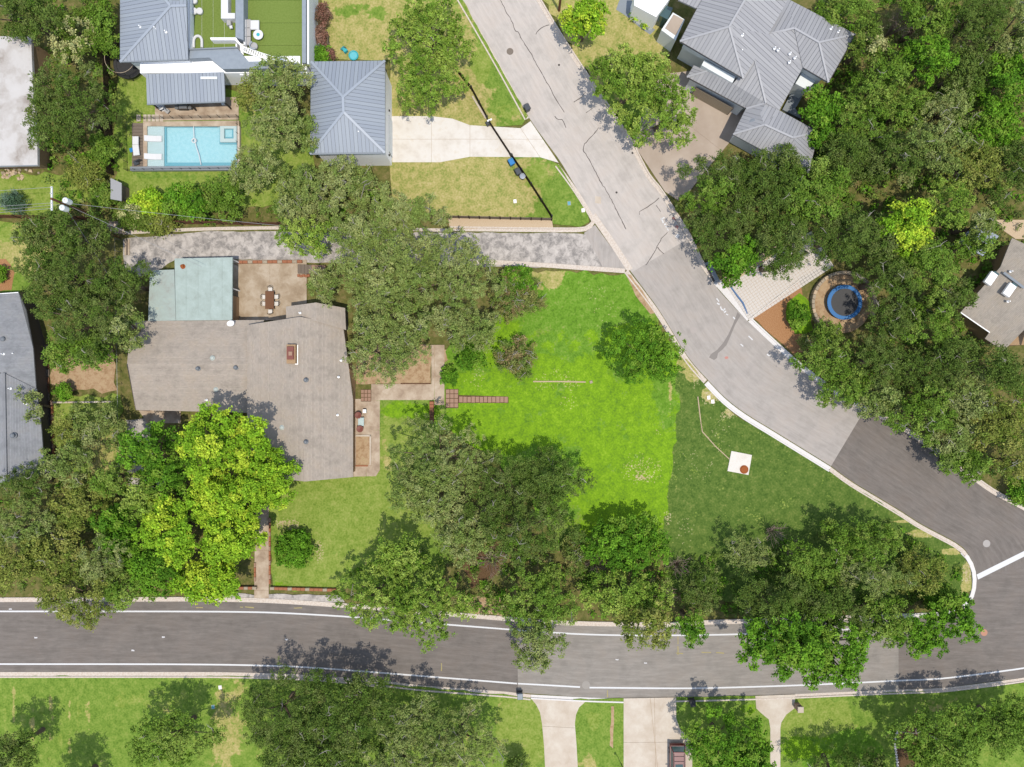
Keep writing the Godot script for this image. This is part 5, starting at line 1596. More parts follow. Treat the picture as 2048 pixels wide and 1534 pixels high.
func street_things() -> void:
	make_bin("dark grey wheelie bin on the kerb of the pale street", at(1054, 220, 0.05), 0.5, mats.dark_plastic, mats.dark_plastic)
	make_bin("blue recycling bin behind the black fence", at(1023, 328, 0.1), 0.5, mats.blue_plastic, mats.blue_plastic)
	make_bin("dark wheelie bin between the blue bin and the grey-lidded bin", at(1036, 347, 0.1), 0.5, mats.dark_plastic, mats.dark_plastic)
	var rb := thing("trash_can", "round dark can with pale grey lid behind the black fence", "trash can", at(1045, 356, 0.1))
	var s := Shape.new()
	s.lathe(at(1045, 356, 0.1), [[0.26, 0.0], [0.33, 0.8], [0.0, 0.8]], 18)
	put(rb, "body", s.mesh(), mats.dark_plastic)
	var l := Shape.new()
	l.lathe(at(1045, 356, 0.1), [[0.36, 0.8], [0.36, 0.86], [0.22, 0.9], [0.0, 0.91]], 18)
	put(rb, "lid", l.mesh(), mats.grey_plastic)
	make_bin("grey-blue wheelie bin on the kerb beside the flared driveway", at(1040, 1386, 0.05), 0.05, mats.dark_plastic, plain(tone(120, 136, 150), 0.45))
	make_bin("black wheelie bin on the kerb by the red car's driveway", at(1382, 1400, 0.05), 0.1, mats.black, mats.black)
	# brick mailbox
	var m := thing("mailbox", "pale brick mailbox pillar at the narrow driveway", "mailbox", at(1592, 1409))
	var b := at(1592, 1409)
	for i in 5:
		box_part(m, "brick", b + Vector3(0, 0.14 + i * 0.27, 0), Vector3(0.6, 0.255, 0.6), mats.brick_pink if i % 2 else mats.stone, 0.0, 0.02)
	box_part(m, "cap", b + Vector3(0, 1.44, 0), Vector3(0.7, 0.12, 0.7), mats.concrete_tan, 0.0, 0.03)
	box_part(m, "letter_door", b + Vector3(0, 1.1, -0.31), Vector3(0.3, 0.24, 0.03), mats.trim_dark)
	suv()
	# utility pole
	var base := at(209, 440)
	var top := base + Vector3(0, 10.2, 0)
	var o := thing("utility_pole", "brown utility pole with white crossarm and two pale transformers", "utility pole", base)
	var t := Shape.new()
	t.tube([base, base + Vector3.UP * 5, top], [0.2, 0.17, 0.13], 10)
	put(o, "pole", t.mesh(), mats.wood_brown)
	box_part(o, "crossarm", top - Vector3.UP * 0.35 + Vector3(-0.15, 0, -0.1), Vector3(0.16, 0.16, 2.6), mats.wall_pale)
	for k in [Vector3(0.95, -1.3, -0.05), Vector3(0.6, -1.3, 0.75)]:
		var c := Shape.new()
		c.lathe(top + k - Vector3.UP * 0.5, [[0.0, 0.0], [0.3, 0.0], [0.32, 0.1], [0.32, 0.9], [0.24, 1.0], [0.08, 1.04], [0.08, 1.18], [0.0, 1.2]], 14)
		put(o, "transformer", c.mesh(), mats.wall_pale)
	for z in [-1.15, -0.5, 0.55, 1.15]:
		var c := Shape.new()
		c.lathe(top + Vector3(-0.15, -0.27, z - 0.1), [[0.05, 0.0], [0.07, 0.08], [0.05, 0.16], [0.0, 0.18]], 8)
		put(o, "insulator", c.mesh(), mats.white_plastic)
	var ends := [[Vector3(-0.15, -0.1, -1.25), Vector3(-30, 0.2, 0.4)], [Vector3(-0.15, -0.1, 0.45), Vector3(-30, 0.0, 2.0)], [Vector3(-0.15, -0.1, 1.05), Vector3(-30, 0.0, 3.0)], [Vector3(0, -2.4, 0), Vector3(-30, -2.4, 2.2)], [Vector3(0, -2.4, 0), Vector3(14, -5.2, 6.5)], [Vector3(0, -1.6, 0), Vector3(26, -5.5, 2.0)], [Vector3(0, -2.0, 0), Vector3(5.2, -7.0, 12.5)]]
	for e in ends:
		var p: Vector3 = top + e[0]
		var q: Vector3 = top + e[1]
		var line := []
		var rad := []
		for i in 9:
			var f := i / 8.0
			line.append(p.lerp(q, f) - Vector3.UP * sin(f * PI) * 0.5)
			rad.append(0.018)
		var c := Shape.new()
		c.tube(line, rad, 4)
		lone("overhead_wire", c, mats.wire, "thin pale overhead wire strung from the utility pole", "wire", "wires of the utility pole")
	# storm inlet, service boxes
	var si := thing("storm_inlet", "grey concrete storm inlet in the kerb below the dark oaks", "storm drain", at(1416, 540))
	slab_part(si, "top_slab", [1409, 526, 1420, 522, 1440, 562, 1428, 566], 0.0, 0.17, mats.trim_grey)
	slab_part(si, "grate", [1411, 531, 1414, 530, 1430, 562, 1427, 564], 0.1, 0.18, mats.trim_dark)
	for k in [[1138, 407, "pale blue service lid in the corner lawn by the pale street"], [1166, 421, "white service lid in the corner lawn beside the kerb"], [441, 1374, "pale square service lid in the mown lawn below the street"], [427, 1413, "blue service lid in the shade of the lawn oak"], [1030, 403, "small pale service lid in the dry fenced lawn"], [1425, 803, "white service lid in the verge of the curving street"], [1417, 795, "pale stone lid in the verge of the curving street"]]:
		var v := thing("service_lid", k[2], "utility lid", at(k[0], k[1]))
		box_part(v, "collar", at(k[0], k[1]) + Vector3.UP * 0.07, Vector3(0.42, 0.14, 0.5), mats.concrete_tan, 0.1, 0.02)
		box_part(v, "lid", at(k[0], k[1]) + Vector3.UP * 0.15, Vector3(0.34, 0.03, 0.42), mats.pool_step if "blue" in k[2] else mats.trim_white, 0.1)

func suv() -> void:
	var c := at(1352, 1520, 0.125)
	c.y = 0.125
	var o := thing("red_car", "dark red sport utility car parked beneath the bright green tree", "car", c)
	# side profile [z towards the nose, y]; the nose points down the picture
	var L := [[-2.3, 0.45], [-2.34, 0.75], [-2.25, 1.05], [1.0, 1.05], [1.25, 1.0], [2.2, 0.86], [2.34, 0.66], [2.3, 0.4]]
	var s := Shape.new()
	var W := 0.92
	for i in L.size():
		var j := (i + 1) % L.size()
		var p0 := c + Vector3(-W, L[i][1], L[i][0])
		var p1 := c + Vector3(W, L[i][1], L[i][0])
		var q0 := c + Vector3(-W, L[j][1], L[j][0])
		var q1 := c + Vector3(W, L[j][1], L[j][0])
		s.quad(p0, p1, q1, q0, (p0 + q1) * 0.5 - (c + Vector3(0, 0.7, 0)))
	var poly := PackedVector2Array()
	for q in L:
		poly.append(Vector2(q[0], q[1]))
	var idx := Geometry2D.triangulate_polygon(poly)
	for k in [-1.0, 1.0]:
		for i in range(0, idx.size(), 3):
			var v := []
			for m in 3:
				v.append(c + Vector3(W * k, poly[idx[i + m]].y, poly[idx[i + m]].x))
			s.tri(v[0], v[1], v[2], Vector3(k, 0, 0))
	put(o, "body", s.mesh(), mats.car_red)
	# glasshouse and roof
	var gl := Shape.new()
	var b0 := [[-0.86, -2.2], [0.86, -2.2], [0.86, 1.15], [-0.86, 1.15]]
	var t0 := [[-0.68, -1.78], [0.68, -1.78], [0.68, 0.35], [-0.68, 0.35]]
	for i in 4:
		var j := (i + 1) % 4
		gl.quad(c + Vector3(b0[i][0], 1.05, b0[i][1]), c + Vector3(b0[j][0], 1.05, b0[j][1]), c + Vector3(t0[j][0], 1.62, t0[j][1]), c + Vector3(t0[i][0], 1.62, t0[i][1]), Vector3(b0[i][0] + b0[j][0], 0.3, b0[i][1] + b0[j][1] + 1.0))
	put(o, "window", gl.mesh(), mats.glass)
	var rf := Shape.new()
	rf.box(frame(c + Vector3(0, 1.64, -0.72)), Vector3(1.38, 0.08, 2.16), 0.03)
	var roof := put(o, "roof", rf.mesh(), mats.car_red)
	var sr := Shape.new()
	sr.box(frame(c + Vector3(0, 1.685, -0.1)), Vector3(0.9, 0.02, 0.5))
	put(roof, "sunroof", sr.mesh(), mats.glass)
	for k in [-1.0, 1.0]:
		for e in [[-2.2, -1.78], [1.15, 0.35]]:
			var p := Shape.new()
			p.tube([c + Vector3(0.87 * k, 1.05, e[0]), c + Vector3(0.69 * k, 1.62, e[1])], [0.05, 0.05], 5)
			put(o, "pillar", p.mesh(), mats.car_red)
		var rr := Shape.new()
		rr.tube([c + Vector3(0.6 * k, 1.72, -1.6), c + Vector3(0.6 * k, 1.74, 0.1)], [0.025, 0.025], 5)
		put(roof, "roof_rail", rr.mesh(), mats.black)
		var mi := Shape.new()
		mi.box(frame(c + Vector3(1.02 * k, 1.1, 0.75)), Vector3(0.2, 0.16, 0.14), 0.03)
		put(o, "mirror", mi.mesh(), mats.car_red)
		for z in [-1.4, 1.45]:
			var w := Shape.new()
			w.tube([c + Vector3(0.74 * k, 0.33, z), c + Vector3(0.95 * k, 0.33, z)], [0.34, 0.34], 18)
			var tyre := put(o, "wheel", w.mesh(), mats.black)
			var rm := Shape.new()
			rm.tube([c + Vector3(0.9 * k, 0.33, z), c + Vector3(0.965 * k, 0.33, z)], [0.2, 0.18], 14)
			put(tyre, "rim", rm.mesh(), mats.steel)
		var hl := Shape.new()
		hl.box(frame(c + Vector3(0.68 * k, 0.74, 2.26)), Vector3(0.34, 0.14, 0.1), 0.02)
		put(o, "headlight", hl.mesh(), mats.wall_pale)
		var tl := Shape.new()
		tl.box(frame(c + Vector3(0.78 * k, 0.92, -2.3)), Vector3(0.2, 0.24, 0.06), 0.02)
		put(o, "tail_lamp", tl.mesh(), mats.copper)
	for y in [-1.3, -0.7]:
		var b := Shape.new()
		b.tube([c + Vector3(-0.6, 1.74, y), c + Vector3(0.6, 1.74, y)], [0.02, 0.02], 5)
		put(roof, "rack_bar", b.mesh(), mats.black)

func trampoline(label: String, c: Vector3, r: float, h: float, pad: Material, net: bool) -> void:
	var o := thing("trampoline", label, "trampoline", c)
	var m := Shape.new()
	m.lathe(c, [[r * 0.78, h], [0.0, h - 0.03]], 32)
	put(o, "jumping_mat", m.mesh(), mats.black)
	var p := Shape.new()
	p.lathe(c, [[r, h - 0.06], [r, h + 0.02], [r * 0.97, h + 0.05], [r * 0.79, h + 0.05], [r * 0.78, h]], 32)
	put(o, "pad", p.mesh(), pad)
	for i in 6:
		var a := TAU * i / 6 + 0.3
		var d := Vector3(cos(a), 0, sin(a))
		var l := Shape.new()
		l.tube([c + d * r * 0.95, c + d * r * 0.95 + Vector3.UP * (h - 0.05)], [0.04, 0.04], 6)
		put(o, "leg", l.mesh(), mats.steel)
		if net:
			var q := Shape.new()
			q.tube([c + d * r * 1.04, c + d * r * 1.04 + Vector3.UP * (h + 1.8)], [0.035, 0.035], 6)
			put(o, "net_pole", q.mesh(), mats.trim_dark)
			var e := Vector3(cos(a + TAU / 6), 0, sin(a + TAU / 6))
			var w := Shape.new()
			for k in 4:
				var d0 := Vector3(cos(a + TAU * k / 24), 0, sin(a + TAU * k / 24)) * r * 1.03
				var d1 := Vector3(cos(a + TAU * (k + 1) / 24), 0, sin(a + TAU * (k + 1) / 24)) * r * 1.03
				w.quad(c + d0 + Vector3.UP * 0.1, c + d1 + Vector3.UP * 0.1, c + d1 + Vector3.UP * (h + 1.8), c + d0 + Vector3.UP * (h + 1.8), d0)
			put(o, "net", w.mesh(), mats.net)
			var t := []
			var tr := []
			for k in 7:
				var b := a + TAU * k / 36
				t.append(c + Vector3(cos(b), 0, sin(b)) * r * 1.03 + Vector3.UP * (h + 1.8))
				tr.append(0.03)
			var u := Shape.new()
			u.tube(t, tr, 5)
			put(o, "top_rail", u.mesh(), mats.concrete_path)

func yard_things() -> void:
	trampoline("blue-rimmed round trampoline inside the ring of stones", at(1683, 606, 0) , 2.12, 0.85, mats.blue_pad, false)
	trampoline("black netted trampoline half under the blue-grey roof", at(262, 134), 1.75, 0.75, mats.black, true)
	# ring wall of stones round the trampoline
	var o := thing("stone_ring", "curved wall of pale stone blocks around the blue trampoline", "wall", at(1683, 606))
	var c := at(1683, 608)
	for i in 30:
		var a := deg_to_rad(132.0 + i * 8.6)
		var r := 3.75
		var d := Vector3(cos(a), 0, sin(a))
		box_part(o, "stone", c + d * r + Vector3.UP * 0.42, Vector3(0.36, 0.84 + rng.randf_range(-0.05, 0.05), 0.52), mats.stone if i % 4 else mats.gravel, -a, 0.04)
	var flo := Shape.new()
	flo.lathe(c, [[3.6, 0.0], [3.55, 0.16], [0.0, 0.16]], 30)
	put(self, numbered("dirt_patch"), flo.mesh(), mats.dirt).set_meta("kind", "structure")
	# patio table with six chairs
	var t := thing("dining_table", "long brown patio dining table with pale chairs around it", "table", at(539, 601))
	var tc := at(539, 600, 0.9)
	tc.y = 0.16
	box_part(t, "table_top", tc + Vector3.UP * 0.74, Vector3(1.05, 0.06, 2.15), mats.wood_brown, 0.0, 0.02)
	for k in [[-0.44, -0.95], [0.44, -0.95], [-0.44, 0.95], [0.44, 0.95]]:
		box_part(t, "leg", tc + Vector3(k[0], 0.36, k[1]), Vector3(0.07, 0.72, 0.07), mats.trim_dark)
	var seats := [[Vector3(0, 0, -1.32), 0.0], [Vector3(0, 0, 1.34), PI], [Vector3(0.74, 0, -0.42), -PI / 2], [Vector3(0.74, 0, 0.42), -PI / 2], [Vector3(-0.72, 0, -0.4), PI / 2], [Vector3(-0.72, 0, 0.42), PI / 2]]
	var words := ["pale-cushioned patio chair at the table's head by the brick wall", "pale-cushioned patio chair at the table's foot by the house"]
	for i in 6:
		var q: Array = seats[i]
		var label: String = words[i] if i < 2 else ("pale-cushioned patio chair along the table side facing the carport" if i > 3 else "pale-cushioned patio chair along the table side facing the steps")
		var ch := thing("patio_chair", label, "chair", tc + q[0], "chairs around the patio table", q[1])
		var s := Shape.new()
		s.box(frame(Vector3(0, 0.46, 0)), Vector3(0.5, 0.1, 0.48), 0.03)
		put(ch, "cushion", s.mesh(), mats.concrete_white, true)
		var pts := []
		var rr := []
		for k in 7:
			var a := PI * k / 6
			pts.append(Vector3(cos(a) * 0.29, 0.72, -0.2 - sin(a) * 0.2))
			rr.append(0.03)
		var bk := Shape.new()
		bk.tube(pts, rr, 5)
		for k in [-0.26, 0.0, 0.26]:
			bk.tube([Vector3(k, 0.45, -0.24), Vector3(k * 1.05, 0.72, -0.34 + absf(k) * 0.5)], [0.02, 0.02], 4)
		put(ch, "backrest", bk.mesh(), mats.trim_dark, true)
		for k in [[-0.22, -0.2], [0.22, -0.2], [-0.22, 0.2], [0.22, 0.2]]:
			var l := Shape.new()
			l.tube([Vector3(k[0], 0, k[1]), Vector3(k[0], 0.42, k[1])], [0.025, 0.025], 5)
			put(ch, "leg", l.mesh(), mats.trim_dark, true)
	# fountains and glass table by the east wall
	for k in [[719, 830, "rust red scalloped birdbath by the bungalow wall"], [722.5, 857, "rust red round birdbath beside the planter bed"]]:
		var b := thing("birdbath", k[2], "birdbath", at(k[0], k[1]))
		var s := Shape.new()
		s.lathe(at(k[0], k[1]), [[0.26, 0.1], [0.2, 0.16], [0.1, 0.3], [0.1, 0.6], [0.38, 0.74], [0.42, 0.82], [0.36, 0.82], [0.0, 0.76]], 12 if k[0] < 720 else 20)
		put(b, "bowl", s.mesh(), mats.copper)
		var f := Shape.new()
		f.lathe(at(k[0], k[1]), [[0.34, 0.05], [0.34, 0.12], [0.0, 0.13]], 14)
		put(b, "base", f.mesh(), mats.stone)
	var gt := thing("glass_table", "pale glass-topped side table between the two red birdbaths", "table", at(724, 842))
	box_part(gt, "table_top", at(724, 843) + Vector3.UP * 0.6, Vector3(0.7, 0.04, 1.0), mats.pool_shelf, 0.0, 0.01)
	for k in [[-0.3, -0.45], [0.3, -0.45], [-0.3, 0.45], [0.3, 0.45]]:
		box_part(gt, "leg", at(724, 843) + Vector3(k[0], 0.3, k[1]), Vector3(0.05, 0.58, 0.05), mats.trim_white)
	var ac := thing("meter_box", "small pale meter box on the slab by the bungalow wall", "meter box", at(731, 822))
	box_part(ac, "housing", at(731, 822) + Vector3.UP * 0.35, Vector3(0.36, 0.6, 0.4), mats.pool_shelf, 0.0, 0.03)
	box_part(ac, "lid", at(731, 822) + Vector3.UP * 0.68, Vector3(0.4, 0.05, 0.44), mats.trim_white)
	# air conditioner, kids' pool
	var a := thing("air_conditioner", "white air conditioner unit among shrubs beside the white house", "air conditioner", at(647, 90))
	box_part(a, "cabinet", at(647, 90) + Vector3.UP * 0.42, Vector3(0.8, 0.84, 0.8), mats.wall_pale, 0.0, 0.04)
	var fan := Shape.new()
	fan.lathe(at(647, 90), [[0.3, 0.84], [0.3, 0.87], [0.24, 0.87], [0.22, 0.845], [0.0, 0.845]], 18)
	put(a, "fan_grille", fan.mesh(), mats.trim_white)
	var sc := thing("utility_screen", "weathered timber screen beside the air conditioner", "screen", at(660, 92))
	for i in 4:
		box_part(sc, "board", at(656 + i * 1.0, 74 + i * 12.4, 0.6) - Vector3.UP * 0.05, Vector3(0.06, 1.2, 0.72), mats.wood_grey)
	var kp := thing("paddling_pool", "round turquoise paddling pool on the dry lawn", "paddling pool", at(708, 113))
	var k2 := Shape.new()
	k2.lathe(at(708, 113), [[0.52, 0.1], [0.6, 0.2], [0.6, 0.36], [0.54, 0.4], [0.47, 0.36], [0.46, 0.24], [0.0, 0.24]], 22)
	put(kp, "wall", k2.mesh(), mats.aqua)
	var kw := Shape.new()
	kw.lathe(at(708, 113), [[0.47, 0.29], [0.0, 0.3]], 22)
	put(kp, "water", kw.mesh(), mats.aqua_water)
	var sl := thing("toy_slide", "turquoise toddler slide beside the paddling pool", "slide", at(690, 104))
	box_part(sl, "platform", at(692, 104) + Vector3.UP * 0.45, Vector3(0.5, 0.5, 0.5), mats.aqua, 0.6, 0.05)
	var ch := Shape.new()
	ch.quad(at(690, 102) + Vector3(-0.2, 0.7, 0.2), at(690, 102) + Vector3(0.25, 0.7, -0.15), at(684, 97) + Vector3(0.2, 0.18, -0.25), at(684, 97) + Vector3(-0.2, 0.18, 0.15), Vector3.UP)
	put(sl, "chute", ch.mesh(), mats.aqua)
	box_part(sl, "handle", at(693, 101) + Vector3.UP * 0.82, Vector3(0.36, 0.06, 0.1), mats.trim_dark, -0.5)
	# slab with a round iron cover and its pipes in the new lawn
	var sb := thing("concrete_pad", "white square concrete pad with round rusty cover in the dark lawn", "concrete pad", at(1479, 926))
	slab_part(sb, "slab", [1463, 902, 1504, 910, 1497, 950, 1455, 942], 0.0, 0.22, mats.concrete_white)
	var cv := Shape.new()
	cv.lathe(at(1487, 938.5), [[0.52, 0.22], [0.52, 0.26], [0.46, 0.26], [0.46, 0.24], [0.4, 0.24], [0.4, 0.29], [0.34, 0.31], [0.0, 0.31]], 22)
	put(sb, "manhole_cover", cv.mesh(), mats.rust)
	var pp := thing("buried_pipe", "thin pale pipe trench running from the concrete pad to the kerb", "pipe", at(1403, 860))
	var p1 := Shape.new()
	p1.tube([at(1395, 793) + Vector3.UP * 0.13, at(1400, 836) + Vector3.UP * 0.13, at(1404, 863) + Vector3.UP * 0.13, at(1430, 892) + Vector3.UP * 0.13, at(1458, 918) + Vector3.UP * 0.13], [0.07, 0.07, 0.07, 0.06, 0.06], 6)
	put(pp, "pipe", p1.mesh(), mats.gravel)
	var p2 := Shape.new()
	p2.tube([at(1066, 763) + Vector3.UP * 0.12, at(1120, 763) + Vector3.UP * 0.12, at(1171, 764) + Vector3.UP * 0.12], [0.09, 0.09, 0.09], 6)
	lone("garden_hose", p2, mats.gravel, "straight pale pipe lying across the bright green lawn", "pipe")
	var st := thing("spigot_cover", "small tan stone at the end of the pale lawn pipe", "stone", at(1182, 764))
	box_part(st, "stone", at(1182, 764) + Vector3.UP * 0.14, Vector3(0.36, 0.14, 0.34), mats.stone, 0.4, 0.04)
	# blue hose by the paver apron
	var bh := Shape.new()
	bh.tube([at(1461, 574) + Vector3.UP * 0.14, at(1474, 592) + Vector3.UP * 0.14, at(1485, 606) + Vector3.UP * 0.14, at(1491, 620) + Vector3.UP * 0.13, at(1494, 628) + Vector3.UP * 0.12], [0.09, 0.12, 0.12, 0.09, 0.06], 6)
	lone("blue_hose", bh, plain(tone(88, 128, 176), 0.6), "blue hose lying across the edge of the pale paver drive", "hose")
	var me := thing("mulch_edging", "thin pale edging between the paver drive and the mulch bed", "edging", at(1552, 597))
	for i in 10:
		var f := at(1504, 634).lerp(at(1598, 560), i / 10.0)
		var q := at(1504, 634).lerp(at(1598, 560), (i + 0.94) / 10.0)
		box_part(me, "board", (f + q) * 0.5 + Vector3.UP * 0.1, Vector3((q - f).length(), 0.2, 0.1), mats.concrete_white, -atan2(-74.0, 94.0), 0.01)
	# stone edging of the mulch bed by the lower street
	var se := thing("stone_edging", "winding row of white stones edging the dark mulch bed", "edging", at(1794, 1490))
	var pl := smooth([1800, 1452, 1794, 1462, 1789, 1480, 1791, 1505, 1794, 1530, 1796, 1560], 0.32)
	for i in pl.size():
		box_part(se, "stone", Vector3(pl[i].x, 0.14, pl[i].y), Vector3(0.28, 0.16, 0.24) * rng.randf_range(0.85, 1.1), mats.kerb_white, rng.randf() * 6.0, 0.04)
	# lantern in the small lawn with its arm
	var lp := thing("yard_lamp", "slim dark yard lamp with bent arm beside the wide driveway", "lamp", at(1243, 1528))
	var lb := at(1243, 1528)
	var ls := Shape.new()
	ls.tube([lb, lb + Vector3.UP * 2.2, lb + Vector3(-0.1, 2.6, -0.3), lb + Vector3(-0.4, 2.75, -0.7)], [0.06, 0.05, 0.045, 0.04], 7)
	put(lp, "post", ls.mesh(), mats.black)
	box_part(lp, "lantern", lb + Vector3(-0.45, 2.6, -0.75), Vector3(0.24, 0.34, 0.24), mats.black, 0.3, 0.05)
	# pole near the pale street
	var sp := thing("street_pole", "short brown timber pole behind the bright tree on the pale street", "pole", at(1118, 22))
	var ss := Shape.new()
	ss.tube([at(1118, 22), at(1118, 22) + Vector3.UP * 4, at(1118, 22) + Vector3.UP * 8.2], [0.16, 0.14, 0.12], 9)
	put(sp, "shaft", ss.mesh(), mats.wood_brown)
	box_part(sp, "bracket", at(1118, 22) + Vector3.UP * 7.6, Vector3(0.9, 0.1, 0.1), mats.wood_dark, 0.4)

# ---------- trees and shrubs ----------
var gaps := FastNoiseLite.new()
const SHADES := 10
# per species: base colours (linear), leaf length and width, clump size, clumps per square metre, share of open gaps, show of grey twigs
var species := {
	"oak": {"pal": [Vector3(0.196, 0.246, 0.072), Vector3(0.170, 0.225, 0.057), Vector3(0.228, 0.265, 0.093), Vector3(0.144, 0.206, 0.047)], "l": 0.234, "w": 0.135, "r": 0.40, "dens": 1.0, "gap": 0.10, "twigs": 0.9},
	"dark": {"pal": [Vector3(0.104, 0.157, 0.032), Vector3(0.085, 0.136, 0.025), Vector3(0.129, 0.174, 0.045), Vector3(0.076, 0.129, 0.021)], "l": 0.234, "w": 0.135, "r": 0.42, "dens": 1.0, "gap": 0.10, "twigs": 0.45},
	"mid": {"pal": [Vector3(0.134, 0.223, 0.032), Vector3(0.109, 0.193, 0.025), Vector3(0.172, 0.248, 0.044), Vector3(0.095, 0.174, 0.019)], "l": 0.261, "w": 0.162, "r": 0.44, "dens": 0.95, "gap": 0.12, "twigs": 0.3},
	"maple": {"pal": [Vector3(0.274, 0.431, 0.029), Vector3(0.213, 0.381, 0.025), Vector3(0.353, 0.465, 0.038), Vector3(0.168, 0.319, 0.020)], "l": 0.297, "w": 0.216, "r": 0.48, "dens": 0.9, "gap": 0.12, "twigs": 0.0},
	"vivid": {"pal": [Vector3(0.092, 0.210, 0.016), Vector3(0.120, 0.250, 0.020), Vector3(0.072, 0.170, 0.014), Vector3(0.152, 0.258, 0.030)], "l": 0.288, "w": 0.189, "r": 0.46, "dens": 0.95, "gap": 0.12, "twigs": 0.0},
	"lime": {"pal": [Vector3(0.194, 0.292, 0.043), Vector3(0.158, 0.257, 0.035), Vector3(0.238, 0.320, 0.058), Vector3(0.125, 0.222, 0.026)], "l": 0.261, "w": 0.162, "r": 0.44, "dens": 0.95, "gap": 0.12, "twigs": 0.1},
	"yellow": {"pal": [Vector3(0.202, 0.235, 0.049), Vector3(0.168, 0.207, 0.040), Vector3(0.252, 0.269, 0.067), Vector3(0.137, 0.188, 0.031)], "l": 0.252, "w": 0.153, "r": 0.44, "dens": 0.95, "gap": 0.13, "twigs": 0.5},
	"russet": {"pal": [Vector3(0.190, 0.190, 0.060), Vector3(0.130, 0.190, 0.040), Vector3(0.230, 0.185, 0.085), Vector3(0.160, 0.195, 0.050)], "l": 0.234, "w": 0.135, "r": 0.42, "dens": 0.85, "gap": 0.2, "twigs": 1.6},
	"red": {"pal": [Vector3(0.198, 0.102, 0.074), Vector3(0.156, 0.084, 0.060), Vector3(0.234, 0.138, 0.102), Vector3(0.144, 0.108, 0.060)], "l": 0.216, "w": 0.135, "r": 0.4, "dens": 1.1, "gap": 0.06, "twigs": 0.2},
	"spruce": {"pal": [Vector3(0.094, 0.165, 0.105), Vector3(0.077, 0.143, 0.088), Vector3(0.116, 0.182, 0.127), Vector3(0.066, 0.121, 0.066)], "l": 0.234, "w": 0.090, "r": 0.4, "dens": 1.2, "gap": 0.03, "twigs": 0.0},
	"flower": {"pal": [Vector3(0.116, 0.176, 0.029), Vector3(0.352, 0.363, 0.154), Vector3(0.143, 0.198, 0.037), Vector3(0.095, 0.154, 0.022)], "l": 0.243, "w": 0.162, "r": 0.42, "dens": 1.0, "gap": 0.1, "twigs": 0.0},
}
const LEAVES := 27

func make_sprays() -> void:
	gaps.noise_type = FastNoiseLite.TYPE_SIMPLEX
	gaps.frequency = 0.42
	gaps.seed = 7
	var most := 420000
	kite_index.resize(most * 6)
	for i in most:
		var a := i * 4
		var b := i * 6
		kite_index[b] = a; kite_index[b + 1] = a + 1; kite_index[b + 2] = a + 2
		kite_index[b + 3] = a; kite_index[b + 4] = a + 2; kite_index[b + 5] = a + 3
	for key in species:
		var sp: Dictionary = species[key]
		var forms := []
		for f in 8:
			var v := PackedVector3Array()
			var n := PackedVector3Array()
			for i in LEAVES:
				var p: Vector3 = Vector3(rng.randfn(0, 0.42), rng.randfn(0, 0.26), rng.randfn(0, 0.42)) * float(sp.r)
				var nn := (Vector3(rng.randfn(0, 0.55), 0.62, rng.randfn(0, 0.55)) + p * 0.5).normalized()
				var d := nn.cross(Vector3(rng.randfn(0, 1), rng.randfn(0, 0.4), rng.randfn(0, 1))).normalized()
				var s := nn.cross(d)
				var l: float = sp.l * rng.randf_range(0.55, 1.35)
				var w: float = sp.w * rng.randf_range(0.75, 1.2)
				v.append_array([p - d * l * 0.5, p - d * l * 0.05 + s * w * 0.5, p + d * l * 0.5, p - d * l * 0.05 - s * w * 0.5])
				n.append_array([nn, nn, nn, nn])
			forms.append([v, n])
		var hues := []
		for k in sp.pal.size():
			var row := []
			for j in SHADES:
				var c := PackedColorArray()
				var base: Vector3 = sp.pal[k] * rng.randf_range(0.82, 1.18)
				for i in LEAVES:
					var q := base * rng.randf_range(0.72, 1.3)
					var col := Color(q.x * rng.randf_range(0.92, 1.1), q.y, q.z)
					c.append_array([col, col, col, col])
				row.append(c)
			hues.append(row)
		sprays[key] = [forms, hues]

class Crown:
	var v := PackedVector3Array()
	var n := PackedVector3Array()
	var c := PackedColorArray()

func spray(cr: Crown, key: String, p: Vector3, out: Vector3, size: float, hue: int) -> void:
	var set_: Array = sprays[key]
	var y := (out * 0.55 + Vector3.UP * 0.6).normalized()
	var x := y.cross(Vector3(rng.randf_range(-1, 1), 0.13, rng.randf_range(-1, 1))).normalized()
	size *= grain
	var b := Basis(x * size, y * size, x.cross(y) * size)
	var form: Array = set_[0][rng.randi() % 8]
	cr.v.append_array(Transform3D(b, p) * (form[0] as PackedVector3Array))
	cr.n.append_array(Transform3D(b.orthonormalized(), Vector3.ZERO) * (form[1] as PackedVector3Array))
	cr.c.append_array(set_[1][hue][rng.randi() % SHADES])

func crown_mesh(cr: Crown) -> ArrayMesh:
	var a := []
	a.resize(Mesh.ARRAY_MAX)
	a[Mesh.ARRAY_VERTEX] = cr.v
	a[Mesh.ARRAY_NORMAL] = cr.n
	a[Mesh.ARRAY_COLOR] = cr.c
	a[Mesh.ARRAY_INDEX] = kite_index.slice(0, cr.v.size() / 4 * 6)
	var m := ArrayMesh.new()
	m.add_surface_from_arrays(Mesh.PRIMITIVE_TRIANGLES, a)
	return m

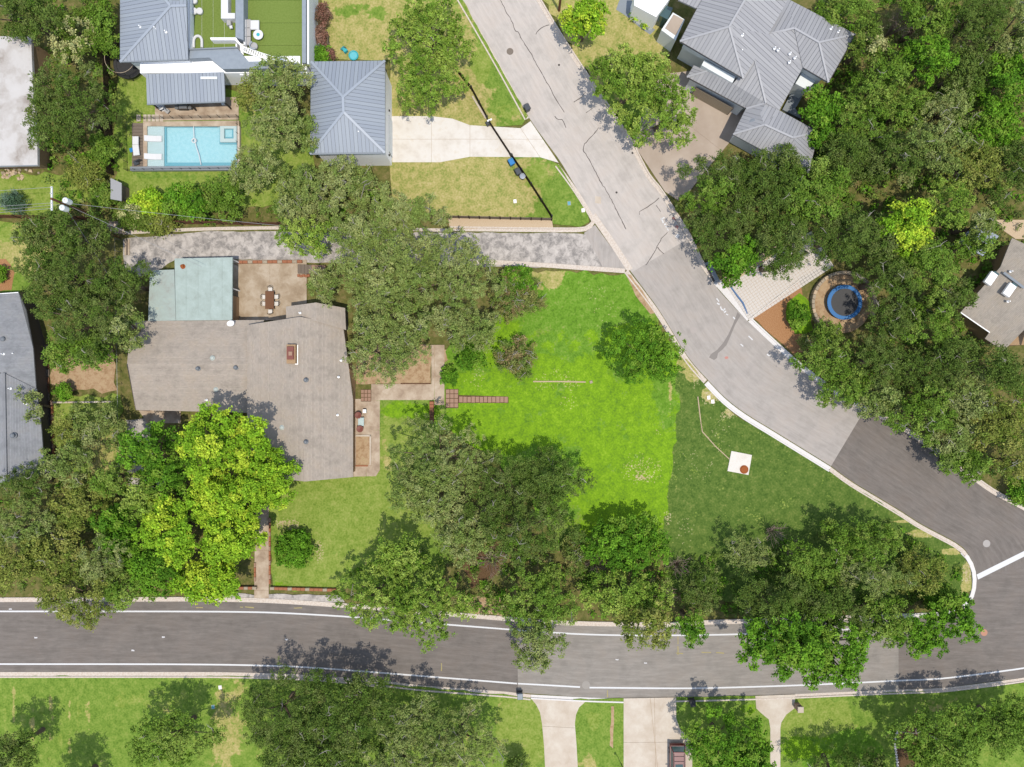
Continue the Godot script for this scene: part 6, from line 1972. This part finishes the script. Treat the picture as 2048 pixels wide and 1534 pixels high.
# a billow of foliage: tufts of sprays over the outside of an uneven ball, with open clefts between the tufts, and a thin filling inside
func billow(cr: Crown, key: String, c: Vector3, r: float, dens: float, gap: float, hue: int) -> void:
	var count := int(TAU * r * r * 0.78 * dens) + 4
	var off := rng.randf() * TAU
	for i in count:
		var yy := 1.0 - 1.3 * (i + 0.3 + 0.4 * rng.randf()) / count
		var a := i * 2.39996 + off + rng.randf_range(-0.35, 0.35)
		var q := sqrt(maxf(0.0, 1.0 - yy * yy))
		var d := Vector3(cos(a) * q, yy, sin(a) * q)
		var k := rng.randf_range(0.78, 1.12)
		var p := c + Vector3(d.x * r * k, d.y * r * 0.8 * k, d.z * r * k)
		if gaps.get_noise_3dv(p * 2.0) < -0.74 + gap * 2.2:
			continue
		var h := hue if rng.randf() > 0.3 else rng.randi() % 4
		var n := 3 if yy > 0.3 else (2 if yy > -0.1 else 1)
		for j in n:
			spray(cr, key, p + Vector3(rng.randfn(0, 0.17), rng.randfn(0, 0.13), rng.randfn(0, 0.17)) - d * 0.12 * j, d, rng.randf_range(0.72, 1.05), h)
	for i in int(r * r * 2.2 * dens) + 1:
		spray(cr, key, c + Vector3(rng.randfn(0, 0.33), rng.randfn(-0.15, 0.22), rng.randfn(0, 0.33)) * r, Vector3.UP, rng.randf_range(1.0, 1.3), rng.randi() % 4)

func tree(called: String, key: String, cx: float, cy: float, rx: float, ry: float, tall: float, label: String, group := "", dens := 1.0, gap := 0.0) -> void:
	var sp: Dictionary = species[key]
	if tall > 5.0:
		tall *= rng.randf_range(0.84, 1.2)
	var hc := tall * 0.66
	var mid := at(cx, cy, hc)
	var k := (1.0 - hc / EYE) / PPM
	var R := Vector2(rx * k, ry * k) * 1.05
	var base := Vector3(mid.x, 0.0, mid.z)
	var is_tree := tall > 3.2
	var o := thing(called, label, "tree" if is_tree else "shrub", base, group)
	grain = rng.randf_range(0.86, 1.2)
	var cr := Crown.new()
	var wood := Shape.new()
	var twig := Shape.new()
	var n := clampi(int(R.x * R.y * 0.58) + 3, 5, 46)
	if not is_tree:
		n = clampi(int(R.x * R.y * 1.2) + 5, 6, 24)
		dens *= 1.6
		gap -= 0.06
	var lr0 := (1.04 if is_tree else 1.2) * sqrt(R.x * R.y / n)
	var wob := [rng.randf() * TAU, rng.randf() * TAU, rng.randf_range(0.07, 0.16) * (1.0 if is_tree else 0.3), rng.randf_range(0.05, 0.11)]
	var turn := rng.randf() * TAU
	var tr := clampf(tall * 0.028, 0.05, 0.34)
	var fork := Vector3(rng.randf_range(-0.4, 0.4), tall * 0.34, rng.randf_range(-0.4, 0.4))
	if is_tree:
		wood.tube([base, base + fork * 0.55 + Vector3(0.1, 0, 0.08), base + fork], [tr * 1.5, tr * 1.05, tr * 0.9], 8)
	if called == "round_bush":
		billow(cr, key, base + Vector3.UP * tall * 0.45, minf(R.x, R.y) * 0.92, sp.dens * 3.0, 0.0, 0)
		billow(cr, key, base + Vector3.UP * tall * 0.4, minf(R.x, R.y) * 0.8, sp.dens * 2.0, 0.0, 1)
		n = 0
	for i in n:
		var rr := sqrt((i + 0.5) / n)
		var a := i * 2.39996 + turn
		var lr := lr0 * rng.randf_range(0.68, 1.3)
		var inset := lr * 0.78
		var p := Vector2(cos(a) * maxf(0.1, R.x - inset), sin(a) * maxf(0.1, R.y - inset)) * rr * rng.randf_range(0.84, 1.1)
		p *= 1.0 + wob[2] * sin(a * 3.0 + wob[0]) + wob[3] * sin(a * 5.0 + wob[1])
		var y := tall * (0.46 + 0.42 * sqrt(maxf(0.0, 1.0 - rr * rr * 0.85))) - lr * 0.35 + rng.randf_range(-0.14, 0.13) * tall
		var c := base + Vector3(p.x, maxf(y, lr * 0.6), p.y)
		var hue := rng.randi() % 4
		billow(cr, key, c, lr, sp.dens * dens, clampf(sp.gap + gap, 0.0, 0.5), hue)
		if is_tree and i % 2 == 0:
			var m := (base + fork).lerp(c, 0.5) + Vector3(0, tall * 0.05, 0)
			wood.tube([base + fork * 0.96, m, c], [tr * 0.55, tr * 0.36, tr * 0.12], 5, false)
		elif not is_tree and i % 2 == 0:
			wood.tube([base, c], [0.06, 0.02], 4, false)
		var shows := int(sp.twigs * 0.7 + rng.randf())
		for t in shows:
			var q := c + Vector3(rng.randfn(0, 0.42) * lr, lr * rng.randf_range(0.55, 0.86), rng.randfn(0, 0.42) * lr)
			var e := q + Vector3(rng.randf_range(-0.8, 0.8), rng.randf_range(-0.05, 0.3), rng.randf_range(-0.8, 0.8))
			var m2 := (q + e) * 0.5 + Vector3(rng.randf_range(-0.15, 0.15), 0.05, rng.randf_range(-0.15, 0.15))
			twig.tube([c, q, m2, e], [0.045, 0.036, 0.024, 0.01], 4, false)
			twig.tube([m2, m2 + Vector3(rng.randf_range(-0.5, 0.5), 0.08, rng.randf_range(-0.5, 0.5))], [0.018, 0.008], 3, false)
			twig.tube([q, q + Vector3(rng.randf_range(-0.7, 0.7), 0.12, rng.randf_range(-0.7, 0.7))], [0.022, 0.008], 3, false)
	put(o, "crown", crown_mesh(cr), mats.leaf)
	if wood.v.size():
		put(o, "trunk" if is_tree else "stem", wood.mesh(), mats.bark)
	if twig.v.size():
		put(o, "twigs", twig.mesh(), mats.bark_pale).set_meta("kind", "stuff")

var grain := 1.0

func bare_shrub(px: float, py: float, r: float, tall: float, label: String) -> void:
	var c := at(px, py, tall * 0.5)
	c.y = 0.0
	var o := thing("bare_shrub", label, "shrub", c, "leafless grey shrubs")
	var s := Shape.new()
	var R := r / PPM
	for i in 22:
		var a := TAU * i / 22 + rng.randf_range(-0.2, 0.2)
		var d := Vector3(cos(a), 0, sin(a)) * R * rng.randf_range(0.3, 1.0)
		var m := c + d * 0.45 + Vector3.UP * tall * 0.55
		var e := c + d + Vector3.UP * tall * rng.randf_range(0.7, 1.05)
		s.tube([c, m, e], [0.05, 0.03, 0.01], 4, false)
		for k in 3:
			var q := m.lerp(e, rng.randf_range(0.1, 0.9))
			s.tube([q, q + d.normalized().rotated(Vector3.UP, rng.randf_range(-1.2, 1.2)) * R * 0.36 + Vector3.UP * 0.2], [0.022, 0.008], 3, false)
	put(o, "stems", s.mesh(), mats.twig_dead)

func undergrowth(areas: Array) -> void:
	var cr := Crown.new()
	for ar in areas:
		var p := outline(ar[0])
		var lo := p[0]
		var hi := p[0]
		for q in p:
			lo = lo.min(q)
			hi = hi.max(q)
		var n := int((hi.x - lo.x) * (hi.y - lo.y) * ar[1])
		for i in n:
			var q := Vector2(rng.randf_range(lo.x, hi.x), rng.randf_range(lo.y, hi.y))
			if Geometry2D.is_point_in_polygon(q, p) and gaps.get_noise_2d(q.x * 0.6, q.y * 0.6) > -0.25:
				spray(cr, ["dark", "mid", "vivid", "oak"][rng.randi() % 4], Vector3(q.x, rng.randf_range(0.15, 0.8), q.y), Vector3.UP, rng.randf_range(0.8, 1.5), rng.randi() % 4)
	var o := put(self, "undergrowth", crown_mesh(cr), mats.leaf)
	o.set_meta("kind", "stuff")
	tag(o, "low leafy undergrowth covering the floor of the woods", "undergrowth")

func build_trees() -> void:
	make_sprays()
	undergrowth([
		[[1640, 0, 2100, -20, 2100, 500, 1960, 560, 1920, 640, 1960, 700, 2050, 760, 2060, 960, 1900, 930, 1740, 830, 1620, 740, 1610, 690, 1760, 680, 1760, 540, 1640, 440, 1560, 440, 1390, 500, 1380, 400, 1500, 300, 1640, 250], 1.8],
		[[700, 1140, 900, 1080, 1200, 1070, 1340, 1120, 1500, 1090, 1780, 1040, 1920, 1130, 1900, 1215, 1500, 1225, 1100, 1232, 900, 1215, 720, 1190], 2.0],
		[[-20, 960, 250, 950, 260, 1180, -20, 1180], 0.9], [[-20, -20, 226, -20, 236, 300, 236, 440, 120, 430, 80, 280, 70, 70, -20, 70], 1.3], [[244, 400, 640, 330, 800, 400, 780, 448, 250, 446], 1.4], [[630, 480, 860, 480, 860, 690, 720, 690, 700, 620], 0.35]])
	var T := func(called: String, key: String, cx: float, cy: float, rx: float, ry: float, tall: float, label: String, group := "", dens := 1.0, gap := 0.0) -> void:
		tree(called, key, cx, cy, rx, ry, tall, label, group, dens, gap)
	# by the flat white roof and the white house
	T.call("oak_tree", "dark", 45, 32, 78, 52, 8.5, "dark oak with bare pale twigs beyond the flat white roof")
	T.call("flowering_tree", "flower", 150, 70, 66, 58, 7.5, "tree with creamy blossom tips between the flat roof and trampoline")
	T.call("leafy_tree", "mid", 205, 55, 36, 62, 6.5, "narrow leafy tree pressed against the blue-grey hipped roof")
	T.call("live_oak", "dark", 138, 215, 100, 96, 9.0, "broad dark live oak overhanging the stained flat white roof")
	T.call("shrub", "mid", 205, 300, 30, 36, 3.0, "fresh green shrub between the pool lawn and the dark live oak")
	T.call("shrub", "yellow", 175, 345, 40, 36, 2.8, "yellowish ragged shrub near the grey garden shed")
	T.call("shrub", "mid", 205, 392, 30, 26, 2.6, "low green shrub between shed and utility pole wires")
	T.call("spruce_bush", "spruce", 22, 402, 26, 22, 2.4, "blue-green conifer bush on the lawn by the timber fence")
	T.call("shrub", "vivid", 0, 545, 10, 14, 1.4, "small round shrub in the mulch bed beside the grey bungalow")
	T.call("shrub", "flower", 272, 430, 42, 34, 2.6, "pale variegated shrub at the old drive's end")
	T.call("shrub", "maple", 300, 408, 34, 28, 2.9, "bright lime shrub at the pool lawn's foot")
	T.call("shrub", "yellow", 318, 445, 32, 24, 2.2, "golden leaved shrub hanging over the old drive")
	T.call("leafy_tree", "vivid", 375, 405, 58, 46, 5.0, "arching fresh green tree below the swimming pool")
	T.call("leafy_tree", "mid", 445, 395, 56, 48, 5.5, "feathery green tree between the pool and the old drive")
	T.call("live_oak", "oak", 560, 175, 74, 62, 8.5, "pale olive live oak between the white house and its garage")
	T.call("live_oak", "oak", 568, 255, 72, 58, 8.0, "pale olive live oak shading the pool's spa end")
	T.call("leafy_tree", "yellow", 498, 195, 28, 36, 5.0, "slim yellowish tree at the corner of the poolside roof")
	T.call("live_oak", "oak", 515, 335, 68, 50, 7.0, "olive live oak at the pool's lower corner")
	T.call("live_oak", "oak", 665, 375, 112, 62, 8.0, "broad olive live oak covering the foot of the garage")
	T.call("live_oak", "oak", 600, 415, 62, 50, 7.0, "olive live oak above the old drive, between pool and garage")
	T.call("live_oak", "oak", 810, 428, 92, 40, 7.0, "wide flat olive oak at the dry lawn's foot by the plank fence")
	T.call("live_oak", "lime", 615, 480, 62, 48, 6.0, "fresh green oak bough hanging over the old drive above the patio")
	T.call("shrub", "red", 645, 32, 15, 30, 1.8, "tall red-leaved shrub along the white house wall")
	T.call("shrub", "red", 642, 74, 11, 18, 1.5, "small red-leaved shrub above the air conditioner")
	T.call("shrub", "vivid", 640, 112, 20, 20, 1.8, "round dark green shrub between the air conditioner and garage")
	T.call("shrub", "red", 657, 112, 9, 16, 1.4, "reddish shrub behind the timber screen")
	T.call("live_oak", "lime", 862, 70, 88, 82, 9.5, "large green oak between the dry lawn and the pale street")
	T.call("live_oak", "lime", 858, 165, 80, 72, 9.0, "large green oak above the pale concrete driveway")
	# the live oaks of the plot
	T.call("live_oak", "oak", 772, 530, 112, 82, 8.5, "big grey-green live oak spreading over the old drive")
	T.call("live_oak", "oak", 735, 462, 84, 46, 8.0, "grey-green live oak bridging the old drive and the garage oaks")
	T.call("live_oak", "oak", 900, 548, 104, 94, 8.5, "big grey-green live oak between the old drive and the bright lawn")
	T.call("live_oak", "oak", 790, 640, 108, 72, 8.0, "big grey-green live oak standing over the bungalow's garden")
	T.call("live_oak", "oak", 770, 708, 88, 62, 7.5, "grey-green live oak overhanging the bungalow's eaves and path")
	T.call("live_oak", "oak", 650, 570, 38, 46, 6.0, "grey-green oak bough beside the patio steps")
	T.call("live_oak", "oak", 935, 655, 72, 56, 7.0, "grey-green live oak at the edge of the bright lawn")
	T.call("shrub", "vivid", 940, 715, 30, 26, 2.8, "dark green shrub below the live oaks beside the brick walk")
	T.call("shrub", "russet", 1030, 590, 58, 52, 3.0, "large mixed green and russet thicket on the lawn's upper edge")
	T.call("shrub", "vivid", 1035, 560, 36, 28, 3.1, "glossy green shrub growing in the russet thicket")
	T.call("shrub", "vivid", 897, 750, 13, 18, 1.4, "small green shrub beside the concrete path")
	T.call("lawn_bush", "russet", 1033, 716, 48, 46, 3.1, "sparse russet-green bush standing alone on the bright lawn", "", 0.7, 0.1)
	T.call("street_tree", "vivid", 1292, 704, 74, 74, 6.0, "round glossy green tree beside the curving street")
	T.call("live_oak", "oak", 880, 910, 102, 82, 8.0, "broad olive oak below the brick walk")
	T.call("live_oak", "oak", 865, 985, 84, 72, 7.5, "olive oak on the south lawn beside the bungalow")
	T.call("live_oak", "dark", 1010, 985, 92, 78, 8.0, "dark grey-green oak in the middle of the plot's lower thicket")
	T.call("live_oak", "dark", 1095, 965, 78, 72, 7.5, "dark oak leaning over the bright lawn's lower edge")
	T.call("live_oak", "dark", 1050, 1060, 104, 62, 7.5, "dark shaggy oak above the dead brush")
	T.call("live_oak", "oak", 930, 1060, 78, 60, 6.5, "olive oak between the south lawn and the dark thicket")
	T.call("ash_tree", "lime", 800, 1120, 70, 56, 9.0, "fresh green tree casting its shade on the south lawn", "", 1.0, 0.03)
	T.call("ash_tree", "lime", 760, 1190, 92, 78, 9.5, "large fresh green tree leaning over the street beside the retaining wall")
	T.call("ash_tree", "lime", 850, 1215, 92, 80, 9.0, "large light green tree hanging over the street's white line")
	T.call("round_bush", "vivid", 585, 1100, 39, 38, 2.9, "dense round bush on the south lawn")
	# maple and its neighbours
	T.call("maple_tree", "maple", 450, 878, 106, 72, 11.0, "bright yellow-green maple touching the tan roof", "", 1.05, 0.0)
	T.call("maple_tree", "maple", 540, 955, 62, 70, 10.0, "bright yellow-green maple at the bungalow's corner over the path", "", 1.05, 0.0)
	T.call("maple_tree", "maple", 455, 985, 92, 66, 9.5, "lime green maple between the tan roof and the golden maple", "", 1.05, 0.0)
	T.call("maple_tree", "maple", 355, 1055, 88, 80, 10.5, "golden yellow-green maple above the street corner of the plot", "", 1.05, 0.0)
	T.call("ash_tree", "vivid", 300, 895, 58, 60, 8.5, "deep green tree between the maples and the grey drive")
	T.call("ash_tree", "vivid", 350, 945, 50, 46, 8.0, "deep green tree filling the hollow between the maples")
	T.call("ash_tree", "lime", 295, 995, 54, 58, 8.0, "lime green tree by the wire fence beside the golden maple")
	T.call("maple_tree", "maple", 468, 1068, 66, 70, 9.0, "soft green maple among the golden maples beside the path")
	T.call("ash_tree", "vivid", 300, 1130, 66, 58, 7.5, "deep green tree at the plot's street corner")
	T.call("maple_tree", "maple", 415, 1160, 84, 48, 7.5, "lime green maple bough over the street kerb", "", 1.0, 0.02)
	# west neighbours
	T.call("live_oak", "dark", 130, 470, 92, 56, 8.0, "dark live oak under the utility wires")
	T.call("live_oak", "dark", 140, 560, 108, 78, 9.0, "huge dark live oak between the grey bungalow and the plot")
	T.call("live_oak", "dark", 175, 640, 100, 78, 9.0, "dark live oak spreading towards the tan roof")
	T.call("live_oak", "oak", 255, 655, 46, 50, 8.0, "olive oak bough over the corner of the tan roof")
	T.call("live_oak", "dark", 250, 565, 48, 56, 8.0, "dark oak bough over the rusty carport roof")
	T.call("live_oak", "mid", 150, 705, 84, 46, 7.0, "green oak above the dirt yard")
	T.call("olive_tree", "oak", 195, 848, 74, 48, 6.0, "greyish small tree across the wire fence beside the grey drive", "", 0.9, 0.05)
	T.call("olive_tree", "yellow", 135, 860, 36, 42, 5.0, "yellow-green small tree in the dirt yard", "", 0.9, 0.05)
	T.call("olive_tree", "oak", 68, 815, 34, 46, 5.0, "thin grey-green tree overhanging the grey bungalow's deck", "", 0.6, 0.16)
	T.call("shrub", "vivid", 128, 782, 14, 20, 2.0, "small green shrub in the dirt yard")
	for q in [["oak", 140, 925, 58, 48, "olive tree at the corner of the grey bungalow's roof"], ["dark", 55, 965, 62, 42, "dark tree under the grey bungalow's gutter"], ["yellow", 165, 1010, 72, 56, "yellowish tree beside the deep shadowed hollow of the thicket"], ["oak", 55, 1045, 74, 60, "greyish olive tree below the grey bungalow"], ["mid", 225, 960, 40, 48, "green tree between the dirt yard and the deep green tree"], ["vivid", 232, 1055, 48, 56, "fresh green tree beside the golden maple, over the plot's edge"], ["yellow", 105, 1112, 78, 58, "pale yellow-olive tree in the middle of the thicket"], ["oak", 205, 1125, 62, 58, "olive tree between the thicket and the plot's street corner"], ["yellow", 20, 1125, 56, 52, "yellow-olive tree over the verge of the street"], ["yellow", 150, 1195, 92, 66, "yellow-olive tree hanging over the dark street's white line"], ["mid", 255, 1180, 58, 40, "green tree over the kerb beneath the golden maple"]]:
		T.call("thicket_tree", q[0], q[1], q[2], q[3], q[4], 7.5, q[5], "thicket below the grey bungalow")
	# street side of the plot
	T.call("ash_tree", "vivid", 1255, 1085, 94, 64, 7.0, "glossy green tree between the bright lawn and the bare brush", "", 1.0, 0.05)
	T.call("shrub", "russet", 1150, 1105, 24, 44, 3.0, "orange-tinged shrub beside the glossy green tree", "", 0.9, 0.05)
	T.call("cedar_tree", "mid", 1075, 1200, 82, 72, 7.0, "twiggy green cedar at the street kerb beneath the dark oaks", "", 0.9, 0.08)
	T.call("cedar_tree", "oak", 1070, 1290, 60, 62, 9.0, "lone olive bough reaching over the asphalt seam", "", 0.8, 0.1)
	T.call("elm_tree", "lime", 1245, 1190, 86, 56, 7.0, "bright green elm above the street kerb", "", 1.0, 0.05)
	T.call("elm_tree", "yellow", 1290, 1245, 62, 54, 8.0, "yellow-green elm bough over the street's white line", "", 0.8, 0.12)
	T.call("elm_tree", "vivid", 1385, 1252, 34, 38, 8.0, "small dark green bough over the street beside the yellow paint")
	T.call("elm_tree", "dark", 1400, 1180, 56, 46, 6.0, "dark tree in shade behind the street kerb")
	T.call("live_oak", "oak", 1490, 1110, 52, 48, 6.0, "olive tree alone above the shaded dark lawn")
	T.call("elm_tree", "dark", 1540, 1195, 72, 52, 8.0, "dark elm along the kerb under the bare shrubs")
	T.call("post_oak", "vivid", 1560, 1285, 96, 70, 9.5, "open dark green oak stretching over the street towards the yellow marks", "", 0.95, 0.1)
	T.call("post_oak", "vivid", 1655, 1300, 96, 78, 9.5, "open dark green oak with road showing through its crown", "", 0.9, 0.12)
	T.call("post_oak", "dark", 1640, 1215, 100, 52, 8.5, "dark oak trunkside crown above the white kerb", "", 0.9, 0.1)
	T.call("elm_tree", "mid", 1630, 1130, 80, 54, 6.5, "shaggy green tree below the dark lawn's shaded edge")
	T.call("elm_tree", "mid", 1720, 1085, 84, 62, 7.0, "tall shaggy tree beside the curving kerb")
	T.call("elm_tree", "oak", 1745, 1150, 78, 48, 6.5, "grey twigged tree between the shaggy tree and the street corner")
	T.call("elm_tree", "yellow", 1840, 1145, 62, 46, 5.0, "yellowish low tree at the street corner")
	T.call("elm_tree", "mid", 1765, 1235, 66, 60, 8.0, "thin green bough over the white street line", "", 0.9, 0.08)
	T.call("elm_tree", "vivid", 1840, 1270, 52, 46, 7.0, "leafy green tree hanging over the junction")
	T.call("elm_tree", "vivid", 1905, 1235, 52, 50, 6.5, "bright green tree on the very street corner")
	T.call("shrub", "vivid", 1880, 1190, 36, 26, 3.0, "shrub behind the white corner kerb")
	for q in [[1545, 1062, 24, 3.4, "leafless pinkish grey shrub beside the shaded dark lawn"], [1585, 1100, 26, 3.2, "leafless grey shrub between the two shaggy trees"], [1355, 1130, 26, 3.0, "leafless grey shrub at the dark lawn's lower corner"], [1335, 1190, 22, 3.0, "leafless brown shrub behind the street elms"], [1190, 1122, 26, 3.2, "leafless twiggy shrub beside the orange-tinged shrub"], [1795, 50, 36, 6.0, "large leafless grey tree top in the wood"], [1790, 1258, 26, 5.0, "dead grey branches over the junction"], [985, 1120, 34, 2.2, "tangle of dead brush under the dark oaks"], [1975, 150, 30, 5.0, "leafless dark branches in the deep wood"]]:
		bare_shrub(q[0], q[1], q[2], q[3], q[4])
	# across the lower street
	T.call("live_oak", "dark", 560, 1425, 92, 92, 8.5, "dark live oak casting its shade across the lower street")
	T.call("live_oak", "dark", 690, 1420, 104, 84, 8.5, "dark live oak hiding the kerb of the lower street")
	T.call("live_oak", "dark", 640, 1510, 130, 70, 8.0, "dark live oak behind the street oaks on the mown lawn")
	T.call("live_oak", "oak", 830, 1450, 90, 66, 7.0, "dull olive oak beside the kerb of the lower street")
	T.call("live_oak", "oak", 920, 1480, 96, 72, 7.0, "dull olive oak near the flared driveway")
	T.call("live_oak", "oak", 800, 1530, 110, 56, 7.0, "dull olive oak behind the kerb oaks")
	T.call("lawn_tree", "mid", 350, 1475, 94, 62, 7.0, "rounded green oak alone on the mown lawn")
	T.call("lawn_tree", "dark", 30, 1500, 56, 50, 7.0, "dark tree at the striped lawn's edge")
	T.call("lawn_tree", "dark", 120, 1600, 58, 56, 9.0, "dark tree shading the middle of the striped lawn")
	T.call("lawn_tree", "dark", 1030, 1530, 22, 20, 3.0, "small dark bush on the lawn beside the flared driveway")
	T.call("lawn_tree", "vivid", 1445, 1485, 84, 74, 7.5, "glossy green tree over the red car")
	T.call("lawn_tree", "vivid", 1500, 1530, 56, 44, 6.5, "glossy green tree between red car and narrow driveway")
	T.call("lawn_tree", "dark", 1680, 1550, 90, 52, 7.5, "dark tree shading the lawn beside the narrow driveway")
	T.call("lawn_tree", "mid", 1890, 1480, 96, 78, 8.0, "broad green oak beside the mulch bed")
	T.call("lawn_tree", "mid", 2010, 1450, 78, 66, 8.0, "green oak above the lower street's bend")
	T.call("lawn_tree", "dark", 1800, 1570, 110, 50, 8.0, "dark oak below the mulch bed")
	# round the grey metal house
	T.call("street_tree", "maple", 1170, 40, 50, 46, 6.5, "bright lime green tree beside the pale street")
	T.call("street_tree", "lime", 1260, 165, 84, 84, 8.0, "large light olive oak over the pale street's kerb", "", 1.0, 0.02)
	T.call("street_tree", "lime", 1330, 225, 72, 70, 7.5, "large light green oak over the tan driveway", "", 1.0, 0.04)
	T.call("shrub", "maple", 1276, 27, 9, 8, 1.2, "light green shrub in the steel planter box")
	T.call("shrub", "maple", 1292, 40, 6, 6, 1.1, "smaller light green shrub in the steel planter box")
	T.call("leafy_tree", "vivid", 1640, 235, 40, 64, 6.5, "bright green tree squeezed behind the grey house's roof corner")
	for q in [["mid", 1695, 20, 62, 44, "green tree behind the upper corner of the grey metal roof"], ["flower", 1735, 85, 44, 46, "cream-flecked tree touching the grey roof's far corner"], ["mid", 1860, 30, 70, 56, "green tree beyond the leafless grey tree top"], ["dark", 1950, 40, 78, 66, "dark oak at the wood's far edge"], ["oak", 2025, 60, 60, 66, "olive oak at the wood's far edge"], ["mid", 1760, 160, 58, 50, "green tree beside the cream-flecked tree"], ["vivid", 1850, 120, 58, 52, "fresh green tree between the leafless tree top and the dark hollow"], ["dark", 1925, 140, 62, 58, "dark oak beside the dark hollow in the wood"], ["vivid", 2015, 160, 66, 66, "fresh green tree beside the leafless dark branches"], ["mid", 1720, 235, 66, 58, "green tree behind the bright tree at the grey house"], ["mid", 1810, 215, 64, 58, "green tree in the middle of the wood behind the grey house"], ["oak", 1890, 225, 60, 58, "olive oak in the middle of the wood behind the grey house"], ["vivid", 1985, 250, 72, 62, "broad fresh green tree deep in the wood"], ["dark", 1770, 310, 74, 62, "dark oak between the grey house and the lime tree"], ["oak", 1855, 305, 70, 62, "olive oak above the lime tree of the wood"], ["yellow", 1945, 335, 72, 62, "yellowish oak uphill of the pale carport"], ["dark", 2030, 335, 60, 66, "dark oak uphill of the brown bungalow"], ["dark", 1685, 315, 60, 48, "dark oak below the grey house's south wing"]]:
		T.call("woodland_tree", q[0], q[1], q[2], q[3], q[4], 8.5, q[5], "dense wood behind the grey metal house")
	for q in [["dark", 1445, 345, 76, 46, "dark oak overlapping the grey house's low south roof"], ["dark", 1552, 338, 78, 48, "dark oak along the south roof's lower edge"], ["mid", 1418, 392, 50, 46, "green tree at the tan driveway's lower corner"], ["dark", 1450, 460, 82, 64, "dark oak over the street by the storm inlet"], ["dark", 1530, 390, 84, 68, "dark oak in the middle of the clump above the paver drive"], ["mid", 1620, 385, 78, 68, "green tree between the clump and the wood"], ["dark", 1560, 482, 78, 58, "dark oak shading the top of the paver drive"], ["vivid", 1470, 520, 56, 42, "fresh green tree beside the paver drive and storm inlet"], ["dark", 1562, 520, 44, 44, "small dark oak over the pale pavers"], ["dark", 1680, 470, 82, 66, "dark oak between the pavers and the lime tree"], ["dark", 1750, 490, 72, 58, "dark oak uphill of the stone ring"]]:
		T.call("woodland_tree", q[0], q[1], q[2], q[3], q[4], 8.5, q[5], "clump above the paver drive")
	T.call("woodland_tree", "maple", 1808, 455, 60, 58, 9.0, "vivid lime tree standing out of the dark wood")
	for q in [["lime", 1885, 415, 58, 58, "lime green tree next to the vivid lime tree"], ["mid", 1850, 530, 64, 54, "green tree downhill of the vivid lime tree"], ["mid", 1945, 492, 44, 34, "green tree overhanging the pale carport"], ["oak", 1960, 445, 36, 26, "small olive tree at the carport's upper end"], ["dark", 1775, 560, 62, 46, "dark oak beside the stone ring"], ["dark", 1900, 592, 50, 46, "dark oak touching the brown bungalow's gable"], ["dark", 1785, 640, 60, 54, "dark oak in shade beyond the trampoline"], ["mid", 1852, 640, 64, 58, "green tree between the trampoline and the brown bungalow"], ["dark", 1920, 712, 58, 54, "dark oak below the brown bungalow's white eave"], ["dark", 2005, 740, 58, 48, "dark oak below the brown bungalow's lowest corner"]]:
		T.call("woodland_tree", q[0], q[1], q[2], q[3], q[4], 8.5, q[5], "wood beside the brown bungalow")
	for q in [["dark", 1762, 722, 74, 62, "dark oak downhill of the trampoline"], ["dark", 1850, 740, 74, 64, "dark oak in the middle of the wood along the curving street"], ["mid", 1645, 722, 58, 46, "green tree casting shade on the curving street below the mulch bed"], ["mid", 1685, 772, 66, 48, "green tree overhanging the curving street's far kerb"], ["oak", 1752, 800, 62, 48, "olive oak beside the asphalt joint of the curving street"], ["mid", 1840, 828, 68, 58, "green tree behind the far kerb, past the asphalt joint"], ["oak", 1930, 795, 64, 58, "olive oak below the bungalow, away from the kerb"], ["yellow", 1992, 850, 66, 58, "yellow-green oak above the round kerb shrub"], ["oak", 1898, 880, 58, 48, "olive oak reaching out over the dark curving asphalt"], ["mid", 1925, 930, 56, 36, "low green tree at the very kerb of the dark asphalt"], ["yellow", 2030, 925, 50, 48, "yellow-green oak beside the round kerb shrub"]]:
		T.call("woodland_tree", q[0], q[1], q[2], q[3], q[4], 7.0, q[5], "wood along the curving street")
	T.call("shrub", "vivid", 2042, 985, 26, 24, 2.5, "round shrub beside the curving street's far kerb")
	T.call("shrub", "vivid", 1596, 632, 17, 26, 2.2, "green shrub on the mulch slope by the stone ring")
	T.call("shrub", "mid", 1655, 668, 30, 28, 3.0, "shrub growing against the stone ring")
	T.call("shrub", "russet", 1622, 690, 28, 22, 2.4, "russet shrub on the mulch slope by the curving street")
	T.call("shrub", "yellow", 1367, 408, 12, 12, 1.6, "small yellow-green shrub at the tan driveway's corner")

func _ready() -> void:
	rng.seed = 20240611
	setup()
	make_materials()
	build_ground()
	build_houses()
	build_things()
	build_trees()
